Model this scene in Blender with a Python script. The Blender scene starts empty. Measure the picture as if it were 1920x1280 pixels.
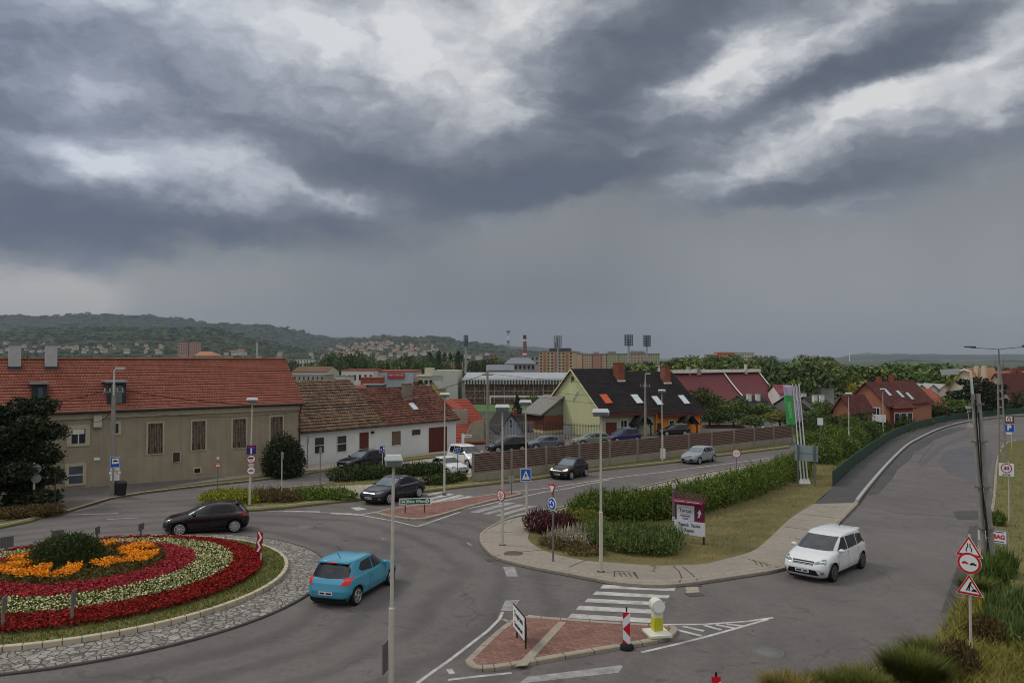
import bpy, bmesh, math, random
import numpy as np
from mathutils import Vector, Matrix, noise as mnoise
from mathutils.bvhtree import BVHTree
R = math.radians; PI = math.pi
random.seed(7); RNG = np.random.default_rng(11)
scn = bpy.context.scene
COL = scn.collection

# ------------------------------------------------------------------ camera
F = 1400.0; CH = 7.7; PITCH = math.atan(30 / F)
cam_data = bpy.data.cameras.new('camera'); cam = bpy.data.objects.new('camera', cam_data); COL.objects.link(cam)
cam_data.sensor_width = 36; cam_data.lens = F / 1920 * 36
cam_data.clip_start = 0.1; cam_data.clip_end = 40000
cam.location = (0, 0, CH); cam.rotation_euler = (PI / 2 + PITCH, 0, 0)
scn.camera = cam
scn.render.engine = 'CYCLES'
scn.cycles.use_denoising = True; scn.cycles.filter_width = 1.05
scn.cycles.max_bounces = 5; scn.cycles.diffuse_bounces = 2; scn.cycles.glossy_bounces = 2
scn.cycles.transmission_bounces = 2; scn.cycles.volume_bounces = 0; scn.cycles.transparent_max_bounces = 6
scn.cycles.caustics_reflective = False; scn.cycles.caustics_refractive = False
scn.cycles.sample_clamp_indirect = 3
scn.view_settings.view_transform = 'Standard'; scn.view_settings.look = 'None'
scn.view_settings.exposure = 0; scn.view_settings.gamma = 1

def ray(px, py):
    """direction of a photograph pixel, with Y component 1"""
    a, b = (px - 960) / F, (640 - py) / F
    y = math.cos(PITCH) - b * math.sin(PITCH); z = math.sin(PITCH) + b * math.cos(PITCH)
    return Vector((a / y, 1, z / y))
K = 0.025
def T(x, y):
    """height of the land"""
    if y < 260: z = -K * y
    else:
        t = min(1, (y - 260) / 500); z = -6.5 - 12 * (t - t * t / 2) * 1.0
    return z
def G(px, py, dz=0.0):
    """the point of the sloping street plane under a pixel"""
    r = ray(px, py); Y = (CH - dz) / (-r.z - K) if (-r.z - K) > 1e-4 else 400
    return Vector((r.x * Y, Y, -K * Y + dz))
def A(px, py, Y):
    r = ray(px, py); return Vector((r.x * Y, Y, CH + r.z * Y))

# ------------------------------------------------------------------ sky and light
def sl(c):
    return tuple((v / 255 / 12.92) if v / 255 <= 0.04045 else ((v / 255 + 0.055) / 1.055) ** 2.4 for v in c)
W = bpy.data.worlds.new('World'); scn.world = W; W.use_nodes = True
SUN_EL, SUN_AZ = R(48), R(-70)          # sun behind the cloud, left of the view
def build_world():
    nt = W.node_tree; N = nt.nodes; L = nt.links; N.clear()
    def nd(t, **k):
        n = N.new(t)
        for a, v in k.items(): setattr(n, a, v)
        return n
    def mth(op, a, b=None, c=None, clamp=False):
        n = nd('ShaderNodeMath', operation=op, use_clamp=clamp)
        for i, v in enumerate((a, b, c)):
            if v is None: continue
            if isinstance(v, (int, float)): n.inputs[i].default_value = v
            else: L.new(v, n.inputs[i])
        return n.outputs[0]
    tc = nd('ShaderNodeTexCoord'); sep = nd('ShaderNodeSeparateXYZ'); L.new(tc.outputs['Generated'], sep.inputs[0])
    u = mth('ARCTAN2', sep.outputs[0], sep.outputs[1]); v = mth('ARCSINE', sep.outputs[2])
    uv = nd('ShaderNodeCombineXYZ'); L.new(u, uv.inputs[0]); L.new(v, uv.inputs[1])
    def ns(scale, detail, rough, stretch=(1, 1, 1), off=(0, 0, 0), src=None, dist=0.0):
        m = nd('ShaderNodeMapping'); m.inputs['Scale'].default_value = stretch; m.inputs['Location'].default_value = off
        L.new(src or uv.outputs[0], m.inputs[0])
        n = nd('ShaderNodeTexNoise'); n.inputs['Scale'].default_value = scale; n.inputs['Detail'].default_value = detail
        n.inputs['Roughness'].default_value = rough; n.inputs['Distortion'].default_value = dist
        L.new(m.outputs[0], n.inputs['Vector']); return n
    def centred(n, amp):
        a = nd('ShaderNodeVectorMath', operation='SUBTRACT'); L.new(n.outputs['Color'], a.inputs[0]); a.inputs[1].default_value = (.5, .5, .5)
        s = nd('ShaderNodeVectorMath', operation='MULTIPLY'); L.new(a.outputs[0], s.inputs[0]); s.inputs[1].default_value = amp; return s.outputs[0]
    w1 = centred(ns(8, 6, .6, (1, 1.7, 1)), (.15, .085, 0))
    wa = nd('ShaderNodeVectorMath', operation='ADD'); L.new(uv.outputs[0], wa.inputs[0]); L.new(w1, wa.inputs[1])
    def UV(px, py):
        d = ray(px, py).normalized(); return math.atan2(d.x, d.y), math.asin(d.z)
    acc = None
    for (px, py, rx, ry, rot, amp) in SKY:
        cu, cv = UV(px, py)
        m = nd('ShaderNodeMapping', vector_type='TEXTURE'); L.new(wa.outputs[0], m.inputs[0])
        m.inputs['Location'].default_value = (cu, cv, 0); m.inputs['Rotation'].default_value = (0, 0, -R(rot))
        m.inputs['Scale'].default_value = (rx / F * 1.3, ry / F * 1.3, 1)
        d = nd('ShaderNodeVectorMath', operation='DOT_PRODUCT'); L.new(m.outputs[0], d.inputs[0]); L.new(m.outputs[0], d.inputs[1])
        e = mth('EXPONENT', mth('MULTIPLY', d.outputs['Value'], -1.6))
        acc = mth('MULTIPLY_ADD', e, amp * .82, acc if acc is not None else 0.0)
    n1 = ns(8, 6, .6, (1, 2.0, 1), (3.1, 1.2, 0), wa.outputs[0]); n2 = ns(22, 5, .62, (1, 2.3, 1), (1.1, 7.2, 0), wa.outputs[0])
    b = mth('MULTIPLY_ADD', mth('SUBTRACT', n1.outputs['Fac'], .5), .5, acc)
    b = mth('MULTIPLY_ADD', mth('SUBTRACT', n2.outputs['Fac'], .5), .3, b)
    # billows: smooth cells at two sizes, strongest where the cloud is bright
    def vor(scale, off, kind='SMOOTH_F1'):
        m = nd('ShaderNodeMapping'); m.inputs['Scale'].default_value = (1, 1.8, 1); m.inputs['Location'].default_value = (off, off, 0); L.new(wb.outputs[0], m.inputs[0])
        n = nd('ShaderNodeTexVoronoi', feature=kind); n.inputs['Scale'].default_value = scale; L.new(m.outputs[0], n.inputs['Vector']); return n.outputs['Distance']
    w2 = centred(ns(20, 5, .6, (1, 1.5, 1), (7, 3, 0)), (.05, .03, 0)); wb = nd('ShaderNodeVectorMath', operation='ADD'); L.new(wa.outputs[0], wb.inputs[0]); L.new(w2, wb.inputs[1])
    pf = mth('ADD', mth('MULTIPLY', mth('SUBTRACT', .42, vor(10, 3.3)), .58), mth('MULTIPLY', mth('SUBTRACT', .42, vor(27, 8.1, 'F1')), .2))
    b = mth('MULTIPLY_ADD', pf, mth('ADD', mth('MULTIPLY', b, 1.2), .55, clamp=True), b)
    b = mth('ADD', b, .55)
    cr = nd('ShaderNodeValToRGB'); L.new(b, cr.inputs[0]); els = cr.color_ramp.elements
    stops = [(0.0, (86, 95, 112)), (.2, (97, 105, 118)), (.42, (119, 126, 138)), (.60, (150, 155, 165)), (.80, (188, 191, 197)), (1.0, (220, 221, 222))]
    while len(els) < len(stops): els.new(.5)
    for e, (p, c) in zip(els, stops): e.position = p; e.color = (*sl(c), 1)
    # blue cast on the left
    bl = nd('ShaderNodeMapRange', interpolation_type='SMOOTHSTEP'); L.new(u, bl.inputs[0]); bl.inputs[1].default_value = -.75; bl.inputs[2].default_value = 0; bl.inputs[3].default_value = 1; bl.inputs[4].default_value = 0
    tint = nd('ShaderNodeMixRGB', blend_type='MULTIPLY'); L.new(bl.outputs[0], tint.inputs[0]); L.new(cr.outputs[0], tint.inputs[1]); tint.inputs[2].default_value = (.90, .96, 1.08, 1)
    # rain under the cloud base
    fc = nd('ShaderNodeFloatCurve'); L.new(mth('MULTIPLY_ADD', u, 1 / 1.4, .5), fc.inputs[1])
    cv_ = fc.mapping.curves[0]; pts = []
    for (px, py) in BASE:
        a, e = UV(px, py); pts.append((a / 1.4 + .5, e / .6))
    pts = [(0, pts[0][1])] + pts + [(1, pts[-1][1])]
    while len(cv_.points) < len(pts): cv_.points.new(.5, .5)
    for p, (a, e) in zip(cv_.points, pts): p.location = (a, e)
    fc.mapping.update()
    edge = ns(9, 6, .62, (1, 1.5, 1), (5, 2, 0))
    ev = mth('SUBTRACT', mth('MULTIPLY_ADD', mth('SUBTRACT', edge.outputs['Fac'], .5), .11, v), mth('MULTIPLY', fc.outputs[0], .6))
    soft = ns(2.6, 2, .5, (1, .6, 1), (9, 4, 0))
    wd = mth('MULTIPLY_ADD', mth('SUBTRACT', soft.outputs['Fac'], .40), .42, .01); wd = mth('MAXIMUM', wd, .008)
    mk = mth('DIVIDE', ev, wd); mk = mth('ADD', mk, .5, clamp=True)
    mr = nd('ShaderNodeMapRange', interpolation_type='SMOOTHSTEP'); L.new(mk, mr.inputs[0])
    # rain colour: streaky and uneven, left gap brighter
    rn = ns(3.0, 3, .5, (1.2, .7, 1), (2, 8, 0)); rs = ns(16, 3, .5, (1.2, .12, 1), (4, 8, 0))
    rb = mth('MULTIPLY_ADD', mth('SUBTRACT', rn.outputs['Fac'], .5), .55, .5); rb = mth('MULTIPLY_ADD', mth('SUBTRACT', rs.outputs['Fac'], .5), .03, rb)
    for (px, py, rx, ry, amp) in RAIN:
        cu, cv = UV(px, py)
        m = nd('ShaderNodeMapping', vector_type='TEXTURE'); L.new(uv.outputs[0], m.inputs[0]); m.inputs['Location'].default_value = (cu, cv, 0)
        m.inputs['Scale'].default_value = (rx / F * 1.5, ry / F * 1.5, 1)
        d = nd('ShaderNodeVectorMath', operation='DOT_PRODUCT'); L.new(m.outputs[0], d.inputs[0]); L.new(m.outputs[0], d.inputs[1])
        rb = mth('MULTIPLY_ADD', mth('EXPONENT', mth('MULTIPLY', d.outputs['Value'], -1.6)), amp, rb)
    rc = nd('ShaderNodeValToRGB'); L.new(rb, rc.inputs[0]); els = rc.color_ramp.elements
    stops = [(0.0, (104, 108, 115)), (.35, (116, 120, 126)), (.6, (132, 137, 140)), (.8, (150, 153, 154)), (1.0, (184, 183, 180))]
    while len(els) < len(stops): els.new(.5)
    for e, (p, c) in zip(els, stops): e.position = p; e.color = (*sl(c), 1)
    mix = nd('ShaderNodeMixRGB'); L.new(mr.outputs[0], mix.inputs[0]); L.new(rc.outputs[0], mix.inputs[1]); L.new(tint.outputs[0], mix.inputs[2])
    # clouds cover a clear (Nishita) sky almost wholly; the part of the overcast above and behind is brighter than the storm
    sky = nd('ShaderNodeTexSky', sky_type='NISHITA', sun_disc=False); sky.sun_elevation = SUN_EL; sky.sun_rotation = SUN_AZ
    up = nd('ShaderNodeMapRange', interpolation_type='SMOOTHSTEP'); L.new(sep.outputs[2], up.inputs[0]); up.inputs[1].default_value = .46; up.inputs[2].default_value = .85; up.inputs[3].default_value = 10.0; up.inputs[4].default_value = 26.0
    back = nd('ShaderNodeMapRange', interpolation_type='SMOOTHSTEP'); L.new(sep.outputs[1], back.inputs[0]); back.inputs[1].default_value = .3; back.inputs[2].default_value = -.5; back.inputs[3].default_value = 1.0; back.inputs[4].default_value = 2.0
    k = mth('MULTIPLY', up.outputs[0], back.outputs[0])
    sc = nd('ShaderNodeVectorMath', operation='SCALE'); L.new(mix.outputs[0], sc.inputs[0]); L.new(k, sc.inputs['Scale'])
    wt = nd('ShaderNodeMixRGB', blend_type='MULTIPLY'); L.new(mth('SUBTRACT', mth('MULTIPLY', k, .1), 1.0, clamp=True), wt.inputs[0]); L.new(sc.outputs[0], wt.inputs[1]); wt.inputs[2].default_value = (1.06, .98, .84, 1)
    cm = nd('ShaderNodeMixRGB'); cm.inputs[0].default_value = .985; L.new(sky.outputs[0], cm.inputs[1]); L.new(wt.outputs[0], cm.inputs[2])
    bg = nd('ShaderNodeBackground'); bg.inputs[1].default_value = .1; L.new(cm.outputs[0], bg.inputs[0])
    out = nd('ShaderNodeOutputWorld'); L.new(bg.outputs[0], out.inputs[0])
    W.cycles.sampling_method = 'MANUAL'; W.cycles.sample_map_resolution = 512
SKY = [
 (450, -10, 600, 50, 0, .16), (560, 105, 160, 16, 8, -.14), (700, 215, 120, 22, -10, -.12), (980, 110, 120, 14, -12, -.16), (250, 90, 120, 20, 10, -.12), (1150, 205, 90, 9, 0, .16), (1230, 180, 60, 8, 0, .12), (1600, 230, 90, 12, -14, .14), (560, 330, 70, 16, 25, .16), (1480, 330, 150, 9, -9, .14), (260, 400, 160, 10, 0, .12),
 (330, 15, 330, 75, 0, .30), (760, 40, 330, 100, 0, .14), (1010, 15, 190, 75, -5, .36), (860, 170, 160, 75, 20, .40), (900, 250, 150, 40, -20, .22),
 (180, 160, 85, 28, 5, .40), (215, 292, 150, 32, 6, .62), (430, 300, 90, 50, 30, .34), (330, 360, 190, 22, 4, .22), (640, 375, 130, 26, 18, .28), (600, 130, 240, 60, 0, .12),
 (1330, 150, 95, 36, -25, .62), (1405, 80, 55, 55, -40, .52), (1440, 235, 190, 34, -10, .46), (1700, 168, 200, 28, -20, .44), (1480, 290, 190, 24, -8, .34),
 (1880, 60, 60, 110, -10, .32), (1620, 85, 110, 20, -8, .34), (1850, 230, 110, 60, -15, .22), (1260, 350, 110, 20, -8, .26), (1210, 268, 40, 10, -5, .3), (1640, 15, 150, 16, -20, .3),
 (40, 250, 150, 120, 0, -.22), (0, 390, 220, 60, 0, -.26), (60, 80, 120, 60, 0, -.1), (400, 222, 240, 30, 12, -.24), (470, 420, 280, 44, 0, -.44), (120, 440, 240, 60, 0, -.34),
 (830, 335, 230, 36, 4, -.50), (960, 375, 260, 42, -8, -.44), (700, 300, 150, 30, 14, -.22), (560, 440, 320, 30, 0, -.2),
 (1150, 120, 180, 90, -20, -.36), (1290, 30, 130, 60, -20, -.42), (1120, 240, 200, 70, 0, -.38), (1100, 330, 200, 50, 0, -.26), (1560, 150, 300, 34, -17, -.52), (1720, 70, 150, 44, -12, -.28),
 (1600, 335, 330, 36, -12, -.52), (1880, 290, 120, 26, -14, -.3), (1300, 330, 200, 24, 0, -.1)]
BASE = [(-60, 500), (60, 500), (180, 505), (280, 468), (480, 462), (640, 468), (800, 452), (900, 425), (1000, 395), (1180, 360), (1300, 384), (1560, 392), (1700, 360), (1800, 330), (1990, 290)]
RAIN = [(20, 560, 140, 55, .8), (450, 520, 280, 60, .12), (1060, 430, 180, 80, .10), (960, 600, 260, 110, -.34), (1550, 450, 330, 70, .14), (1650, 590, 330, 80, .16), (1300, 660, 1200, 36, -.12), (300, 610, 280, 40, .02), (1100, 540, 700, 90, .10)]
build_world()
sun_data = bpy.data.lights.new('sun', 'SUN'); sun = bpy.data.objects.new('sun', sun_data); COL.objects.link(sun)
sun_data.energy = 1.35; sun_data.angle = R(14); sun_data.color = (1, .93, .82)
_d = Vector((math.sin(SUN_AZ) * math.cos(SUN_EL), math.cos(SUN_AZ) * math.cos(SUN_EL), math.sin(SUN_EL)))
sun.rotation_euler = _d.to_track_quat('Z', 'Y').to_euler()

# ------------------------------------------------------------------ helpers
_mats = {}
def M(name, c, rough=.8, var=.12, scale=2.0, bump=0.0, bscale=30, metal=0.0, spec=.3, c2=None, emis=0, coat=0, island=0):
    """procedural material: a base colour broken up by two noises (sRGB values of the paint itself)"""
    if name in _mats: return _mats[name]
    m = bpy.data.materials.new(name); m.use_nodes = True; nt = m.node_tree; N, L = nt.nodes, nt.links
    p = N['Principled BSDF']; p.inputs['Roughness'].default_value = rough; p.inputs['Metallic'].default_value = metal
    p.inputs['Specular IOR Level'].default_value = spec
    if coat: p.inputs['Coat Weight'].default_value = coat; p.inputs['Coat Roughness'].default_value = .05
    tc = N.new('ShaderNodeTexCoord')
    n = N.new('ShaderNodeTexNoise'); n.inputs['Scale'].default_value = scale; n.inputs['Detail'].default_value = 6; n.inputs['Roughness'].default_value = .65
    L.new(tc.outputs['Object'], n.inputs['Vector'])
    mx = N.new('ShaderNodeMixRGB'); mr = N.new('ShaderNodeMapRange'); mr.inputs[1].default_value = .3; mr.inputs[2].default_value = .7
    L.new(n.outputs['Fac'], mr.inputs[0]); L.new(mr.outputs[0], mx.inputs[0])
    a = sl(c); b = sl(c2) if c2 else tuple(min(1, v * (1 + var)) for v in a)
    a = a if c2 else tuple(v * (1 - var) for v in a)
    mx.inputs[1].default_value = (*a, 1); mx.inputs[2].default_value = (*b, 1)
    col = mx.outputs[0]
    if island:
        g = N.new('ShaderNodeNewGeometry'); hs = N.new('ShaderNodeHueSaturation'); r2 = N.new('ShaderNodeMapRange')
        r2.inputs[3].default_value = 1 - island; r2.inputs[4].default_value = 1 + island; L.new(g.outputs['Random Per Island'], r2.inputs[0]); L.new(r2.outputs[0], hs.inputs['Value'])
        L.new(col, hs.inputs['Color']); col = hs.outputs[0]
    L.new(col, p.inputs['Base Color'])
    if bump:
        n2 = N.new('ShaderNodeTexNoise'); n2.inputs['Scale'].default_value = bscale; n2.inputs['Detail'].default_value = 4
        L.new(tc.outputs['Object'], n2.inputs['Vector']); bp = N.new('ShaderNodeBump'); bp.inputs['Strength'].default_value = bump; bp.inputs['Distance'].default_value = .02
        L.new(n2.outputs['Fac'], bp.inputs['Height']); L.new(bp.outputs[0], p.inputs['Normal'])
    if emis:
        p.inputs['Emission Color'].default_value = (*sl(c), 1); p.inputs['Emission Strength'].default_value = emis
    _mats[name] = m; return m

class MB:
    """collects shapes into one mesh"""
    def __init__(s): s.v = []; s.f = []; s.m = []; s.s = []
    def add(s, vs, fs, mi=0, sm=False):
        k = len(s.v); s.v += [tuple(v) for v in vs]
        for f in fs: s.f.append([i + k for i in f]); s.m.append(mi); s.s.append(sm)
        return s
    def box(s, x0, x1, y0, y1, z0, z1, mi=0, X=None):
        vs = [Vector((x, y, z)) for z in (z0, z1) for y in (y0, y1) for x in (x0, x1)]
        if X is not None: vs = [X @ v for v in vs]
        return s.add(vs, [(0, 2, 3, 1), (4, 5, 7, 6), (0, 1, 5, 4), (2, 6, 7, 3), (0, 4, 6, 2), (1, 3, 7, 5)], mi)
    def tube(s, p, q, r0, r1=None, n=8, mi=0, sm=True):
        p, q = Vector(p), Vector(q); r1 = r0 if r1 is None else r1; d = q - p
        if d.length < 1e-6: return s
        d.normalize(); a = d.orthogonal().normalized(); b = d.cross(a)
        vs = [p + (a * math.cos(2 * PI * i / n) + b * math.sin(2 * PI * i / n)) * r0 for i in range(n)] + [q + (a * math.cos(2 * PI * i / n) + b * math.sin(2 * PI * i / n)) * r1 for i in range(n)]
        s.add(vs, [(i, (i + 1) % n, n + (i + 1) % n, n + i) for i in range(n)], mi, sm)
        return s.add(vs, [tuple(range(n))[::-1], tuple(range(n, 2 * n))], mi)
    def path(s, pts, r, n=6, mi=0):
        for a, b in zip(pts[:-1], pts[1:]): s.tube(a, b, r, r, n, mi)
        return s
    def poly(s, pts, mi=0): return s.add(pts, [tuple(range(len(pts)))], mi)
    def prism(s, lo, hi, mi=0, mt=None):
        """two matching rings of points closed into a solid"""
        n = len(lo); mt = mi if mt is None else mt
        s.add(list(lo) + list(hi), [(i, (i + 1) % n, n + (i + 1) % n, n + i) for i in range(n)], mi)
        s.add(lo, [tuple(range(n))[::-1]], mi); return s.add(hi, [tuple(range(n))], mt)
    def plate(s, xz, y0, y1, mi=0, mt=None):
        return s.prism([(x, y1, z) for x, z in xz], [(x, y0, z) for x, z in xz], mi, mt)
    def ring(s, outer, inner, y, mi=0):
        n = len(outer); vs = [(x, y, z) for x, z in outer] + [(x, y, z) for x, z in inner]
        return s.add(vs, [(i, (i + 1) % n, n + (i + 1) % n, n + i) for i in range(n)], mi)
    def lathe(s, prof, n=16, c=(0, 0, 0), mi=0):
        vs = [(c[0] + r * math.cos(2 * PI * i / n), c[1] + r * math.sin(2 * PI * i / n), c[2] + z) for r, z in prof for i in range(n)]
        fs = [(k * n + i, k * n + (i + 1) % n, (k + 1) * n + (i + 1) % n, (k + 1) * n + i) for k in range(len(prof) - 1) for i in range(n)]
        s.add(vs, fs, mi, True); s.add(vs, [tuple(range(n))[::-1], tuple(range(len(vs) - n, len(vs)))], mi); return s
    def mesh(s, name, mats):
        me = bpy.data.meshes.new(name); me.from_pydata(s.v, [], s.f)
        for m in (mats if isinstance(mats, (list, tuple)) else [mats]): me.materials.append(m)
        me.polygons.foreach_set('material_index', s.m); me.polygons.foreach_set('use_smooth', s.s)
        me.update(); return me
    def build(s, name, mats, parent=None, loc=None):
        return link(name, s.mesh(name, mats), parent, loc)
def link(name, me, parent=None, loc=None):
    o = bpy.data.objects.new(name, me); COL.objects.link(o)
    if parent is not None: o.parent = parent
    if loc is not None: o.location = loc
    return o
def tag(o, label, cat, group=None, kind=None):
    if label: o['label'] = label
    if cat: o['category'] = cat
    if group: o['group'] = group
    if kind: o['kind'] = kind
    return o
def thing(name, label, cat, loc=(0, 0, 0), rz=0, group=None, rx=0):
    o = bpy.data.objects.new(name, None); COL.objects.link(o); o.location = loc; o.rotation_euler = (rx, 0, rz)
    o.empty_display_size = .2
    return tag(o, label, cat, group)
def struct(o): o['kind'] = 'structure'; return o
def dup(o, loc, rz=None, label=None, group=None, scale=None):
    r = o.copy(); COL.objects.link(r); r.location = loc
    if rz is not None: r.rotation_euler = (0, 0, rz)
    if scale is not None: r.scale = scale if hasattr(scale, '__len__') else (scale,) * 3
    if label: r['label'] = label
    if group: r['group'] = group
    for ch in [c for c in COL.objects if c.parent == o]:
        c = ch.copy(); COL.objects.link(c); c.parent = r
        for g in [x for x in COL.objects if x.parent == ch]:
            d = g.copy(); COL.objects.link(d); d.parent = c
    return r
def circ(cx, cz, r, n=24, rz=None): return [(cx + r * math.cos(2 * PI * i / n), cz + (rz or r) * math.sin(2 * PI * i / n)) for i in range(n)]
def rect(cx, cz, w, h): return [(cx - w / 2, cz - h / 2), (cx + w / 2, cz - h / 2), (cx + w / 2, cz + h / 2), (cx - w / 2, cz + h / 2)]
def rrect(cx, cz, w, h, r=.03):
    out = []
    for (sx, sz, a0) in ((1, 1, 0), (-1, 1, 90), (-1, -1, 180), (1, -1, 270)):
        for k in range(4):
            a = R(a0 + k * 30); out.append((cx + sx * (w / 2 - r) + r * math.cos(a), cz + sz * (h / 2 - r) + r * math.sin(a)))
    return out
def tri(cx, cz, s, up=True):
    h = s * .866 * (1 if up else -1); pts = [(cx - s / 2, cz - h / 2), (cx + s / 2, cz - h / 2), (cx, cz + h / 2)]
    return pts if up else [pts[1], pts[0], pts[2]]
_fonts = {}
def text(s, size, parent, x, z, mat, y=-.02, name='lettering', align='CENTER', sx=1.0, bold=.0):
    """writing standing in the local XZ plane, facing -Y"""
    cu = bpy.data.curves.new('w', 'FONT'); cu.body = s; cu.size = size; cu.align_x = align; cu.align_y = 'CENTER'; cu.offset = bold; cu.extrude = .001; cu.resolution_u = 3
    t = bpy.data.objects.new('w', cu); COL.objects.link(t); bpy.context.view_layer.update()
    me = bpy.data.meshes.new_from_object(t.evaluated_get(bpy.context.evaluated_depsgraph_get()))
    bpy.data.objects.remove(t); bpy.data.curves.remove(cu)
    me.transform(Matrix.Translation((x, y, z)) @ Matrix.Rotation(PI / 2, 4, 'X') @ Matrix.Diagonal((sx, 1, 1, 1)))
    me.materials.clear(); me.materials.append(mat); me.name = name
    return link(name, me, parent)

# ------------------------------------------------------------------ ground materials
def mat_asphalt(name, base, dark, seed=0.0, crack=.5, lanes=False):
    m = bpy.data.materials.new(name); m.use_nodes = True; nt = m.node_tree; N, L = nt.nodes, nt.links; p = N['Principled BSDF']
    tc = N.new('ShaderNodeTexCoord')
    def noise(sc, det, ro, off=0, st=(1, 1, 1)):
        mp = N.new('ShaderNodeMapping'); mp.inputs['Location'].default_value = (off + seed, seed, 0); mp.inputs['Scale'].default_value = st; L.new(tc.outputs['Object'], mp.inputs[0])
        n = N.new('ShaderNodeTexNoise'); n.inputs['Scale'].default_value = sc; n.inputs['Detail'].default_value = det; n.inputs['Roughness'].default_value = ro; L.new(mp.outputs[0], n.inputs['Vector']); return n.outputs['Fac']
    def mr(x, a, b, c, d):
        r = N.new('ShaderNodeMapRange'); L.new(x, r.inputs[0])
        for i, v in enumerate((a, b, c, d)): r.inputs[i + 1].default_value = v
        return r.outputs[0]
    def mix(f, a, b, mode='MIX'):
        x = N.new('ShaderNodeMixRGB'); x.blend_type = mode
        for i, v in enumerate((f, a, b)):
            if isinstance(v, (int, float)): x.inputs[i].default_value = v
            elif isinstance(v, tuple): x.inputs[i].default_value = (*v, 1)
            else: L.new(v, x.inputs[i])
        return x.outputs[0]
    a = sl(base); d = sl(dark)
    c = mix(mr(noise(.16, 5, .6), .35, .65, 0, 1), a, d)
    c = mix(mr(noise(.9, 6, .7, 5), .42, .7, 0, .45), c, tuple(v * .75 for v in d))
    c = mix(mr(noise(28, 3, .7, 9), .3, .7, 0, .55), c, tuple(v * 1.6 for v in a))
    c = mix(mr(noise(4.5, 6, .75, 21), .42, .66, 0, .4), c, tuple(v * .72 for v in d)); c = mix(mr(noise(1.6, 3, .6, 90), .62, .70, 0, .5), c, tuple(v * .6 for v in d))
    if lanes:      # tyre-darkened lanes circling the roundabout (wear that stays in the surface)
        di = N.new('ShaderNodeVectorMath'); di.operation = 'DISTANCE'; mz = N.new('ShaderNodeVectorMath'); mz.operation = 'MULTIPLY'; L.new(tc.outputs['Object'], mz.inputs[0]); mz.inputs[1].default_value = (1, 1, 0); L.new(mz.outputs[0], di.inputs[0]); di.inputs[1].default_value = (-15.92, 27.8, 0)
        wb = N.new('ShaderNodeMath'); wb.operation = 'MULTIPLY_ADD'; L.new(noise(.25, 3, .5, 50), wb.inputs[0]); wb.inputs[1].default_value = 2.2; L.new(di.outputs['Value'], wb.inputs[2])
        sn = N.new('ShaderNodeMath'); sn.operation = 'SINE'; sc_ = N.new('ShaderNodeMath'); sc_.operation = 'MULTIPLY'; L.new(wb.outputs[0], sc_.inputs[0]); sc_.inputs[1].default_value = 3.5; L.new(sc_.outputs[0], sn.inputs[0])
        lm = N.new('ShaderNodeMath'); lm.operation = 'MULTIPLY'; L.new(mr(sn.outputs[0], -.2, 1, 0, .55), lm.inputs[0]); L.new(mr(di.outputs['Value'], 14, 24, 1, .25), lm.inputs[1]); c = mix(lm.outputs[0], c, tuple(v * .72 for v in d))
        c = mix(mr(noise(.12, 4, .6, 77), .5, .62, 0, .35), c, tuple(v * 1.25 for v in a))
    # pavement cracks / joints: thin dark lines of a distorted voronoi
    dn = N.new('ShaderNodeTexNoise'); dn.inputs['Scale'].default_value = 1.1; dn.inputs['Detail'].default_value = 5; L.new(tc.outputs['Object'], dn.inputs['Vector'])
    ad = N.new('ShaderNodeVectorMath'); ad.operation = 'MULTIPLY_ADD'; L.new(dn.outputs['Color'], ad.inputs[0]); ad.inputs[1].default_value = (1.6, 1.6, 0); L.new(tc.outputs['Object'], ad.inputs[2])
    vo = N.new('ShaderNodeTexVoronoi'); vo.feature = 'DISTANCE_TO_EDGE'; vo.inputs['Scale'].default_value = .13; L.new(ad.outputs[0], vo.inputs['Vector'])
    gate = mr(noise(.35, 2, .5, 31), .5, .56, 0, 1)
    ln = mr(vo.outputs['Distance'], .0, .008, 1, 0); g = N.new('ShaderNodeMath'); g.operation = 'MULTIPLY'; L.new(ln, g.inputs[0]); L.new(gate, g.inputs[1]); g2 = N.new('ShaderNodeMath'); g2.operation = 'MULTIPLY'; L.new(g.outputs[0], g2.inputs[0]); g2.inputs[1].default_value = crack
    c = mix(g2.outputs[0], c, tuple(v * .35 for v in d))
    L.new(c, p.inputs['Base Color']); L.new(mr(noise(.5, 4, .6, 3), .3, .7, .62, .85), p.inputs['Roughness']); p.inputs['Specular IOR Level'].default_value = .28
    b = N.new('ShaderNodeBump'); b.inputs['Strength'].default_value = .35; b.inputs['Distance'].default_value = .01; L.new(noise(60, 2, .7), b.inputs['Height']); L.new(b.outputs[0], p.inputs['Normal'])
    return m
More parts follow.
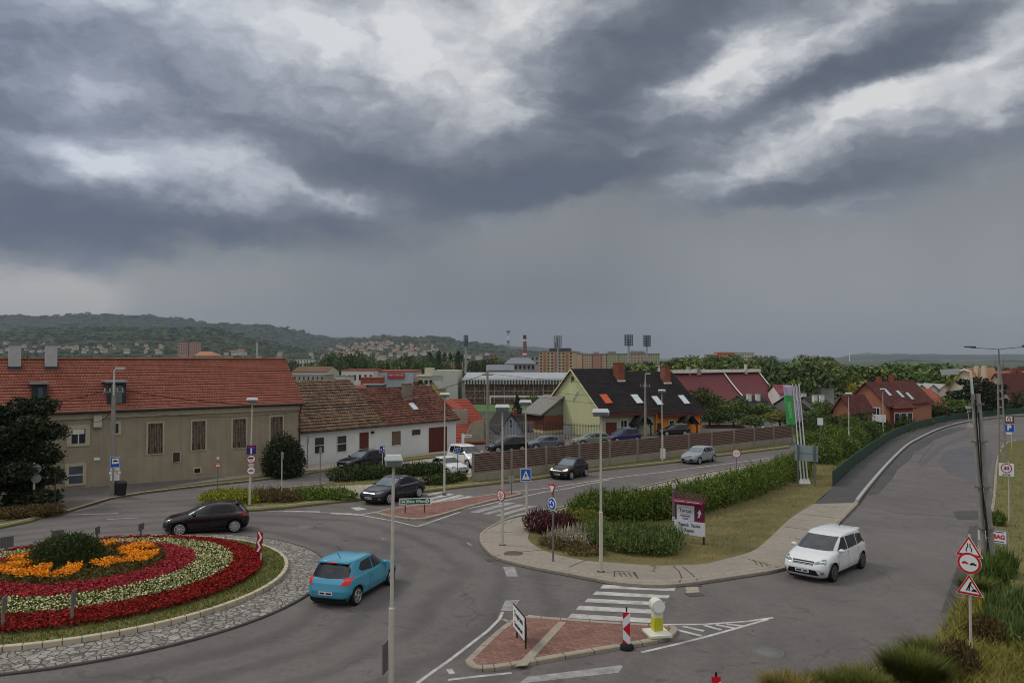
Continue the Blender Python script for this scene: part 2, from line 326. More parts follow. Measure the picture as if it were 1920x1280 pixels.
def mat_brick(name, c1, c2, mortar, scale, rot=0.0, bw=.2, rh=.1, ms=.012, axis='XY', bump=.6, rough=.85, noise=.25, offset=.5, squash=1.0):
    m = bpy.data.materials.new(name); m.use_nodes = True; nt = m.node_tree; N, L = nt.nodes, nt.links; p = N['Principled BSDF']; p.inputs['Roughness'].default_value = rough; p.inputs['Specular IOR Level'].default_value = .2
    tc = N.new('ShaderNodeTexCoord'); src = tc.outputs['Object']
    if axis == 'XZ':
        sp = N.new('ShaderNodeSeparateXYZ'); cb = N.new('ShaderNodeCombineXYZ'); L.new(src, sp.inputs[0]); L.new(sp.outputs[0], cb.inputs[0]); L.new(sp.outputs[2], cb.inputs[1]); src = cb.outputs[0]
    mp = N.new('ShaderNodeMapping'); mp.inputs['Rotation'].default_value = (0, 0, rot); L.new(src, mp.inputs[0])
    b = N.new('ShaderNodeTexBrick'); b.inputs['Scale'].default_value = scale; b.inputs['Brick Width'].default_value = bw; b.inputs['Row Height'].default_value = rh; b.inputs['Mortar Size'].default_value = ms; b.offset = offset
    b.inputs['Color1'].default_value = (*sl(c1), 1); b.inputs['Color2'].default_value = (*sl(c2), 1); b.inputs['Mortar'].default_value = (*sl(mortar), 1); b.inputs['Mortar Smooth'].default_value = .2
    L.new(mp.outputs[0], b.inputs['Vector'])
    n = N.new('ShaderNodeTexNoise'); n.inputs['Scale'].default_value = .8; n.inputs['Detail'].default_value = 8; n.inputs['Roughness'].default_value = .7; L.new(tc.outputs['Object'], n.inputs['Vector'])
    r = N.new('ShaderNodeMapRange'); L.new(n.outputs['Fac'], r.inputs[0]); r.inputs[1].default_value = .25; r.inputs[2].default_value = .75; r.inputs[3].default_value = 1 - noise; r.inputs[4].default_value = 1 + noise
    mx = N.new('ShaderNodeVectorMath'); mx.operation = 'SCALE'; L.new(b.outputs['Color'], mx.inputs[0]); L.new(r.outputs[0], mx.inputs['Scale']); L.new(mx.outputs[0], p.inputs['Base Color'])
    if bump:
        bp = N.new('ShaderNodeBump'); bp.inputs['Strength'].default_value = bump; bp.inputs['Distance'].default_value = .015; bp.invert = True; L.new(b.outputs['Fac'], bp.inputs['Height']); L.new(bp.outputs[0], p.inputs['Normal'])
    return m
def mat_cobble(name):
    m = bpy.data.materials.new(name); m.use_nodes = True; nt = m.node_tree; N, L = nt.nodes, nt.links; p = N['Principled BSDF']; p.inputs['Roughness'].default_value = .85
    tc = N.new('ShaderNodeTexCoord'); dn = N.new('ShaderNodeTexNoise'); dn.inputs['Scale'].default_value = 4; L.new(tc.outputs['Object'], dn.inputs['Vector'])
    ad = N.new('ShaderNodeVectorMath'); ad.operation = 'MULTIPLY_ADD'; L.new(dn.outputs['Color'], ad.inputs[0]); ad.inputs[1].default_value = (.22, .22, 0); L.new(tc.outputs['Object'], ad.inputs[2])
    v = N.new('ShaderNodeTexVoronoi'); v.feature = 'DISTANCE_TO_EDGE'; v.inputs['Scale'].default_value = 4.2; L.new(ad.outputs[0], v.inputs['Vector'])
    v2 = N.new('ShaderNodeTexVoronoi'); v2.inputs['Scale'].default_value = 4.2; L.new(ad.outputs[0], v2.inputs['Vector'])
    cr = N.new('ShaderNodeValToRGB'); sp = N.new('ShaderNodeSeparateXYZ'); L.new(v2.outputs['Color'], sp.inputs[0]); L.new(sp.outputs[0], cr.inputs[0])
    cr.color_ramp.elements[0].color = (*sl((112, 106, 98)), 1); cr.color_ramp.elements[1].color = (*sl((146, 140, 131)), 1)
    n = N.new('ShaderNodeTexNoise'); n.inputs['Scale'].default_value = 9; n.inputs['Detail'].default_value = 6; L.new(tc.outputs['Object'], n.inputs['Vector'])
    mm = N.new('ShaderNodeMixRGB'); mm.blend_type = 'OVERLAY'; mm.inputs[0].default_value = .7; L.new(cr.outputs[0], mm.inputs[1]); L.new(n.outputs['Fac'], mm.inputs[2])
    e = N.new('ShaderNodeMapRange'); L.new(v.outputs['Distance'], e.inputs[0]); e.inputs[1].default_value = .01; e.inputs[2].default_value = .07
    mx = N.new('ShaderNodeMixRGB'); L.new(e.outputs[0], mx.inputs[0]); mx.inputs[1].default_value = (*sl((78, 73, 68)), 1); L.new(mm.outputs[0], mx.inputs[2]); L.new(mx.outputs[0], p.inputs['Base Color'])
    bp = N.new('ShaderNodeBump'); bp.inputs['Strength'].default_value = .9; bp.inputs['Distance'].default_value = .05; L.new(e.outputs[0], bp.inputs['Height']); L.new(bp.outputs[0], p.inputs['Normal'])
    return m
ASPH = mat_asphalt('asphalt', (99, 93, 89), (82, 77, 75), 0, .4, True)
ASPH_DARK = mat_asphalt('fresh_asphalt', (74, 71, 70), (62, 60, 60), 40, .2)
PAVE = mat_asphalt('poured_pavement', (140, 131, 118), (122, 114, 102), 17, .9)
PAVE_PALE = mat_asphalt('pale_pavement', (156, 146, 130), (138, 128, 114), 27, .6)
GRASS = M('grass_soil', (84, 84, 50), .95, .2, 1.2, 1.0, 25, c2=(112, 104, 58))
GRASS_DRY = M('dry_grass_soil', (78, 80, 44), .95, .2, .5, 1.0, 25, c2=(118, 102, 64))
KERB = M('kerb_stone', (146, 136, 120), .9, .15, 3, .6, 18)
PAINT = M('road_paint', (192, 190, 184), .7, .1, 2.6, .3, 30, c2=(138, 134, 130))
PAINT_OLD = M('worn_road_paint', (160, 158, 154), .8, .1, 2.3, .3, 30, c2=(112, 109, 108))
BRICKS = mat_brick('red_pavers', (140, 100, 88), (118, 84, 75), (92, 80, 72), 1.0, R(28), .24, .16, .012)
COBBLE = mat_cobble('crazy_paving')
PSTEEL = M('galvanised_steel', (186, 180, 168), .55, .08, 4, metal=.1)
PSTEEL_DK = M('weathered_steel', (112, 110, 108), .6, .1, 5, metal=.2)
WHITE = M('white_enamel', (222, 222, 218), .5, .04, 3)
BLACK = M('black_print', (22, 22, 24), .6, .05, 3)
RED = M('sign_red', (186, 30, 40), .5, .05, 3)
BLUE = M('sign_blue', (28, 84, 178), .45, .05, 3)
NAVY = M('sign_navy', (34, 40, 120), .45, .05, 3)
GREY = M('grey_sheet', (140, 142, 142), .6, .08, 5, metal=.2)
CONC = M('concrete', (150, 145, 138), .9, .15, 2.5, .4, 40)

# ------------------------------------------------------------------ land, roads, pavements (polygons are traced as points of the real street plane)
def land():
    xs = sorted(set([-60 + i * 3 for i in range(41)] + [s * 60 * 1.12 ** k for k in range(1, 48) for s in (-1, 1)])); ys = [-60, -30, -10] + [i * 4 for i in range(0, 80)] + [320 * 1.08 ** k for k in range(1, 50)]
    vs = [(x, y, T(x, y) - .22 - (0 if y < 200 else .3 * abs(mnoise.noise((x * .01, y * .01, 0))))) for y in ys for x in xs]; n = len(xs)
    b = MB(); b.add(vs, [(j * n + i, j * n + i + 1, (j + 1) * n + i + 1, (j + 1) * n + i) for j in range(len(ys) - 1) for i in range(n - 1)], 0, True)
    g = M('meadow', (50, 60, 42), .95, .2, .03, 0, c2=(78, 84, 56))
    o = b.build('ground', g); tag(o, 'green and dry land under the town', 'ground'); struct(o)
_T0 = T
def T(x, y):
    z = -K * y if y < 260 else -6.5
    if y > 105: t = min(1, (y - 105) / 155); z -= 2.0 * t * t * (3 - 2 * t)
    if y > 260: t = min(1, (y - 260) / 600); z -= 5.5 * t * (2 - t)
    return z
land()
def sheet(name, pts, mat, dz, label, cat='road', thick=.1):
    P = [G(a, b, dz) if len((a, b)) == 2 else a for a, b in pts]
    b = MB(); b.prism([p - Vector((0, 0, thick)) for p in P], P)
    o = b.build(name, mat); tag(o, label, cat); return struct(o)
def polypts(pts, step=None): return [G(*p) for p in pts]
def smooth(pts, n=4):
    """Catmull-Rom through traced pixels"""
    out = []
    for i in range(len(pts) - 1):
        p0, p1, p2, p3 = pts[max(i - 1, 0)], pts[i], pts[i + 1], pts[min(i + 2, len(pts) - 1)]
        for k in range(n):
            t = k / n; out.append(tuple(.5 * ((2 * p1[j]) + (-p0[j] + p2[j]) * t + (2 * p0[j] - 5 * p1[j] + 4 * p2[j] - p3[j]) * t * t + (-p0[j] + 3 * p1[j] - 3 * p2[j] + p3[j]) * t ** 3) for j in (0, 1)))
    return out + [pts[-1]]
def kerb(pts, label, h=.13, w=.16, closed=False, side=1, mat=None, gap=0):
    P = [p if isinstance(p, Vector) else G(*p) for p in pts]; b = MB(); n = len(P); N_ = []
    for i in range(n):
        a = P[i - 1] if (i > 0 or closed) else P[i]; c = P[(i + 1) % n] if (i < n - 1 or closed) else P[i]
        t = (c - a); t.z = 0; t.normalize(); N_.append(Vector((-t.y, t.x, 0)) * side)
    for i in range(n if closed else n - 1):
        j = (i + 1) % n; q = []
        for k in (i, j):
            q.append([P[k] + Vector((0, 0, -.15)), P[k] + Vector((0, 0, h - .02)), P[k] + N_[k] * .02 + Vector((0, 0, h)), P[k] + N_[k] * w + Vector((0, 0, h)), P[k] + N_[k] * w + Vector((0, 0, -.15))])
        b.add(q[0] + q[1], [(a, a + 1, a + 6, a + 5) for a in range(4)] + [(4, 3, 2, 1, 0), (5, 6, 7, 8, 9)])
    # joints between the kerb stones, every 0.9 m or so
    for i in range(n if closed else n - 1):
        a, c = P[i], P[(i + 1) % n]; L_ = (c - a).length; k_ = max(1, round(L_ / .9)); nn = N_[i]; t = (c - a).normalized() * .012
        if L_ < .3 or P[i].y > 75: continue
        for q in range(k_):
            p = a.lerp(c, q / k_); p = p + Vector((0, 0, .002)); b.add([p - t - nn * .004 + Vector((0, 0, 0)), p + t - nn * .004, p + t - nn * .004 + Vector((0, 0, h - .015)), p - t - nn * .004 + Vector((0, 0, h - .015))], [(0, 1, 2, 3)], 1); b.add([p - t + nn * .01 + Vector((0, 0, h)), p + t + nn * .01 + Vector((0, 0, h)), p + t + nn * w + Vector((0, 0, h)), p - t + nn * w + Vector((0, 0, h))], [(0, 1, 2, 3)], 1)
    o = b.build('kerb', [mat or KERB, M('joint_dirt', (74, 66, 58), .95, .2, 6)]); tag(o, label, 'kerb'); return struct(o)
sheet('road', [(-2600, 1500), (-900, 1010), (-500, 960), (0, 925), (300, 880), (620, 838), (880, 815), (1100, 800), (1500, 783), (1700, 778), (2300, 762), (3600, 800), (3600, 2400), (960, 5200), (-2600, 2600)], ASPH, 0, 'grey asphalt roads of the roundabout and its arms')

# corner pavement between the two right-hand roads
c_out = [(1281, 1093), (1240, 1096), (1190, 1094), (1150, 1090), (1115, 1084), (1052, 1072), (1015, 1065), (965, 1054), (927, 1042), (905, 1022), (899, 1008), (907, 997), (928, 985), (953, 974), (995, 964), (1060, 951), (1112, 937), (1168, 924), (1231, 908), (1330, 886), (1480, 858)]
c_outR = [(1610, 942), (1565, 988), (1530, 1030), (1500, 1052), (1461, 1066), (1381, 1079), (1300, 1091), (1281, 1093)]
c_in = [(1470, 872), (1340, 896), (1252, 914), (1168, 939), (1127, 953), (1085, 965), (1043, 977), (1002, 989), (991, 1002), (993, 1014), (1012, 1027), (1043, 1039), (1097, 1050), (1147, 1054), (1231, 1059), (1314, 1057), (1348, 1050), (1407, 1034), (1436, 1014), (1481, 972), (1526, 944)]
walk = smooth(c_outR) + smooth(c_out)[1:]
sheet('sidewalk', [(1610, 942)] + walk[1:] + smooth(c_in), PAVE, .12, 'worn beige pavement curving round the hedge corner', 'pavement')
kerb(walk, 'stone kerb round the hedge corner', side=-1)
sheet('lawn', [(1470, 872)] + smooth(c_in)[1:] + [(1560, 914), (1564, 895), (1560, 850), (1500, 835)], GRASS_DRY, .10, 'dry grass slope between hedge and pavement', 'lawn')
hill_k = smooth([(1610, 942), (1626, 920), (1665, 873), (1700, 838), (1724, 823), (1759, 806), (1794, 795), (1830, 788), (1881, 782), (1940, 778), (2300, 764)])
fence_l = [(1526, 944), (1545, 930), (1562, 911), (1600, 876), (1668, 826), (1724, 802), (1794, 786), (1834, 781), (1920, 773), (2300, 760)]
sheet('footpath', [(a, b) for a, b in hill_k] + fence_l[::-1], ASPH_DARK, .12, 'dark asphalt footpath climbing beside the green fence', 'path')
kerb(hill_k, 'pale kerb of the climbing footpath', h=.16, w=.2, side=1, mat=M('pale_kerb', (160, 155, 148), .85, .15, 2))
sheet('lawn', [(1500, 838), (1560, 850), (1564, 908), (1600, 873), (1668, 824), (1724, 800), (1794, 784), (1834, 779), (1700, 772), (1560, 775), (1480, 800)], GRASS, .06, 'overgrown slope below the green fence', 'lawn')
# verge on the right
rk = smooth([(2100, 826), (1920, 826), (1902, 827), (1886, 832), (1873, 847), (1866, 880), (1861, 937), (1850, 985), (1830, 1050), (1806, 1117), (1791, 1153), (1778, 1179), (1752, 1206), (1700, 1238), (1623, 1266), (1540, 1300), (1400, 1400)])
sheet('lawn', rk + [(1400, 3000), (5200, 3000), (5200, 1000)], GRASS, .10, 'grassy bank on the right of the climbing road', 'lawn')
kerb(rk, 'kerb of the grassy bank on the right', side=1)
sheet('asphalt_patch', [(1764, 1148), (1787, 1150), (1800, 1108), (1826, 1040), (1845, 985), (1818, 985), (1806, 1030)], ASPH_DARK, .006, 'dark new asphalt strip along the right kerb', 'asphalt patch', .004)
# planted verge between roundabout and side street
v_s = smooth([(377, 944), (384, 950), (400, 955), (460, 956), (520, 952), (585, 945), (670, 936), (790, 921), (824, 917), (849, 914), (932, 905), (995, 898), (1103, 883), (1272, 865), (1340, 855), (1480, 838)])
v_n = [(1480, 832), (1340, 845), (1100, 872), (887, 903), (880, 890), (800, 890), (700, 896), (627, 905), (592, 911), (500, 919), (440, 925), (400, 932), (380, 939)]
sheet('lawn', v_s + v_n, GRASS, .10, 'planted green verge between road and side street', 'lawn')
kerb(v_s, 'kerb of the planted verge on the roundabout side', side=1); kerb([(880, 890), (800, 890), (700, 896), (627, 905), (592, 911), (500, 919), (440, 925), (400, 932), (380, 939), (377, 944)], 'kerb of the planted verge on the side street', side=1)
sheet('footpath', smooth([(560, 921), (600, 929), (640, 930), (700, 925), (760, 917), (800, 905), (840, 897), (884, 893)]) + [(884, 887), (840, 889), (780, 897), (710, 907), (630, 911), (565, 915)], PAVE_PALE, .125, 'pale path crossing the planted verge', 'path', .02)
# pavement in front of the grey building and white house
GB = [Vector((-37.6, 45.9, -2.45)), Vector((-31.4, 50.5, -1.93)), Vector((-24.5, 55.7, -1.56)), Vector((-17.43, 61.0, -1.22))]
def tri_sheet(name, lo, hi, mat, label, cat):
    b = MB(); n = len(lo)
    b.add(lo + hi, [(i, i + 1, n + i + 1, n + i) for i in range(n - 1)]); lo2 = [p - Vector((0, 0, .4)) for p in lo]
    b.add(lo2 + lo, [(i, i + 1, n + i + 1, n + i) for i in range(n - 1)])
    o = b.build(name, mat); tag(o, label, cat); return struct(o)
kl = [G(-60, 985, .12), G(127, 957, .12), G(207, 933, .12), G(265, 923, .12), G(330, 915, .12), G(400, 907, .12), G(480, 899, .12), G(580, 886, .12)]
kh = [GB[0], GB[1], GB[1].lerp(GB[2], .55), GB[2].lerp(GB[1], .1), GB[2].lerp(GB[3], .35), GB[2].lerp(GB[3], .6), GB[2].lerp(GB[3], .85), GB[3] + Vector((.6, .4, 0))]
mid = [a.lerp(b, .42) for a, b in zip(kl, kh)]
tri_sheet('sidewalk', mid, kh, PAVE, 'pavement along the foot of the grey building', 'pavement')
tri_sheet('lawn', kl, [m + Vector((0, 0, -.01)) for m in mid], GRASS, 'thin grass strip beside the grey building pavement', 'lawn')
kerb([p - Vector((0, 0, .12)) for p in kl], 'kerb below the grey building', h=.14)
sheet('sidewalk', [(565, 881), (575, 872), (700, 859), (852, 843), (880, 842), (880, 846), (820, 850), (724, 861), (650, 872), (600, 880)], PAVE_PALE, .12, 'pavement in front of the white house', 'pavement')
sheet('lawn', [(580, 886), (600, 880), (650, 872), (724, 861), (820, 851), (826, 855), (760, 862), (700, 868), (640, 878)], GRASS, .09, 'narrow grass verge by the white house', 'lawn')
sheet('parking_area', [(720, 878), (760, 866), (826, 857), (880, 849), (884, 888), (800, 889), (740, 892)], PAVE_PALE, .01, 'pale concrete yard where the white cars stand', 'parking area', .02)
# bottom-left planting behind the pine
kerb(smooth([(-100, 1000), (0, 988), (60, 975), (98, 960), (127, 957)]), 'kerb of the brown hedge bed', side=1)
sheet('lawn', [(-100, 1000), (0, 988), (60, 975), (98, 960), (127, 957), (60, 940), (-100, 940)], GRASS, .10, 'bare bed under the brown hedge', 'lawn')
AMID = mat_asphalt('patched_asphalt', (86, 84, 86), (76, 74, 77), 60, .2)
sheet('asphalt_patch', [(1628, 928), (1646, 926), (1672, 898), (1684, 878), (1706, 862), (1716, 846), (1738, 836), (1752, 824), (1780, 814), (1812, 803), (1800, 800), (1762, 808), (1728, 824), (1704, 839), (1669, 873), (1632, 919)], ASPH_DARK, .006, 'broken dark asphalt edge along the kerb of the climbing footpath', 'asphalt patch', .004)
sheet('asphalt_patch', [(1770, 846), (1800, 838), (1850, 834), (1862, 850), (1856, 884), (1820, 900), (1780, 888), (1758, 868)], AMID, .006, 'bluish repaired patch in the middle of the climbing road', 'asphalt patch', .004)
sheet('asphalt_patch', [(1724, 868), (1760, 836), (1800, 818), (1816, 812), (1822, 818), (1770, 838), (1740, 866), (1728, 876)], AMID, .0055, 'narrow repaired strip beside the bluish patch', 'asphalt patch', .004)
sheet('asphalt_patch', [(1786, 958), (1838, 956), (1842, 972), (1796, 974)], ASPH_DARK, .007, 'small dark square patch near the double pole', 'asphalt patch', .004)
# splitter islands
def island(pts, mat, label, kl_, h=.10, n=3):
    pts = smooth(pts + [pts[0]], n)[:-1]
    P = [G(*p) for p in pts]; c = sum((p for p in P), Vector()) / len(P)
    inn = [p + (c - p).normalized() * .22 + Vector((0, 0, h)) for p in P]
    b = MB(); b.prism([p - Vector((0, 0, .2)) for p in inn], inn); o = b.build('traffic_island', mat); tag(o, label, 'traffic island'); struct(o)
    ar = sum(P[i].x * P[(i + 1) % len(P)].y - P[(i + 1) % len(P)].x * P[i].y for i in range(len(P)))
    kerb(P, kl_, h=h + .004, w=.20, closed=True, side=1 if ar > 0 else -1)
island([(872, 1243), (882, 1255), (905, 1259), (960, 1253), (1060, 1235), (1165, 1217), (1235, 1205), (1264, 1194), (1270, 1184), (1255, 1177), (1165, 1172), (1052, 1163), (990, 1160), (965, 1163), (935, 1184), (900, 1215)], BRICKS, 'red paved traffic island by the near zebra crossing', 'kerb round the near traffic island', n=2)
island([(703, 963), (724, 969), (766, 975), (801, 974), (862, 957), (920, 941), (972, 930), (976, 926), (950, 925), (880, 935), (818, 944), (799, 946), (730, 956)], BRICKS, 'red paved traffic island by the far zebra crossing', 'kerb round the far traffic island', n=2)
sheet('paving_strip', [(1047, 1165), (1062, 1165), (988, 1246), (966, 1248)], KERB, .108, 'beige strip crossing the near traffic island', 'paving strip', .01)

# roundabout
RC = (-15.92, 27.8)
# slab joints, seams and cracks of the corner pavement and repaired trenches in the road
def seams(lines, label, w, mat, h, name='pavement_joint'):
    b = MB()
    for l in lines:
        l = [(x + (random.random() - .5) * 2, y + (random.random() - .5) * .8) if 0 < i < len(l) - 1 else (x, y) for i, (x, y) in enumerate(l)]
        P = [G(*p, h) for p in l]
        for a, c in zip(P[:-1], P[1:]):
            t = (c - a); t.z = 0; t.normalize(); nn = Vector((-t.y, t.x, 0)) * w / 2; b.poly([a - nn, c - nn, c + nn, a + nn])
    o = b.build(name, mat); tag(o, label, 'joint'); struct(o)
DJ = M('joint_dirt', (74, 66, 58), .95, .2, 6)
seams([[(1072, 946), (1118, 952)], [(904, 996), (950, 997), (993, 996)], [(927, 1042), (975, 1034), (1022, 1030)], [(1068, 1062), (1082, 1056), (1098, 1050)], [(1137, 931), (1166, 936)], [(1500, 962), (1580, 972)], [(1472, 987), (1562, 998)], [(1262, 1060), (1274, 1070), (1279, 1082), (1274, 1091)], [(1280, 1062), (1296, 1074), (1308, 1087)], [(1152, 1070), (1190, 1071), (1196, 1084)], [(1152, 1070), (1152, 1080)], [(1402, 1047), (1430, 1055), (1461, 1064)], [(1205, 905), (1232, 911)], [(990, 968), (1040, 972)]], 'dark joints and cracks across the corner pavement', .05, DJ, .126)
seams([[(1412, 1048), (1420, 1058)], [(1424, 1052), (1430, 1062)], [(1436, 1056), (1441, 1064)]] + [[(1160 + k * 9, 1072), (1166 + k * 9, 1080)] for k in range(4)], 'grass-grown cracks in the corner pavement', .04, M('crack_moss', (62, 62, 42), .95), .127)
seams([[(1620, 962), (1700, 962), (1790, 968), (1840, 966)], [(1720, 870), (1752, 828)], [(1722, 872), (1800, 876)], [(640, 1010), (655, 1014)], [(632, 1023), (640, 1031)]], 'dark tar-sealed seams in the asphalt', .06, M('tar_seam', (66, 62, 60), .8, .2, 3), .006, 'tar_seam')
def disc(r0, r1, z0, z1, mat, name, label, cat, n=96, kind='structure', rough=0):
    b = MB(); vs = []; rings = 6 if r0 < r1 else 1
    for k in range(rings + 1):
        r = r0 + (r1 - r0) * k / rings; z = z0 + (z1 - z0) * k / rings
        for i in range(n):
            a = 2 * PI * i / n; x, y = RC[0] + r * math.cos(a), RC[1] + r * math.sin(a); vs.append((x, y, -K * y + z))
    b.add(vs, [(k * n + i, (k + 1) * n + i, (k + 1) * n + (i + 1) % n, k * n + (i + 1) % n) for k in range(rings) for i in range(n)], 0, True)
    o = b.build(name, mat); tag(o, label, cat, kind=kind); return o
disc(7.2, 8.8, .14, .05, COBBLE, 'stone_apron', 'sloping stone paved apron ringing the roundabout', 'paving')
def ringpts(r, n=96): return [Vector((RC[0] + r * math.cos(2 * PI * i / n), RC[1] + r * math.sin(2 * PI * i / n), -K * (RC[1] + r * math.sin(2 * PI * i / n)))) for i in range(n)]
kerb(ringpts(8.88), 'low outer kerb of the roundabout apron', h=.06, w=.1, closed=True, mat=M('dark_kerb', (70, 67, 65), .9))
kerb(ringpts(7.34), 'raised inner kerb of the roundabout', h=.28, w=.15, closed=True, mat=M('pale_kerb2', (176, 164, 142), .85))
def mound(r): return float(np.interp(r, [0, 2.8, 3.85, 5.2, 6.3, 7.2], [.72, .62, .52, .42, .30, .25]))
b = MB(); vs = []; n = 96; rr = [.01, 1.4, 2.8, 3.85, 4.5, 5.2, 6.3, 6.8, 7.22]
for r in rr:
    for i in range(n):
        a = 2 * PI * i / n; x, y = RC[0] + r * math.cos(a), RC[1] + r * math.sin(a); vs.append((x, y, -K * y + mound(r)))
b.add(vs, [(k * n + i, (k + 1) * n + i, (k + 1) * n + (i + 1) % n, k * n + (i + 1) % n) for k in range(len(rr) - 1) for i in range(n)], 0, True)
struct(tag(b.build('roundabout_mound', GRASS), 'low round grass mound in the middle of the roundabout', 'mound'))

# road markings
def z(pts, ox, oy, s): return [(ox + a / s, oy + b / s) for a, b in pts]
def mark(quads, label, mat=PAINT, name='road_marking', h=.005):
    b = MB()
    for q in quads: b.poly([G(p[0], p[1], h) for p in q][::-1] if _ccw(q) else [G(p[0], p[1], h) for p in q])
    o = b.build(name, mat); tag(o, label, 'road marking'); return struct(o)
def _ccw(q): return sum(q[i][0] * q[(i + 1) % len(q)][1] - q[(i + 1) % len(q)][0] * q[i][1] for i in range(len(q))) > 0
def line(pts, w=.12):
    P = [G(*p, .005) for p in pts]; out = []
    for a, b_ in zip(P[:-1], P[1:]):
        t = (b_ - a); t.z = 0; t.normalize(); nn = Vector((-t.y, t.x, 0)) * w / 2; out.append([a - nn, b_ - nn, b_ + nn, a + nn])
    return out
def marklines(lines, label, w=.12, mat=PAINT):
    b = MB()
    for l in lines:
        ww = w
        if isinstance(l[0], (int, float)): ww, l = l[0], l[1]
        for q in line(l, ww): b.poly(q)
    o = b.build('road_marking', mat); tag(o, label, 'road marking'); return struct(o)
Z1 = lambda q: z(q, 840, 1000, 4)
for i, q in enumerate([[(1165, 381), (1712, 402), (1695, 428), (1140, 408)], [(1110, 431), (1664, 461), (1650, 484), (1085, 456)], [(1048, 484), (1632, 514), (1612, 538), (1023, 512)],
          [(985, 538), (1560, 568), (1540, 598), (958, 570)], [(925, 598), (1540, 636), (1515, 668), (900, 630)]]):
    mark([Z1(q)], 'white zebra bar at the near crossing, %s from the kerb' % ('first', 'second', 'third', 'fourth', 'fifth')[i], PAINT if i in (0, 1) else PAINT, 'zebra_bar')
mark([Z1([(600, 1070), (1290, 985), (1312, 992), (1280, 1040), (520, 1125)]), Z1([(412, 248), (498, 250), (526, 320), (440, 320)]), Z1([(430, 500), (540, 495), (480, 580), (395, 575)]), Z1([(135, 65), (152, 65), (185, 88), (168, 90)]), Z1([(400, 640), (430, 636), (462, 655), (440, 660)])], 'white give way blocks by the near traffic island', PAINT_OLD)
marklines([z([(410, 585), (385, 640), (300, 725), (150, 840), (0, 955)], 840, 1000, 4) + [(812, 1258), (776, 1284)], z([(0, 1095), (200, 1070), (478, 1042)], 840, 1000, 4), z([(1450, 888), (1700, 830), (1920, 775)], 840, 1000, 4) + [(1370, 1180), (1440, 1160)],
           z([(1600, 680), (1920, 678)], 840, 1000, 4) + [(1400, 1164), (1450, 1157)], z([(600, 612), (800, 632)], 840, 1000, 4), (.14, [(1320, 1171), (1352, 1180)]), (.14, [(1342, 1170), (1378, 1177)]), (.14, [(1362, 1169), (1396, 1173)]), (.14, z([(1640, 700), (1900, 765)], 840, 1000, 4)), (.14, z([(1760, 692), (1920, 728)], 840, 1000, 4)), (.16, [(842, 1253), (848, 1262)])], 'white outlines round the near traffic island', .11)
Z3 = lambda q: z(q, 620, 820, 4.8)
for i, q in enumerate([[(860, 510), (985, 488), (1020, 494), (880, 522)], [(860, 548), (1060, 502), (1115, 510), (900, 560)], [(900, 575), (1150, 514), (1210, 522), (920, 590)], [(920, 592), (1240, 524), (1310, 534), (925, 604)]]):
    mark([Z3(q)], 'white zebra bar behind the dark saloon, %s from the verge' % ('first', 'second', 'third', 'fourth')[i], PAINT, 'zebra_bar')
for i, q in enumerate([[(1252, 668), (1590, 582), (1670, 586), (1325, 678)], [(1362, 684), (1680, 600), (1760, 604), (1420, 692)], [(1478, 698), (1790, 612), (1862, 612), (1540, 706)], [(1590, 712), (1920, 630), (1960, 640), (1660, 722)]]):
    mark([Z3(q)], 'white zebra bar before the blue crossing sign, %s from the traffic island' % ('first', 'second', 'third', 'fourth')[i], PAINT_OLD, 'zebra_bar')
mark([Z3([(175, 630), (255, 624), (330, 642), (235, 655)])], 'white block in front of the dark saloon')
marklines([(.3, Z3([(-420, 662), (-100, 668)])), (.25, Z3([(0, 680), (260, 694)])), Z3([(260, 694), (560, 748), (780, 799), (960, 738), (1165, 668)]), Z3([(260, 694), (520, 650), (760, 614), (900, 588)]), Z3([(1180, 560), (1600, 490), (1920, 455)]) + [(1045, 912), (1145, 896), (1230, 886), (1330, 873), (1400, 864), (1480, 853)], Z3([(1180, 650), (1500, 580), (1920, 490)]) + [(1060, 916), (1145, 898)]], 'white lines round the far traffic island and along the road', .13)
marklines([[(500, 957), (660, 962)], (.2, [(104, 965), (222, 962)]), [(141, 958), (195, 945)], [(372, 918), (440, 909), (560, 893)], (.16, [(715, 1009), (724, 1010)]), (.14, [(200, 973), (260, 970)])], 'worn white lines on the far side of the roundabout', .14, PAINT_OLD)
# covers and drains
def cover(px, py, r, label, grid=False):
    b = MB(); p = G(px, py, .004)
    t = thing('manhole_cover' if not grid else 'drain_grate', label, 'manhole cover' if not grid else 'drain', p, rz=R(12))
    if grid:
        b.box(-r, r, -r * .7, r * .7, -.05, .004); b.build('grate_frame', M('iron_dark', (60, 56, 54), .8), t)
        c = MB()
        for k in range(6): c.box(-r * .85 + k * r * .3, -r * .85 + k * r * .3 + r * .14, -r * .6, r * .6, .004, .02)
        c.build('grate_bars', M('iron', (96, 92, 88), .7), t)
    else:
        b.lathe([(r, -.05), (r, .006), (r * .86, .008)], 24); b.build('cover_rim', M('iron', (96, 92, 88), .7), t)
        c = MB(); c.lathe([(r * .72, 0), (r * .7, .014), (.01, .016)], 24); c.build('cover_lid', M('lid_iron', (104, 102, 100), .6), t)
cover(1441, 1222, .46, 'large round manhole cover in the bottom right of the road'); cover(573, 987, .5, 'pale manhole cover between the far hatchback and the traffic island')
for a, l in (((1298, 1097), 'drain grate at the kerb by the zebra crossing'), ((1303, 1114), 'drain grate further out in the road by the zebra crossing')): cover(*a, .3, l, True)
cover(925, 1049, .3, 'dark drain grate at the kerb below the corner lamp post', True)
sheet('asphalt_patch', [(1285, 1099), (1308, 1099), (1314, 1113), (1288, 1113)], PAVE_PALE, .004, 'pale patch between the two drain grates', 'asphalt patch', .003)
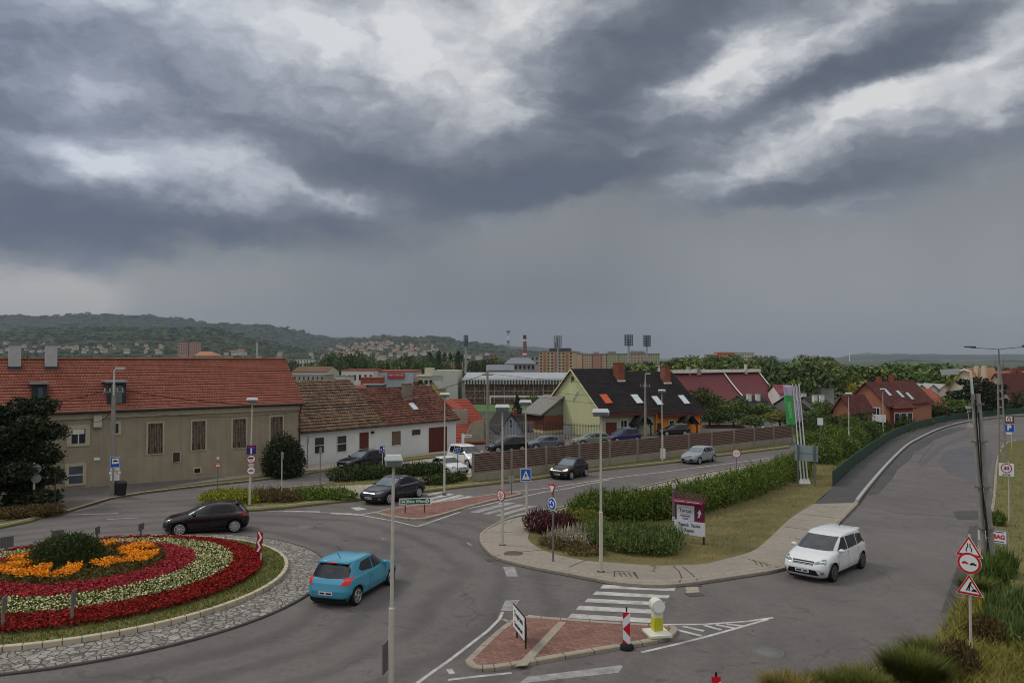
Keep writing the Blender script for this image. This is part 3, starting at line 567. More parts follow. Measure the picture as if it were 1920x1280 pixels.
b = MB(); b.lathe([(.42, -.02), (.42, .004)], 20); tag(b.build('manhole_cover', M('lid_dark', (84, 76, 70), .8), None, G(963, 1037, .124)), 'dark round cover set in the corner pavement', 'manhole cover')

# ------------------------------------------------------------------ buildings
GLASS = M('window_glass', (36, 40, 46), .12, .1, 3, spec=.6)
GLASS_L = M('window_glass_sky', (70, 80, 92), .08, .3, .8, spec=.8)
FRAME_W = M('white_frame', (206, 204, 196), .6, .05)
WOOD_DK = M('dark_wood', (70, 48, 42), .75, .2, 6, .3, 40)
DOOR_RED = M('oxblood_paint', (92, 40, 36), .6, .12, 4)
GUTTER = M('gutter_metal', (70, 56, 52), .5, .1, 4, metal=.3)
def stained(name, c, c2, c3, grad=2.2, streak=.78):
    """old plaster: patchy, with a different damp colour near the foot (a real stain with its own ragged edge)"""
    m = M(name, c, .9, .1, .6, .5, 14, c2=c2); nt = m.node_tree; N, L = nt.nodes, nt.links; p = N['Principled BSDF']
    tc = N.new('ShaderNodeTexCoord'); sp = N.new('ShaderNodeSeparateXYZ'); L.new(tc.outputs['Object'], sp.inputs[0])
    n = N.new('ShaderNodeTexNoise'); n.inputs['Scale'].default_value = 1.3; n.inputs['Detail'].default_value = 8; n.inputs['Roughness'].default_value = .7; L.new(tc.outputs['Object'], n.inputs['Vector'])
    a = N.new('ShaderNodeMath'); a.operation = 'MULTIPLY_ADD'; L.new(n.outputs['Fac'], a.inputs[0]); a.inputs[1].default_value = 2.6; L.new(sp.outputs[2], a.inputs[2])
    r = N.new('ShaderNodeMapRange'); L.new(a.outputs[0], r.inputs[0]); r.inputs[1].default_value = grad; r.inputs[2].default_value = grad + .35; r.inputs[3].default_value = .75; r.inputs[4].default_value = 0
    mx = N.new('ShaderNodeMixRGB'); L.new(r.outputs[0], mx.inputs[0]); src = p.inputs['Base Color'].links[0].from_socket; L.new(src, mx.inputs[1]); mx.inputs[2].default_value = (*sl(c3), 1)
    # vertical run-off streaks
    mp = N.new('ShaderNodeMapping'); mp.inputs['Scale'].default_value = (2.2, 2.2, .12); L.new(tc.outputs['Object'], mp.inputs[0]); n2 = N.new('ShaderNodeTexNoise'); n2.inputs['Scale'].default_value = 1.5; n2.inputs['Detail'].default_value = 5; L.new(mp.outputs[0], n2.inputs['Vector'])
    r2 = N.new('ShaderNodeMapRange'); L.new(n2.outputs['Fac'], r2.inputs[0]); r2.inputs[1].default_value = .5; r2.inputs[2].default_value = .8; r2.inputs[3].default_value = 1; r2.inputs[4].default_value = streak
    s = N.new('ShaderNodeVectorMath'); s.operation = 'SCALE'; L.new(mx.outputs[0], s.inputs[0]); L.new(r2.outputs[0], s.inputs['Scale']); L.new(s.outputs[0], p.inputs['Base Color']); return m
def roof_mat(name, c1, c2, mortar, bw=.22, rh=.34, **k): return mat_brick(name, c1, c2, mortar, 1.0, 0, bw, rh, k.pop('ms', .02), 'XY', **k)

class Bld:
    """a building: origin at its left front foot, local x along the front, local y backwards"""
    def __init__(s, p0, p1, name, label, cat, group=None):
        s.o = Vector(p0); d = Vector(p1) - s.o; s.L = math.hypot(d.x, d.y); s.a = math.atan2(d.y, d.x)
        s.root = thing(name, label, cat, s.o, s.a, group)
        s.ux = Vector((math.cos(s.a), math.sin(s.a), 0)); s.uy = Vector((-math.sin(s.a), math.cos(s.a), 0))
    def loc(s, w): d = Vector(w) - s.o; return Vector((d.dot(s.ux), d.dot(s.uy), d.z))
    def front(s, px, py, y=0.0):
        r = ray(px, py); c = Vector((0, 0, CH)) - s.o; t = (y - c.dot(s.uy)) / r.dot(s.uy); w = Vector((0, 0, CH)) + r * t; return s.loc(w)
    def side(s, px, py, x):
        r = ray(px, py); c = Vector((0, 0, CH)) - s.o; t = (x - c.dot(s.ux)) / r.dot(s.ux); return s.loc(Vector((0, 0, CH)) + r * t)
    def slope(s, px, py, ze, run, rise, y0=0.0):
        """point on the front roof slope"""
        n = Vector((0, -rise, run)); c = Vector((0, 0, CH)) - s.o; r = ray(px, py); cl = Vector((c.dot(s.ux), c.dot(s.uy), c.z)); rl = Vector((r.dot(s.ux), r.dot(s.uy), r.z))
        t = (Vector((0, y0, ze)) - cl).dot(n) / rl.dot(n); return cl + rl * t
    def window(s, px0, py0, px1, py1, mat=GLASS, frame=FRAME_W, fw=.12, bars=(1, 1), name='window', proud=.05, y=0.0, label=None, sill=True, rc=0.0):
        a, b = s.front(px0, py0, y), s.front(px1, py1, y); c, d = s.front(px0, py1, y), s.front(px1, py0, y)
        x0, x1 = (a.x + c.x) / 2, (b.x + d.x) / 2; z1, z0 = (a.z + d.z) / 2, (b.z + c.z) / 2
        return s.window_at(x0, x1, z0, z1, mat, frame, fw, bars, name, proud, y, label, sill)
    def window_at(s, x0, x1, z0, z1, mat=GLASS, frame=FRAME_W, fw=.12, bars=(1, 1), name='window', proud=.05, y=0.0, label=None, sill=True):
        b = MB(); b.box(x0, x1, y - .012, y + .05, z0, z1); w = b.build(name, mat, s.root)
        if label: w['label'] = label
        f = MB(); q = min(fw, .5 * (x1 - x0))
        f.box(x0 - q, x1 + q, y - proud, y - .002, z1, z1 + q); f.box(x0 - q, x0, y - proud, y - .002, z0, z1); f.box(x1, x1 + q, y - proud, y - .002, z0, z1)
        f.box(x0 - q, x1 + q, y - proud, y - .002, z0 - q * .7, z0); f.build('frame', frame, w)
        if bars[0] > 1 or bars[1] > 1:
            m = MB()
            for i in range(1, bars[0]): xx = x0 + (x1 - x0) * i / bars[0]; m.box(xx - .035, xx + .035, y - .032, y - .013, z0, z1)
            for i in range(1, bars[1]): zz = z0 + (z1 - z0) * i / bars[1]; m.box(x0, x1, y - .030, y - .013, zz - .03, zz + .03)
            m.build('glazing_bar', FRAME_W, w)
        return w
def gable_roof(b, x0, x1, ze, run, rise, mat, over=.35, name='roof', depth=None, courses=.36, y0=0.0, th=.12, hipR=0.0, lift=.03, parent=None):
    """front slope laid in overlapping courses; plain back slope. Each course is a real step."""
    L_ = math.hypot(run, rise); k = (L_ + over) / L_; n = max(3, int(L_ * k / courses)); m = MB(); ux = Vector((0, run, rise)) / L_; nn = Vector((0, -rise, run)) / L_
    e = Vector((0, y0, ze)) - ux * over
    for i in range(n):
        s0, s1 = L_ * k * i / n, L_ * k * (i + 1) / n
        a, c = e + ux * s0 + nn * (th + lift), e + ux * s1 + nn * th; a0 = e + ux * s0 + nn * th
        h0, h1 = hipR * max(0, s0 - over) / L_, hipR * max(0, s1 - over) / L_
        m.add([(x0, a.y, a.z), (x1 - h0, a.y, a.z), (x1 - h1, c.y, c.z), (x0, c.y, c.z), (x0, a0.y, a0.z), (x1 - h0, a0.y, a0.z)], [(0, 1, 2, 3), (4, 5, 1, 0)])
    top = e + ux * L_ * k + nn * th; dy = depth if depth is not None else run; bz = ze + rise - dy * rise / run + th
    lo = e + nn * .0
    m.add([(x0, top.y, top.z), (x1 - hipR, top.y, top.z), (x1, y0 + run + dy, bz), (x0, y0 + run + dy, bz)], [(0, 1, 2, 3)])
    m.add([(x0, lo.y, lo.z), (x1, lo.y, lo.z), (x1 - hipR, y0 + run, ze + rise - .02), (x0, y0 + run, ze + rise - .02), (x1, e.y + nn.y * th, e.z + nn.z * th), (x0, e.y + nn.y * th, e.z + nn.z * th), (x0, top.y, top.z), (x1 - hipR, top.y, top.z)], [(0, 3, 2, 1), (0, 1, 4, 5), (0, 5, 6, 3), (1, 2, 7, 4)])
    if hipR: m.add([(x1, lo.y, lo.z + th), (x1, y0 + run + dy, bz), (x1 - hipR, top.y, top.z)], [(0, 1, 2)])
    return m.build(name, mat, parent or b.root)
def gable_walls(b, x0, x1, D, z0, ze, run, rise, mat, name='wall', parent=None):
    m = MB(); prof = [(0, z0), (D, z0), (D, ze), (run, ze + rise), (0, ze)] if D > run * 1.2 else [(0, z0), (D, z0), (D, ze + rise - .1), (run, ze + rise - .02), (0, ze)]
    m.prism([(x0, y, z_) for y, z_ in prof], [(x1, y, z_) for y, z_ in prof]); return m.build(name, mat, parent or b.root)
def chimney(b, x, y, w, d, z0, z1, mat, cap=True, label=None, capm=None):
    m = MB(); m.box(x - w / 2, x + w / 2, y - d / 2, y + d / 2, z0, z1); c = m.build('chimney', mat, b.root)
    if label: c['label'] = label
    if cap:
        m = MB(); m.box(x - w / 2 - .06, x + w / 2 + .06, y - d / 2 - .06, y + d / 2 + .06, z1, z1 + .1); m.build('chimney_cap', capm or CONC, c)
    return c
def lathe_box(b): pass

# --- grey plastered building
g = Bld(GB[0], GB[3], 'old_building', 'long grey plastered building with a bright orange tiled roof and shuttered windows', 'building')
GR = stained('old_grey_plaster', (139, 128, 108), (158, 147, 126), (176, 162, 145), 1.5)
ze = 4.05 - g.o.z; gr_run, gr_rise = 4.3, 3.35
m = MB(); D = 8.6; q0 = -1.2
m.prism([(0, 0, q0), (0, D, q0), (0, D, ze), (0, gr_run, ze + gr_rise), (0, 0, ze)], [(g.L, 0, q0), (g.L, D, q0), (g.L, D, ze), (g.L, gr_run, ze + gr_rise), (g.L, 0, ze)]); m.build('wall', GR, g.root)
m = MB(); m.box(.0, g.L + .08, -.12, -.002, ze - .6, ze - .05); m.box(0, g.L + .12, -.22, -.002, ze - .22, ze + .02); m.build('cornice', M('pale_cornice', (176, 166, 146), .9, .15, 1.5), g.root)
TILE_O = roof_mat('orange_beaver_tiles', (146, 86, 68), (126, 74, 58), (84, 52, 44), .18, .30, ms=.018, noise=.22)
gable_roof(g, -3, g.L + .45, ze, gr_run, gr_rise, TILE_O, .38, courses=.30, lift=.045)
m = MB(); m.tube((-3, gr_run, ze + gr_rise + .14), (g.L + .45, gr_run, ze + gr_rise + .14), .13, n=8); m.build('ridge_tiles', TILE_O, g.root)
m = MB(); m.tube((-3, -.42, ze - .12), (g.L + .4, -.42, ze - .12), .09, n=8); p_ = g.L + .2; m.tube((p_ - .1, -.4, ze - .15), (p_ - .1, -.1, ze - .9), .05); m.tube((p_ - .1, -.1, ze - .9), (p_ - .1, -.1, .6), .05); m.build('gutter', GUTTER, g.root)
SHUT = M('grey_brown_shutter', (84, 70, 62), .8, .25, 6, .3, 30, c2=(122, 108, 96)); TRIM = M('pale_window_trim', (178, 166, 142), .9, .15, 2)
def shutter_window(px0, py0, px1, py1):
    w = g.window(px0, py0, px1, py1, WOOD_DK, TRIM, .10, name='window', sill=False)
    a, b = g.front(px0, py0), g.front(px1, py1); c = MB(); n = 9
    for k in range(n):
        x0 = a.x + (b.x - a.x) * k / n; c.box(x0 + .015, x0 + (b.x - a.x) / n - .015, -.05 - .012 * (k % 3), -.014, (b.z + .03) if k % 4 else b.z + .5, a.z - .05 - (.3 if k % 5 == 2 else 0))
    c.build('shutter', SHUT, w)
for q in [(277, 793, 305, 850), (360, 789, 385, 843), (436, 785, 461, 839), (507, 781, 530, 833)]: shutter_window(*q)
w = g.window(134, 804, 160, 831, GLASS, TRIM, .28, (2, 1), label='upper window with white sashes')
m = MB(); a, b_ = g.front(136, 805), g.front(158, 813); m.box(a.x, b_.x, -.03, -.014, b_.z, a.z); m.build('curtain', FRAME_W, w)
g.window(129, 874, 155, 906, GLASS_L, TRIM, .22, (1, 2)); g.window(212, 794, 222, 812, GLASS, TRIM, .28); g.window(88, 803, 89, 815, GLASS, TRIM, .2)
g.window(324, 848, 337, 866, WOOD_DK, TRIM, .05); g.window(364, 878, 375, 886, BLACK, TRIM, .1)
m = MB(); a, b_ = g.front(66, 880), g.front(84, 934); m.box(a.x, b_.x, -.03, .05, b_.z, a.z); m.build('door', WOOD_DK, g.root)
m = MB(); a, b_ = g.front(176, 858), g.front(187, 862); m.box(a.x, b_.x, -.04, .0, b_.z, a.z); m.build('name_plate', WHITE, g.root)
m = MB(); a, b_ = g.front(175, 778), g.front(185, 800); m.box(a.x, a.x + .5, -.25, 0, b_.z, a.z); m.build('cable_box', PSTEEL, g.root)
for px in (28, 96):
    s_ = g.slope(px, 690, ze, gr_run, gr_rise); cz = g.slope(px, 690, ze, gr_run, gr_rise); y = cz.y
    t = g.front(px, 646, y); c = chimney(g, t.x, y, .72, .6, ze + 2.2, t.z, M('zinc_grey_render', (168, 168, 170), .6, .1, 3), True, capm=M('zinc_cap', (120, 124, 128), .5))
    m = MB(); m.box(t.x - .42, t.x + .42, y - .36, y + .36, cz.z - .35, cz.z + .12); m.build('flashing', M('dark_flashing', (56, 62, 70), .5), c)
for px0, px1, py0, py1 in ((56, 88, 718, 752), (198, 236, 715, 762)):
    e = g.slope((px0 + px1) / 2, py1, ze, gr_run, gr_rise); f0, f1 = g.front(px0 + 4, py0 + 3, e.y), g.front(px1, py1, e.y)
    d = MB(); x0, x1 = f0.x, f1.x; zt = f0.z; yb = e.y + (zt - e.z) / gr_rise * gr_run + .5
    d.prism([(x0, e.y, e.z - .2), (x0, e.y, zt), (x0, yb, zt + .15), (x0, yb, e.z - .2)], [(x1, e.y, e.z - .2), (x1, e.y, zt), (x1, yb, zt + .15), (x1, yb, e.z - .2)]); dm = d.build('dormer', M('dark_zinc', (54, 56, 62), .5, .15, 3, metal=.3), g.root)
    d = MB(); d.box(x0 - .12, x1 + .12, e.y - .3, yb, zt + .02, zt + .14); d.build('dormer_roof', M('zinc_sheet', (132, 136, 138), .45, .1, 2, metal=.4), dm)
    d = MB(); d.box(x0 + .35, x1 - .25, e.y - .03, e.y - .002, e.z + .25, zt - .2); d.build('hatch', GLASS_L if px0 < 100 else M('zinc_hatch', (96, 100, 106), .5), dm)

# --- white house with two old tiled roofs
A0, A1 = G(562, 873), G(855, 843.5)
h = Bld(A0, A1, 'white_house', 'low white house with mossy brown tiled roof and dark red door', 'house')
WHT = stained('white_render', (196, 196, 194), (210, 210, 208), (168, 164, 156), .25, .97)
za, zb = h.front(563, 803).z, h.front(853, 787).z; hz = (za + zb) / 2
OLDT = roof_mat('old_brown_tiles', (134, 108, 82), (88, 70, 56), (56, 46, 38), .24, .30, ms=.03, noise=.5)
OLDR = roof_mat('old_red_tiles', (140, 92, 72), (92, 56, 46), (54, 40, 36), .22, .26, ms=.03, noise=.5)
xs_ = h.front(742, 796).x * .86; hr, hri = 4.2, 3.0; D = 8.2
m = MB(); m.prism([(0, 0, -1), (0, D, -1), (0, D, hz), (0, hr, hz + hri), (0, 0, hz)], [(h.L, 0, -1), (h.L, D, -1), (h.L, D, hz), (h.L, hr, hz + hri), (h.L, 0, hz)]); m.build('wall', WHT, h.root)
gable_roof(h, -.1, xs_, hz, 5.7, 4.07, OLDT, .35, courses=.42, lift=.07, name='roof')['label'] = 'taller brown tiled roof half'
m = MB(); m.prism([(xs_ - .3, 0.1, hz - .3), (xs_ - .3, 11.3, hz - .3), (xs_ - .3, 5.7, hz + 4.0)], [(xs_ - .05, .1, hz - .3), (xs_ - .05, 11.3, hz - .3), (xs_ - .05, 5.7, hz + 4.0)]); m.build('fire_gable', WHT, h.root)
gable_roof(h, xs_ + .02, h.L + .25, hz, hr, hri, OLDR, .35, courses=.36, lift=.06, name='roof')['label'] = 'lower reddish tiled roof half'
m = MB(); m.tube((xs_, hr, hz + hri + .13), (h.L + .25, hr, hz + hri + .13), .13); m.build('ridge_tiles', OLDR, h.root)
m = MB(); m.tube((0, -.36, hz - .16), (h.L, -.36, hz - .16), .07); m.build('gutter', GUTTER, h.root)
c_ = h.slope(763, 750, hz, hr, hri); t = h.front(763, 719, c_.y)
chimney(h, t.x, c_.y, .95, .6, hz + 1.2, t.z, M('brown_chimney_render', (126, 112, 100), .9, .2, 3))
c_ = h.slope(774, 765, hz, hr, hri); m = MB(); nn = Vector((0, -hri, hr)).normalized(); uu = Vector((0, hr, hri)).normalized(); o_ = c_ + nn * .28
m.prism([tuple(o_ + Vector((sx * .3, 0, 0)) + uu * sy * .5 - nn * .15) for sx, sy in ((-1, -1), (1, -1), (1, 1), (-1, 1))], [tuple(o_ + Vector((sx * .3, 0, 0)) + uu * sy * .5) for sx, sy in ((-1, -1), (1, -1), (1, 1), (-1, 1))]); m.build('roof_window', M('skylight_glass', (190, 200, 204), .15, .05, 2, spec=.8), h.root)
for q in [(590, 820, 607, 849), (632, 817, 649, 846), (734, 808, 751, 834)]: h.window(*q, mat=GLASS if q[0] < 700 else M('brown_blind', (104, 84, 70), .8), frame=WHT, fw=.08, bars=(1, 2) if q[0] < 700 else (1, 1))
w = h.window(772, 805, 788, 815, WOOD_DK, WHT, .08)
for q, nm, mt in (((674, 811, 691, 847), 'door', DOOR_RED), ((804, 802, 838, 846), 'garage_door', DOOR_RED)):
    a, b_ = h.front(q[0], q[1]), h.front(q[2], q[3]); m = MB(); m.box(a.x, b_.x, -.02, .05, b_.z, a.z); d = m.build(nm, mt, h.root)
    n = 3 if nm == 'door' else 8; m = MB()
    for k in range(n): xx = a.x + (b_.x - a.x) * (k + .5) / n; m.box(xx - .03, xx + .03, -.035, -.021, b_.z + .1, a.z - .1)
    m.build('panel', WOOD_DK if nm != 'door' else DOOR_RED, d)
a = h.front(697, 809); m = MB(); m.box(a.x - .1, a.x + .1, -.3, 0, a.z - .15, a.z + .05); m.build('wall_lamp', BLACK, h.root)

# --- green and orange semi-detached house
C0 = A(1128, 833, 95.0); d0 = Vector((.86, .51, 0)); C1 = C0 + d0 * 16.8
s = Bld(C0, C1, 'semi_detached_house', 'two-part house, lime green gable half and orange half under a steep black roof', 'house')
gz = s.front(1128, 770).z; DP = 12.8; run = 6.4; L1 = s.front(1227, 780).x
apex = s.side(1074, 691, 0).z; rise = apex - gz - .1
GRN = M('lime_green_render', (184, 186, 140), .9, .05, .5, .3, 30); PGR = M('pale_green_render', (158, 166, 142), .9, .06, .5, .3, 30); ORG = M('orange_render', (216, 134, 56), .9, .06, .5, .3, 30)
BROOF = roof_mat('black_roof_tiles', (44, 38, 38), (34, 30, 31), (22, 20, 20), .3, .34, ms=.02, noise=.2, bump=1)
m = MB(); prof = [(0, -1), (DP, -1), (DP, gz), (run, gz + rise), (0, gz)]
m.prism([(0.0, y, z_) for y, z_ in prof], [(.3, y, z_) for y, z_ in prof]); m.build('gable_wall', GRN, s.root)
m = MB(); m.prism([(.3, y, z_) for y, z_ in [(0.02, -1), (DP, -1), (DP, gz), (run, gz + rise - .3), (0.02, gz)]], [(L1, y, z_) for y, z_ in [(0.02, -1), (DP, -1), (DP, gz), (run, gz + rise - .3), (0.02, gz)]]); m.build('wall', PGR, s.root)
o2 = -.45; m = MB(); m.prism([(L1, y, z_) for y, z_ in [(-.35, -1.5), (DP - .4, -1.5), (DP - .4, gz + o2), (run - .1, gz + rise + o2 - .3), (-.35, gz + o2)]], [(s.L, y, z_) for y, z_ in [(-.35, -1.5), (DP - .4, -1.5), (DP - .4, gz + o2), (run - .1, gz + rise + o2 - .3), (-.35, gz + o2)]]); m.build('wall', ORG, s.root)['label'] = 'orange rendered right half'
gable_roof(s, -.3, L1 + .25, gz, run, rise, BROOF, .6, courses=.36, lift=.03); gable_roof(s, L1 + .26, s.L + .4, gz + o2, run - .1, rise, BROOF, .6, courses=.36, lift=.03, y0=-.35)
m = MB(); m.box(-.1, L1, -.75, -.3, gz - .75, gz - .35); m.box(L1 + .1, s.L + .2, -1.1, -.66, gz + o2 - .7, gz + o2 - .35); m.build('eaves_board', M('brown_board', (84, 44, 36), .7, .2, 3), s.root)
m = MB(); e_ = Vector((0, run, rise)).normalized() * .62; m.tube((-.3, -.68, gz - .5), (L1, -.68, gz - .5), .07); m.tube((.35, -.5, gz - .5), (.35, -.1, gz - .9), .05); m.tube((.35, -.1, gz - .9), (.35, -.1, -.5), .05); m.build('gutter', M('white_gutter', (180, 176, 170), .4), s.root)
m = MB()
for (ya, za_, yb, zb_) in ((-.5, gz - .45, run, gz + rise + .02), (run, gz + rise + .02, DP + .5, gz - .45)): m.prism([(-.36, ya, za_ - .15), (-.36, yb, zb_ - .15), (-.36, yb, zb_ + .12), (-.36, ya, za_ + .12)], [(-.3, ya, za_ - .15), (-.3, yb, zb_ - .15), (-.3, yb, zb_ + .12), (-.3, ya, za_ + .12)])
m.build('verge_board', M('pale_verge', (196, 196, 150), .7), s.root)
w_ = s.side(1074, 713, 0); m = MB(); m.box(-.03, .02, w_.y - .32, w_.y + .32, w_.z - .5, w_.z + .5); m.build('gable_vent', WOOD_DK, s.root)
def rhomb(y, z_, a, b, x=-.05): return [(x, y - a, z_), (x, y, z_ + b), (x, y + a, z_), (x, y, z_ - b)]
w_ = s.side(1075, 733, 0); m = MB(); m.prism(rhomb(w_.y, w_.z, 1.25, 1.45, .0), rhomb(w_.y, w_.z, 1.25, 1.45, -.06)); m.prism(rhomb(w_.y, w_.z, 1.0, 1.2, -.0601), rhomb(w_.y, w_.z, 1.0, 1.2, -.1)); m.build('diamond_ornament', M('ornament_render', (188, 194, 150), .9), s.root)
BRK = mat_brick('red_chimney_brick', (146, 78, 58), (126, 66, 50), (124, 96, 80), 1, 0, .25, .08, .01, 'XZ')
for px, pyb, wd in ((1163, 714, 1.15), (1250, 718, 1.1)):
    c_ = s.slope(px, pyb, gz, run, rise); t = s.front(px, 681 if px < 1200 else 688, c_.y); c = chimney(s, t.x, c_.y + .3, wd, 1.0, c_.z - .8, t.z, BRK, True, capm=BRK)
    m = MB(); m.box(t.x - wd / 2 - .08, t.x + wd / 2 + .08, c_.y - .35, c_.y + .3, c_.z - .1, c_.z + .12); m.build('flashing', FRAME_W, c)
for px, mt in ((1155, None), (1146, None)): pass
for px, py, mt, ss in ((1135, 750, M('orange_blind', (196, 82, 44), .6), .55), (1193, 750, M('skylight_glass', (190, 200, 204), .15, .05, 2, spec=.8), .55), (1231, 753, M('skylight_glass', (190, 200, 204)), .5), (1281, 751, M('skylight_glass', (190, 200, 204)), .5)):
    zz, y0 = (gz, 0) if px < 1227 else (gz + o2, -.35); c_ = s.slope(px, py, zz, run, rise, y0); nn = Vector((0, -rise, run)).normalized(); uu = Vector((0, run, rise)).normalized(); o_ = c_ + nn * .28
    qd = [(-1, -1), (1, -1), (1, 1), (-1, 1)]; m = MB()
    m.prism([tuple(o_ + Vector((sx * ss, 0, 0)) + uu * sy * .85 - nn * .2) for sx, sy in qd], [tuple(o_ + Vector((sx * ss, 0, 0)) + uu * sy * .85) for sx, sy in qd]); w = m.build('roof_window', mt, s.root)
    m = MB(); m.prism([tuple(o_ + Vector((sx * (ss + .12), 0, 0)) + uu * (sy * .95) - nn * .25) for sx, sy in qd], [tuple(o_ + Vector((sx * (ss + .12), 0, 0)) + uu * (sy * .95) - nn * .04) for sx, sy in qd]); m.build('frame', WOOD_DK, w)
def box_on(b, q, name, mat, y0, y1, y=0.0):
    a, c = b.front(q[0], q[1], y), b.front(q[2], q[3], y); m = MB(); m.box(a.x, c.x, y + y0, y + y1, min(a.z, c.z), max(a.z, c.z)); return m.build(name, mat, b.root)
box_on(s, (1136, 792, 1156, 826), 'garage_door', DOOR_RED, -.03, .03)
s.window(1164, 788, 1175, 810, GLASS, M('cream_trim', (198, 196, 176), .8), .14, (2, 1)); s.window(1213, 786, 1221, 792, GLASS, M('cream_trim', (198, 196, 176)), .1)
s.window(1255, 789, 1264, 809, GLASS, M('cream_trim', (198, 196, 176)), .14, (1, 1), y=-.35); s.window(1295, 786, 1304, 793, GLASS, M('cream_trim', (198, 196, 176)), .12, (1, 1), y=-.35)
box_on(s, (1232, 793, 1243, 818), 'garage_door', WOOD_DK, -.03, .03, -.35)['label'] = 'dark garage door of the orange half'
for px, y_, pd, nm in ((1194, 0, 1188, 'g'), (1281, -.35, 1277, 'o')):
    bx = s.front(px, 800, y_); zt = s.front(px, 779, y_ - 1.2).z; zf = s.front(px, 822, y_).z - .6
    box_on(s, (pd - 5, 791, pd + 3, 826), 'door', WOOD_DK, -.03, .03, y_)
    m = MB(); hw = 1.35
    for sg in (-1, 1): m.prism([(bx.x, y_ - 1.7, zt), (bx.x, y_ - 1.7, zt + .12), (bx.x + sg * hw, y_ - 1.7, zt - 1.15), (bx.x + sg * hw, y_ - 1.7, zt - 1.27)], [(bx.x, y_, zt), (bx.x, y_, zt + .12), (bx.x + sg * hw, y_, zt - 1.15), (bx.x + sg * hw, y_, zt - 1.27)])
    pr = m.build('porch_roof', BROOF, s.root); m = MB()
    for sg in (-1, 1):
        m.box(bx.x + sg * 1.1 - .07, bx.x + sg * 1.1 + .07, y_ - 1.55, y_ - 1.41, zf, zt - 1.05); m.tube((bx.x + sg * 1.1, y_ - 1.48, zt - 1.7), (bx.x + sg * .3, y_ - 1.48, zt - .75), .05); m.tube((bx.x + sg * 1.1, y_ - 1.48, zt - 1.1), (bx.x, y_ - 1.48, zt - .1), .06)
    m.box(bx.x - 1.1, bx.x + 1.1, y_ - 1.55, y_ - 1.41, zt - 1.2, zt - 1.08); m.build('porch_frame', WOOD_DK, pr)
# annex at the back left: timber balcony and pale base
a = s.loc(A(1003, 800, 109)); m = MB(); m.prism([(-3.2, 8.6, -2), (-3.2, 13, -2), (0, 13, -2), (0, 8.6, -2)], [(-3.2, 8.6, 1.2), (-3.2, 13, 1.2), (0, 13, 1.2), (0, 8.6, 1.2)]); an = m.build('annex_wall', M('cream_yellow_render', (196, 186, 130), .9, .06), s.root)
m = MB(); m.box(-3.2, 0, 8.55, 13, 1.2, 3.2); m.build('timber_balcony', M('brown_slats', (112, 66, 52), .8, .3, 5), an)
m = MB(); m.prism([(-3.8, 8.2, 3.2), (-.05, 8.2, 5.6), (-.05, 8.2, 5.8), (-3.8, 8.2, 3.4)], [(-3.8, 13.3, 3.2), (-.05, 13.3, 5.6), (-.05, 13.3, 5.8), (-3.8, 13.3, 3.4)]); m.prism([(-3.2, 8.6, 3.2), (-.05, 8.6, 3.2), (-.05, 8.6, 5.5)], [(-3.2, 13, 3.2), (-.05, 13, 3.2), (-.05, 13, 5.5)]); m.build('annex_roof', M('grey_annex_roof', (120, 116, 110), .8, .15), an)

# --- generic houses and blocks of the town
def simple_house(name, label, pl, pr, py_base, py_eave, py_ridge, Y, ang, depth, wall, roof, cat='house', group=None, wins=0, gable_front=False, hip=0, courses=.6):
    """gabled house whose front spans pixels pl..pr at distance Y, turned by ang degrees"""
    P0 = A(pl, py_base, Y); r = ray(pr, py_base); a = R(ang); t = Vector((math.cos(a), math.sin(a), 0))
    # P0 + t*s on the ray to pr:  (P0.x + t.x s)/(P0.y + t.y s) = r.x
    s_ = (r.x * P0.y - P0.x) / (t.x - r.x * t.y); P1 = P0 + t * s_; z0 = P0.z
    b = Bld((P0.x, P0.y, z0), (P1.x, P1.y, z0), name, label, cat, group)
    e = b.front((pl + pr) / 2, py_eave).z
    if gable_front:
        w2 = b.L / 2; rz_ = b.front((pl + pr) / 2, py_ridge).z; m = MB(); prof = [(0, -3), (b.L, -3), (b.L, e), (w2, rz_), (0, e)]
        m.prism([(x, 0, z_) for x, z_ in prof], [(x, depth, z_) for x, z_ in prof]); b.wall = m.build('wall', wall, b.root)
        m = MB(); o = .35; k = (rz_ - e) / w2
        for sg, xc in ((-1, 0), (1, b.L)):
            m.prism([(w2, -o, rz_ + .05), (w2, -o, rz_ + .25), (xc + sg * o, -o, e - k * o + .2), (xc + sg * o, -o, e - k * o)], [(w2, depth + o, rz_ + .05), (w2, depth + o, rz_ + .25), (xc + sg * o, depth + o, e - k * o + .2), (xc + sg * o, depth + o, e - k * o)])
        m.build('roof', roof, b.root); b.ze, b.rz = e, rz_
    else:
        run = depth / 2; rz_ = b.front((pl + pr) / 2, py_ridge, run).z; m = MB(); prof = [(0, -3), (depth, -3), (depth, e), (run, rz_ - .1), (0, e)]
        m.prism([(0, y, z_) for y, z_ in prof], [(b.L - hip, y, z_) for y, z_ in prof]) if not hip else m.box(0, b.L, 0, depth, -3, e)
        b.wall = m.build('wall', wall, b.root); gable_roof(b, -.3, b.L + .3, e, run, rz_ - e, roof, .4, courses=courses, hipR=hip, lift=.04); b.ze, b.rz = e, rz_
    for k in range(wins):
        x = b.L * (k + .5) / wins; b.window_at(x - .45, x + .45, e - 2.1, e - .8, GLASS, FRAME_W, .1, name='window')
    return b
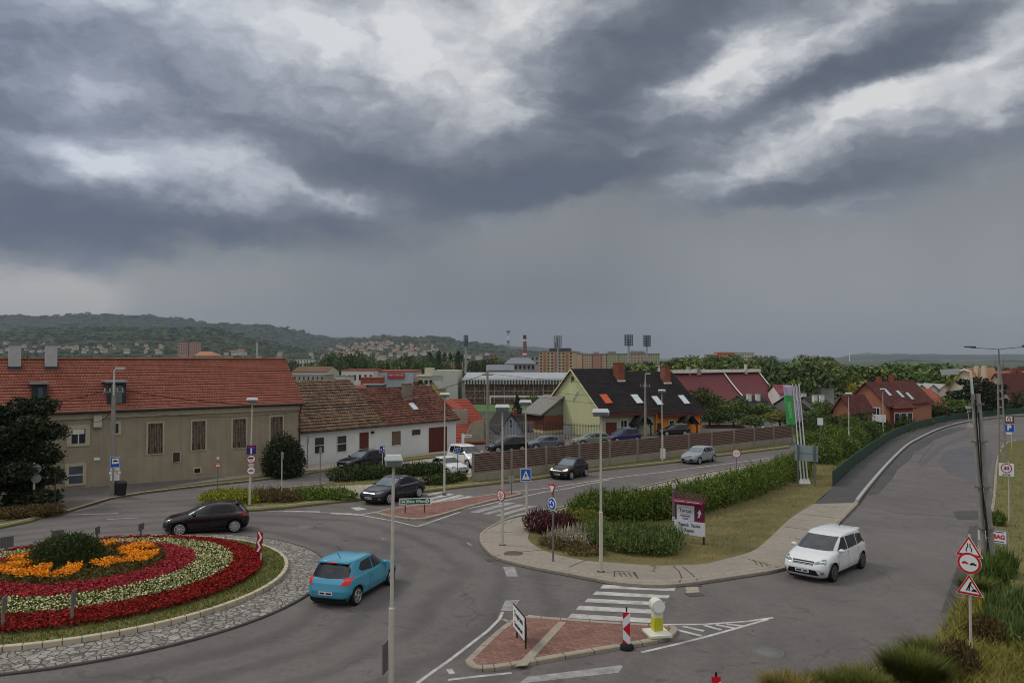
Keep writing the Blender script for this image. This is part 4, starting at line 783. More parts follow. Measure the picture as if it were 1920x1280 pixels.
def block(name, label, pl, pr, py_top, py_base, Y, ang, depth, wall, cols, rows, cat='apartment block', flat=None, group=None, wf=.5, hf=.5, glass=None, balcony=False, wm=FRAME_W, base_z=None, top=True):
    P0 = A(pl, py_base, Y); r = ray(pr, py_base); a = R(ang); t = Vector((math.cos(a), math.sin(a), 0)); s_ = (r.x * P0.y - P0.x) / (t.x - r.x * t.y); P1 = P0 + t * s_
    b = Bld(P0, (P1.x, P1.y, P0.z), name, label, cat, group); H = b.front((pl + pr) / 2, py_top).z
    m = MB(); m.box(0, b.L, 0, depth, -8, H); m.build('wall', wall, b.root)
    if top: m = MB(); m.box(-.2, b.L + .2, -.2, depth + .2, H, H + min(.6, H * .04)); m.build('roof', flat or M('flat_roof_grey', (120, 118, 114), .9), b.root)
    g_ = glass or GLASS; cw, rh = b.L / max(cols, 1), H / max(rows, 1)
    if cols and rows:
        m = MB(); m.box(-cw * wf / 2, cw * wf / 2, -.06, .04, -rh * hf / 2, rh * hf / 2); me = m.mesh('window', g_)
        for i in range(rows):
            for j in range(cols): link('window', me, b.root, ((j + .5) * cw, 0, (i + .5) * rh))
    if balcony:
        m = MB(); m.box(-cw * .3, cw * .3, -1.3, 0, -.1, 1.0); me = m.mesh('balcony', balcony)
        for i in range(rows):
            for j in balcony_cols(cols): link('balcony', me, b.root, ((j + .5) * cw, 0, i * rh + .1))
    b.H = H; return b
def balcony_cols(n): return [j for j in range(n) if j % 3 == 1]
TERRA = roof_mat('terracotta_far', (148, 88, 68), (132, 78, 60), (96, 58, 48), .5, .6, ms=.04); TERRA_DK = roof_mat('maroon_far', (104, 58, 50), (88, 50, 44), (62, 38, 34), .4, .5, ms=.04)
ORW = M('orange_wall', (158, 104, 80), .9, .08, .6); CREAM = M('cream_wall', (196, 186, 160), .9, .08, .5); WHF = M('white_far_wall', (204, 202, 196), .9, .08, .4); GRF = M('grey_far_wall', (150, 150, 146), .9, .1, .4); SALM = M('salmon_panel', (194, 168, 138), .9, .08, .1); TANP = M('tan_panel', (184, 158, 122), .9, .08, .1); GRP = M('olive_panel', (166, 168, 132), .9, .08, .1); BRF = M('brick_far', (148, 76, 58), .9, .15, .4)
# right hand houses
b = simple_house('orange_house', 'orange gabled house with maroon roof and white skylights beyond the green fence', 1588, 1662, 792, 757, 719, 112, -50, 16, ORW, TERRA_DK, gable_front=True)
for yy_, ht_ in ((3.2, 1.2), (7.5, 1.4)): m = MB(); xx_ = b.L / 2 + .3; m.box(xx_ - .3, xx_ + .3, yy_, yy_ + .7, b.rz - 2, b.rz + ht_ * .8); m.build('chimney', BRK, b.root)
b.window_at(b.L * .68, b.L * .68 + .9, .8, 2.4, GLASS, FRAME_W, .12, (2, 1)); b.window_at(b.L * .42, b.L * .42 + .8, .8, 2.4, GLASS, FRAME_W, .12, (2, 1))
for k, yy in enumerate((3, 6.5, 9)):
    x0 = b.L * .70 + k * .35; k_ = (b.rz - b.ze) / (b.L / 2); z_ = b.rz - (x0 - b.L / 2) * k_ + .32; m = MB(); m.prism([(x0, yy, z_), (x0, yy + .9, z_), (x0 + .9, yy + .9, z_ - .9 * k_), (x0 + .9, yy, z_ - .9 * k_)], [(x0, yy, z_ + .08), (x0, yy + .9, z_ + .08), (x0 + .9, yy + .9, z_ - .9 * k_ + .08), (x0 + .9, yy, z_ - .9 * k_ + .08)]); m.build('skylight', M('skylight_glass', (190, 200, 204)), b.root)
b2 = simple_house('orange_house', 'smaller orange gable wing left of the maroon-roofed orange house', 1562, 1596, 795, 770, 745, 100, -50, 6, ORW, TERRA_DK, gable_front=True)
b = simple_house('side_extension', 'low red brick wing with white windows right of the orange house', 1676, 1712, 790, 764, 735, 108, 22, 9, BRF, TERRA_DK, wins=3, cat='house')
b = simple_house('brick_house', 'brick house with plain red hipped roof beyond the maroon-roofed house', 1700, 1772, 798, 760, 729, 138, -32, 12, M('rose_brick', (138, 78, 62), .9, .15, 2), M('red_far_roof', (138, 74, 58), .85, .12, 1.5), hip=3)
m = MB(); t = b.front(1716, 722, 4); m.box(t.x - .5, t.x + .5, 4, 5, b.rz - 2, t.z); m.build('chimney', BRK, b.root)
for i, px in enumerate((1692, 1716, 1738, 1760)):
    simple_house('row_house', ('leftmost', 'second', 'third', 'rightmost')[i] + ' of the small white gabled row houses among the right-hand trees', px, px + 22, 742, 731, 722, 170, 0, 8, WHF, GRF, gable_front=True, group='white row houses among the right-hand trees')
b = simple_house('gabled_house', 'cream gabled house with a pale orange ridge behind the dark conifers', 1776, 1842, 756, 735, 692, 165, -50, 18, CREAM, M('faded_orange_roof', (170, 120, 86), .85, .15, 1), gable_front=True)
for px in (1829, 1843): t = b.front(px, 686, 4); m = MB(); m.box(t.x - .4, t.x + .4, 4, 5, b.rz - 3, t.z); m.build('chimney', CREAM, b.root)
b = simple_house('gabled_house', 'tall white house with a maroon roof at the right edge', 1838, 1896, 775, 748, 702, 170, -56, 20, M('warm_white_wall', (190, 184, 168), .9, .08, .5), TERRA_DK, gable_front=True)
b = simple_house('long_roofed_house', 'house under a long faded red roof at the far right edge', 1858, 1990, 745, 720, 696, 195, 4, 16, CREAM, M('faded_red_roof', (150, 84, 66), .85, .15, 1))
for px in (1902, 1912): t = b.front(px, 690, 5); m = MB(); m.box(t.x - .5, t.x + .5, 5, 6, b.rz - 3, t.z); m.build('chimney', BRK, b.root)
# black roofed row with white chimneys
DKR = M('black_far_roof', (44, 40, 40), .85, .15, 1)
for i, (pl, pr, e, r_, Y) in enumerate(((1412, 1452, 764, 742, 150), (1508, 1536, 766, 741, 150), (1540, 1572, 770, 744, 146))):
    b = simple_house('dark_roof_house', ('black roofed house with white chimneys right of the sport hall', 'black roofed house with white chimneys right of the flagpoles', 'black roofed house with white chimneys left of the orange house')[i], pl, pr, 790, e, r_, Y, 10, 12, M('dark_grey_wall', (112, 112, 108), .9), DKR)  # walls in one plain dark grey
    for q in (.2, .62): chimney(b, b.L * q, 3.4, .8, .7, b.ze, b.rz + .5, WHF)
# sports hall with swept roof
def hall():
    Y = 190; P = A(1420, 697, Y); root = thing('sports_hall', 'sports hall with sweeping dark red roof and white end wall', 'hall', (P.x, P.y, T(P.x, P.y) - 1), R(33))
    H = P.z - root.location.z; W2 = 17; prof = []
    for k in range(13):
        u = k / 12; prof.append((u * W2, H * ((1 - u) ** 1.9) * .86 + H * .14 * (1 - u)))
    full = [(-x, z_) for x, z_ in prof[::-1]] + prof[1:]          # x across (local y), the ridge runs along local -x
    Lh = 34; m = MB(); m.prism([(0, y, z_ - .1) for y, z_ in full] + [(0, W2, -2), (0, -W2, -2)], [(-.4, y, z_ - .1) for y, z_ in full] + [(-.4, W2, -2), (-.4, -W2, -2)]); wl = m.build('end_wall', M('hall_white', (196, 196, 184), .9, .06, .3), root)
    m = MB(); n = len(full); m.add([(x, y, z_) for x in (.5, -Lh) for y, z_ in full], [(i, i + 1, n + i + 1, n + i) for i in range(n - 1)], 0, True); m.build('roof', M('hall_red_roof', (106, 50, 54), .6, .1, .5), root)
    m = MB()
    for x in (.5, -12.5, -Lh):
        m.add([(x + dx, y, z_ + .35) for dx in (0, -.5) for y, z_ in full], [(i, i + 1, n + i + 1, n + i) for i in range(n - 1)]); m.add([(x, y, z_ + dz) for dz in (-.4, .35) for y, z_ in full], [(i, i + 1, n + i + 1, n + i) for i in range(n - 1)])
    m.box(-Lh, .5, -.7, .7, H, H + .7); m.build('roof_trim', M('trim_white', (214, 210, 200), .8), root)
    m = MB(); m.box(0.01, .08, -.9, -.1, H * .42, H * .62); m.build('window', GLASS, root)
    m = MB(); m.box(-22.5, -21.2, -.8, .7, H - .5, H + 1.0); m.box(-25, -24.4, -.5, .5, H - .5, H + 1.5); m.build('roof_vent', M('roof_plant', (140, 132, 124), .8), root)
    m = MB(); m.box(-5.4, -4.9, -.9, -.4, H - .5, H + 2.0); m.build('chimney', CREAM, root)
hall()
# orange-red roofed houses beside the white house
b = simple_house('red_roof_house', 'house with a large orange-red roof behind the white house', 846, 905, 812, 793, 749, 92, 5, 11, M('yellow_wall', (178, 154, 100), .9, .1, .5), M('bright_red_roof', (132, 60, 44), .85, .12, 1), hip=2.0, courses=.4)
b = simple_house('lean_to', 'concrete lean-to with red roof strip right of the white house', 856, 906, 845, 829, 796, 84, 24, 7, CONC, M('bright_red_roof', (160, 62, 36)), cat='outbuilding')
m = MB(); m.prism([(0, -.12, -.5), (b.L, -.12, -.5), (b.L, -.12, b.ze + 2.5), (b.L * .55, -.12, b.ze + 2.2), (0, -.12, b.ze - 1.3)], [(0, -.02, -.5), (b.L, -.02, -.5), (b.L, -.02, b.ze + 2.5), (b.L * .55, -.02, b.ze + 2.2), (0, -.02, b.ze - 1.3)]); m.build('parapet', M('worn_concrete', (150, 140, 122), .9, .15, 1), b.root)
b = simple_house('blue_house', 'small pale blue gabled house with a dark roof behind the parked cars', 938, 979, 832, 806, 777, 98, 10, 10, M('pale_blue_wall', (156, 166, 184), .9, .06, .5), DKR, gable_front=True)
b.window_at(b.L * .42, b.L * .52, b.ze + .3, b.ze + 1.4, GLASS, FRAME_W, .05)
b = simple_house('dark_roof_house', 'house under a plain dark roof right of the pale blue gable', 962, 1003, 832, 806, 777, 103, 8, 9, GRF, DKR)
m = MB(); m.box(b.L * .2, b.L * .35, 3.5, 4.3, b.rz - 1, b.rz + .9); m.build('chimney', BRK, b.root)
b = simple_house('low_shed', 'low brown brick wall right of the orange half house', 1326, 1392, 806, 800, 797, 112, 4, 2, M('rust_wall', (128, 78, 62), .9, .15), M('rust_wall2', (128, 78, 62)), cat='wall')
b = block('lean_to', 'worn concrete side wing between the white house and the orange-red roof', 849, 877, 768, 812, 88, 20, 6, M('worn_concrete', (150, 140, 122)), 0, 0, cat='outbuilding', top=False); m = MB(); m.prism([(.3, .3, b.H), (b.L - .3, .3, b.H), (b.L - .3, 5.7, b.H), (.3, 5.7, b.H)], [(.3, .3, b.H + .05), (b.L - .3, .3, b.H + .05), (b.L - .3, 5.7, b.H + .9), (.3, 5.7, b.H + .9)]); m.build('roof', M('bright_red_roof', (132, 60, 44)), b.root)
# grandstand
def stand():
    Y = 262; a = R(-3); P0 = A(872, 752, Y); r = ray(1075, 752); t = Vector((math.cos(a), math.sin(a), 0)); s_ = (r.x * P0.y - P0.x) / (t.x - r.x * t.y); b = Bld(P0, P0 + t * s_, 'grandstand', 'long stadium grandstand with pale roof and scaffold-like steel back', 'grandstand')
    H = b.front(970, 701).z; L = b.L; m = MB(); m.box(0, L, .6, 12, -1, H - 2.2); m.build('seating_back', M('brown_stand_back', (118, 92, 82), .9, .3, .7, c2=(88, 68, 62)), b.root)
    m = MB(); m.prism([(-1, -1.5, H - 2.2), (L + 1, -1.5, H - 2.2), (L + 1, 15, H), (-1, 15, H)], [(-1, -1.5, H - 1.9), (L + 1, -1.5, H - 1.9), (L + 1, 15, H + .3), (-1, 15, H + .3)]); rf = m.build('roof', M('pale_sheet_roof', (152, 156, 160), .6, .08, .2), b.root)
    m = MB(); n = int(L / 1.0)
    for k in range(n): m.box(k * L / n, k * L / n + .5, -1.62, -1.51, H - 3.5, H - 2.0)
    m.build('roof_fringe', M('pale_fringe', (170, 172, 172), .7), rf)
    nb = 11; me = None
    for k in range(nb + 1):
        x = L * k / nb; m = MB(); m.tube((x, 0, -.5), (x, 0, H - 2.2), .13, n=6); m.tube((x, 0, H * .3), (x + (1.5 if k % 2 else -1.5), 1.5, H - 2.4), .09, n=5); m.build('column', M('pale_steel', (168, 152, 140), .6), b.root)
    m = MB()
    for zz in (.1, .38, .66, .84): m.tube((0, .2, H * zz), (L, .2, H * zz), .13, n=5)
    for k in range(nb * 2): x = L * k / nb / 2; m.tube((x, .3, H * .1), (x + L / nb / 2, .3, H * .38), .07, n=4); m.tube((x, .35, 0), (x, .35, H * .82), .06, n=4)
    m.build('bracing', M('pale_steel', (168, 152, 140)), b.root)
    m = MB(); m.box(L * .56, L * .72, -.2, -.05, H * .70, H * .78); m.build('banner', M('red_banner', (184, 36, 44), .7), b.root)
    m = MB(); m.box(-11.5, -2.6, 0, 12, -2, H + 1.2); tw = m.build('stair_tower', M('stand_white', (186, 184, 172), .9, .06, .3), b.root); m = MB()
    for k in range(9): m.box(-11.6, -7.8, -.15, .0, 1.0 + k * (H / 10), 1.45 + k * (H / 10))
    m.build('louvre', GRF, tw)
    m = MB(); m.box(-17, -11.5, 2, 12, -2, H - 1); m.box(-17.5, -11, 1.5, 12, H - 1, H - .4); m.box(-15, -12, 4, 8, H - .4, H + 2); m.build('side_block', M('stand_cream', (190, 184, 164), .9, .06, .3), b.root)
    for q in range(3): bb = MB(); bb.box(-16.5 + q * 1.8, -15.3 + q * 1.8, 1.9, 2.0, H - 3.6, H - 2.2); bb.build('window', GLASS, b.root)
stand()
p0 = A(850, 757, 225); m = MB(); t = thing('goal_frame', 'white steel goal frame on the pitch before the grandstand', 'goal', A(918, 757, 215))
for x in (0, 26): m.box(x, x + .3, 0, .3, 0, 2.0)
m.box(0, 26.3, 0, .3, 2.0, 2.35); m.build('rail', WHITE, t)
sheetp = MB(); sheetp.poly([(-70, 185, T(0, 190) - .1), (60, 185, T(0, 190) - .1), (60, 256, T(0, 256) + .05), (-70, 256, T(0, 256) + .05)][::1]); struct(tag(sheetp.build('playing_field', M('pitch_green', (72, 98, 46), .95, .1, .2)), 'bright green playing field before the grandstand', 'field'))
# mid town
block('shop_building', 'grey shopping centre with red sign panel and red roof edge', 700, 775, 697, 752, 330, 0, 30, M('pale_blue_grey', (164, 170, 176), .8, .05, .2), 0, 0, cat='shop', flat=BRF)
P = A(727, 702, 329.5); t = thing('shop_sign', 'red lettering panel fixed to the grey shopping centre', 'sign', A(727, 709, 329.6)); m = MB(); m.box(0, 7.4, -.3, .2, 0, 2.4); m.build('panel', M('shop_red', (164, 58, 50), .7), t)
text('ALFA CENTER', 1.05, t, 3.7, 1.4, WHITE, y=-.34)
block('shop_building', 'white flat-roofed building with balconies left of the grey shopping centre', 640, 700, 695, 745, 318, 0, 20, WHF, 6, 2, cat='building', flat=BRF, wf=.45, hf=.4)
block('brick_block', 'dark red brick block in front of the white flat-roofed building', 676, 713, 709, 750, 300, 0, 10, BRF, 0, 0, cat='building', flat=BRF)
block('office_block', 'small white block with a row of windows above the brown roof', 630, 654, 706, 748, 290, 0, 10, WHF, 4, 2, cat='building', wf=.4, hf=.3)
block('grey_block', 'dark grey garage block below the shopping centre', 676, 716, 722, 750, 280, 0, 10, M('slate_grey', (86, 86, 92), .9), 0, 0, cat='building')
simple_house('red_roof_house', 'low house with striped red roof left of the dark garage block', 640, 678, 752, 733, 722, 270, 0, 14, WHF, TERRA)
simple_house('red_roof_house', 'long red roofed building left of the grandstand', 778, 828, 730, 716, 703, 320, 0, 20, WHF, TERRA)
simple_house('gabled_house', 'yellow gabled house with grey roof beside the grandstand tower', 803, 822, 742, 728, 716, 250, -20, 6, M('yellow_wall', (178, 154, 100)), GRF, gable_front=True)
simple_house('barn', 'long cream barn under a brown roof beyond the orange tiled ridge', 548, 612, 708, 697, 687, 430, -10, 18, CREAM, M('brown_far_roof', (112, 84, 68), .9, .15, .4))
block('industrial_shed', 'grey low sheds below the cream barn', 540, 608, 703, 715, 380, 0, 20, GRF, 8, 1, cat='shed', wf=.3)
block('white_terrace', 'white terrace with dark gables beyond the barn', 528, 585, 674, 684, 700, 0, 12, WHF, 10, 2, cat='row of houses', wf=.4)
block('white_terrace', 'low white building right behind the orange tiled ridge', 472, 512, 677, 690, 600, 0, 14, WHF, 8, 1, cat='building', wf=.5, hf=.4)
block('school', 'long white flat building behind the orange tiled ridge', 208, 345, 670, 686, 620, 0, 18, WHF, 24, 2, cat='building', wf=.6, hf=.45)
block('tower_block', 'reddish twin tower block on the far slope', 333, 352, 642, 666, 1500, 0, 18, M('rose_tower', (176, 134, 122), .9, .1, .05), 4, 8, hf=.45)
block('tower_block', 'right twin of the reddish tower block', 354, 370, 641, 666, 1500, 0, 18, M('rose_tower', (170, 112, 96)), 4, 8, hf=.45)
simple_house('orange_hall', 'wide orange hipped roof below the reddish towers', 364, 397, 672, 667, 659, 1000, 0, 40, ORW, M('faded_orange_roof', (170, 120, 86)), hip=8, cat='building')
block('apartment_block', 'cream block below the orange hipped roof', 358, 420, 667, 684, 800, 0, 20, TANP, 14, 3)
m = MB(); P = A(482, 666, 1500); m.tube((0, 0, -5), (0, 0, 26), 2.1, 1.5, 10); tag(m.build('factory_chimney', M('pale_stack', (176, 168, 150), .9), None, P), 'thin pale factory chimney beyond the orange tiled ridge', 'chimney')
block('apartment_block', 'cream prefabricated block left of the grandstand trees', 695, 748, 679, 700, 560, -12, 14, TANP, 10, 3)
block('apartment_block', 'second cream block right of the first', 752, 800, 677, 697, 600, -6, 14, CREAM, 10, 3)
block('apartment_block', 'yellowish block left of the floodlight mast', 828, 868, 679, 692, 620, 0, 14, TANP, 9, 3); block('apartment_block', 'yellowish block right of the floodlight mast', 872, 914, 676, 694, 560, 4, 14, TANP, 9, 4)
block('orange_block', 'tiny orange block on the skyline left of the steel mast', 918, 932, 665, 680, 900, 0, 12, ORW, 2, 3)
b = block('office_block', 'pale office with grey mansard roof before the chimney', 948, 1003, 682, 708, 420, 0, 22, GRF, 7, 2, cat='office'); m = MB(); m.prism([(-1, -1, b.H), (b.L + 1, -1, b.H), (b.L + 1, 20, b.H), (-1, 20, b.H)], [(3, 4, b.H + 3.4), (b.L - 3, 4, b.H + 3.4), (b.L - 3, 16, b.H + 3.4), (3, 16, b.H + 3.4)]); m.build('mansard', M('slate_mansard', (122, 124, 130), .8), b.root)
simple_house('office_block', 'low grey building with curved roof behind the grandstand', 912, 962, 706, 694, 684, 380, 0, 20, GRF, M('slate_mansard', (122, 124, 130)), cat='office')
block('industrial_shed', 'pale plant building at the foot of the red and white chimney', 965, 1010, 668, 685, 650, 0, 20, GRF, 6, 2, cat='plant building')
b = block('apartment_block', 'eight storey terracotta apartment block with balconies', 1011, 1074, 660, 705, 400, -14, 14, SALM, 9, 8, wf=.5, hf=.5, balcony=M('balcony_panel', (176, 130, 100), .9), glass=M('dark_balcony_glass', (50, 40, 38), .4))
m = MB(); m.box(5, 16, 3, 9, b.H, b.H + 2.2); m.box(8, 8.3, 4, 4.3, b.H, b.H + 5); m.build('roof_plant', M('roof_plant_dark', (80, 74, 72), .9), b.root)
for i, (pl, pr, mt, e, l) in enumerate(((1076, 1092, SALM, 664, 'plain salmon'), (1093, 1110, SALM, 665, 'striped salmon'), (1111, 1128, M('rose_panel', (182, 138, 116), .9, .08, .1), 665, 'rose'), (1129, 1137, SALM, 664, 'narrow orange'), (1138, 1160, GRP, 664, 'olive'), (1161, 1180, GRP, 664, 'second olive'), (1181, 1214, M('rose_grey_panel', (170, 156, 136), .9, .08, .1), 663, 'rose-grey'), (1215, 1237, GRP, 664, 'last olive'))):
    b = block('apartment_block', '%s section of the long prefabricated apartment row' % l, pl, pr, e, 700, 420, 0, 13, mt, 5 if i else 0, 7 if i else 0, wf=.55, hf=.45, glass=M('dim_far_window', (128, 114, 100), .5))
    if i % 2 == 0: m = MB(); m.box(1, b.L - 1, 3, 8, b.H, b.H + 1.6); m.build('roof_plant', M('roof_plant', (140, 132, 124)), b.root)
for pl, pr, t_, mt, l in ((1326, 1340, 665, GRF, 'grey'), (1345, 1376, 661, M('bright_orange_wall', (200, 116, 62), .9), 'orange'), (1378, 1414, 662, CREAM, 'cream')): block('apartment_block', 'top floors of a %s block showing above the wood' % l, pl, pr, t_, 685, 900, 0, 14, mt, 8, 4, hf=.4)
block('white_terrace', 'white roof edges left of the sports hall ridge', 1238, 1262, 684, 700, 350, 0, 20, WHF, 0, 0, cat='building')
simple_house('kiosk', 'small house with purple-red roof left of the flags', 1462, 1492, 750, 738, 722, 175, 0, 8, WHF, M('plum_roof', (120, 60, 66), .8))
block('grey_block', 'distant white shed at the edge of the wood', 1556, 1562, 724, 736, 250, 0, 8, WHF, 0, 0, cat='shed'); block('grey_block', 'low white sheds among the trees right of the flags', 1540, 1564, 725, 742, 230, 0, 8, WHF, 0, 0, cat='shed')
# masts
STEEL_B = M('mast_steel', (120, 126, 136), .6)
def floodmast(px, top, base, Y, label, turn, w=1.8, rows=6):
    P = A(px, base, Y); H = A(px, top, Y).z - P.z; t = thing('floodlight_mast', label, 'floodlight mast', P, R(turn), 'stadium floodlight masts')
    m = MB(); m.tube((0, 0, 0), (0, 0, H * .985), .55, .28, 8); m.build('mast', M('mast_grey', (150, 154, 156), .6), t); hh = H * .26; m = MB()
    for k in range(rows): z_ = H - hh + hh * k / (rows - 1); m.box(-w, w, -.15, .15, z_, z_ + .3)
    for x in (-w, -w / 3, w / 3, w): m.tube((x, 0, H - hh), (x, 0, H), .09, n=4)
    m.build('lamp_frame', STEEL_B, t); m = MB()
    for k in range(rows):
        for j in range(5): x = -w + w * 2 * (j + .5) / 5; z_ = H - hh + hh * k / (rows - 1); m.box(x - .2, x + .2, -.5, -.16, z_ - .2, z_ + .4)
    m.build('floodlight', M('flood_dark', (84, 90, 104), .5), t)
floodmast(873, 630, 700, 330, 'floodlight mast seen edge-on above the left end of the grandstand', 65); floodmast(1046, 631, 705, 345, 'floodlight mast behind the terracotta block', 0); floodmast(1179, 629, 700, 300, 'nearer floodlight mast before the olive blocks', 0, 1.7, 7); floodmast(1213, 630, 702, 315, 'floodlight mast at the right of the pair before the olive blocks', 14, 1.7, 7)
P = A(953, 690, 700); H = A(953, 620, 700).z - P.z; t = thing('telecom_mast', 'thin red and white lattice telecom mast left of the striped chimney', 'mast', P); RW = M('mast_red', (168, 60, 56), .7)
for k in range(8):
    m = MB(); z0_, z1_ = H * k / 8, H * (k + 1) / 8; w0, w1 = 1.7 - k * .16, 1.7 - (k + 1) * .16
    for sx, sy in ((-1, -1), (1, -1), (1, 1), (-1, 1)): m.tube((sx * w0, sy * w0, z0_), (sx * w1, sy * w1, z1_), .22, n=4)
    m.tube((-w0, -w0, z0_), (w1, -w1, z1_), .15, n=4); m.tube((w0, -w0, z0_), (-w1, -w1, z1_), .15, n=4); m.build('mast_section', (GREY if k < 5 else (RW if k % 2 else WHITE)), t)
m = MB(); m.box(-1.8, 1.8, -1, 1, H * .96, H); m.box(-1.3, 1.3, -1.3, 1, H * .68, H * .74); m.build('antenna', STEEL_B, t)
P = A(984, 690, 680); H = A(984, 628, 680).z - P.z; t = thing('factory_chimney', 'tall chimney with red and white bands right of the telecom mast', 'chimney', P)
zz = [0, .35, .40, .45, .50, .82, .86, .90, 1.0]
for k in range(8): m = MB(); m.lathe([(2.4 - 1.0 * zz[k], H * zz[k]), (2.4 - 1.0 * zz[k + 1], H * zz[k + 1])], 12); m.build('chimney_band', [GRF, RW, WHITE, RW, M('stack_brown', (120, 92, 86), .9), WHITE, M('stack_brown', (120, 92, 86)), M('stack_dark', (80, 50, 56), .9)][k], t)
P = A(1415, 678, 5200); m = MB(); m.tube((0, 0, -20), (0, 0, 60), 3, 1.5, 6)
tag(m.build('water_tower', WHITE, None, A(1593, 679, 4200)), 'thin white tower far off before the blue hills', 'tower')
# hillside houses
def hill_house():
    WINL = M('far_dark_window', (70, 72, 74), .5)
   
    t = thing('hillside_house', None, 'house', (0, 0, 0)); m = MB(); m.box(-5, 5, -5, 5, -4, 6); w_ = m.build('wall', M('hill_white', (188, 182, 170), .9, .2, .02), t); m = MB(); [m.box(x - .8, x + .8, -5.1, -4.95, 2, 4) for x in (-3, 0, 3)]; m.build('window', WINL, w_)
    m = MB(); m.prism([(-5.6, -5.6, 5.8), (5.6, -5.6, 5.8), (5.6, 5.6, 5.8), (-5.6, 5.6, 5.8)], [(-5.6, -.1, 9.4), (5.6, -.1, 9.4), (5.6, .1, 9.4), (-5.6, .1, 9.4)]); m.build('roof', M('hill_roof', (134, 98, 84), .9), t); return t
HH = hill_house(); rnd = random.Random(5); first = True
spots = []
def ridge_z(pts, x, Y): 
    pxx = 960 + x / Y * F; py = np.interp(pxx, [p[0] for p in pts], [p[1] for p in pts]); return A(pxx, float(py), Y).z
for k in range(95):
    px = rnd.gauss(715, 42); py = 659 - rnd.random() * 17 - max(0, 6 - abs(px - 700) * .1); py = max(642, py + abs(px - 700) * .05); spots.append((px, py, 2400 + (659 - py) * 50, 'white houses scattered on the middle hillside', 'small pale house on the middle hillside'))
for k in range(70):
    px = rnd.random() * 330; py = 661 - rnd.random() * 36 * (1 if k % 3 else .3); spots.append((px, py, 1900 + (661 - py) * 38, 'pale houses on the wooded slope at left', 'pale house on the wooded slope at the left'))
for k in range(40):
    px = 400 + rnd.random() * 560; spots.append((px, 662 + rnd.random() * 14, 900 + rnd.random() * 600, 'houses at the foot of the hills', 'pale house among trees at the foot of the hills'))
for px, py, Y, gr, lb in spots:
    p = A(px, py, Y); sc = (.45 + rnd.random() * .75) * (.85 if Y < 1600 else 1)
    if first: HH.location = p; HH['label'] = lb; HH['group'] = gr; HH.rotation_euler.z = rnd.random() * 3; HH.scale = (sc,) * 3; first = False
    else: dup(HH, p, rnd.random() * 3, lb, gr, (sc * (.8 + rnd.random() * .9), sc, sc * (.6 + rnd.random() * .3)))

# ------------------------------------------------------------------ hills
def hill(name, pts, Y, foot, depth, mat, label, rough=14, seed=0):
    """a wooded ridge at its own distance: front slope, back slope, real thickness"""
    b = MB(); xs = np.linspace(pts[0][0], pts[-1][0], 150); N_ = 14; vs = []
    for i, px in enumerate(xs):
        py = float(np.interp(px, [p[0] for p in pts], [p[1] for p in pts])); top = A(px, py, Y)
        for k in range(N_ + 6):
            t = k / N_; yy = Y - depth * (1 - t) if t <= 1 else Y + depth * (t - 1) * 1.5; zf = T(0, yy) - 6
            f = (t * t * (3 - 2 * t)) if t <= 1 else max(0, 1 - ((t - 1) * 2.2) ** 2)
            x = top.x * yy / Y if t <= 1 else top.x + (px - 960) / F * (yy - Y)
            nz = mnoise.fractal(Vector((x / 260 + seed, yy / 260, 0)), 1, 2.1, 5) * rough * (.3 + f) * (1 if t < .95 else .25)
            vs.append((x, yy, zf + (top.z - zf) * f + nz))
    HILLPTS[seed] = [v for i, v in enumerate(vs) if 1 < i % (N_ + 6) <= N_]
    n = N_ + 6; b.add(vs, [(i * n + k, (i + 1) * n + k, (i + 1) * n + k + 1, i * n + k + 1) for i in range(len(xs) - 1) for k in range(n - 1)], 0, True)
    o = b.build(name, mat); tag(o, label, 'hill'); return struct(o)
WOODM = M('wooded_hill', (36, 44, 36), 1, .2, .012, 1.0, .03, c2=(54, 64, 46), spec=0); WOODM2 = M('wooded_hill_near', (40, 48, 34), 1, .2, .012, 1.0, .05, c2=(72, 78, 52), spec=0); HILLPTS = {}
hill('hill', [(-700, 600), (-300, 585), (0, 592), (100, 592), (210, 590), (300, 597), (400, 607), (480, 609), (530, 615), (580, 628), (640, 640), (700, 652), (760, 668), (800, 680)], 5200, 0, 1500, WOODM, 'long dark blue wooded ridge at the left', 22, 1)
hill('hill', [(-700, 640), (-200, 628), (0, 625), (80, 622), (200, 616), (330, 615), (400, 622), (450, 632), (500, 645), (540, 655), (600, 672)], 3100, 0, 1100, WOODM2, 'nearer green wooded slope at the left', 16, 2)
hill('hill', [(560, 662), (620, 645), (660, 636), (720, 633), (780, 634), (830, 635), (880, 643), (930, 651), (1000, 662), (1060, 670), (1120, 682)], 4000, 0, 1300, WOODM2, 'middle hill dotted with houses', 16, 3)
hill('hill', [(480, 660), (600, 632), (660, 632), (720, 640), (900, 648), (1000, 650), (1100, 662), (1200, 676)], 9500, 0, 2500, WOODM, 'pale far ridge beyond the middle hill', 20, 4)
hill('hill', [(1470, 682), (1560, 672), (1600, 668), (1680, 664), (1800, 665), (1900, 664), (2100, 666), (2500, 672)], 9000, 0, 2500, WOODM, 'long blue ridge on the right horizon', 16, 5)
hill('hill', [(1500, 686), (1560, 679), (1700, 676), (1800, 678), (1900, 676), (2100, 677), (2500, 680)], 4300, 0, 1400, WOODM, 'low wooded rise before the blue ridge on the right', 8, 7)
hill('hill', [(1540, 680), (1590, 666), (1625, 661), (1660, 664), (1720, 675)], 11500, 0, 1500, WOODM, 'small pale peak behind the right ridge', 12, 6)

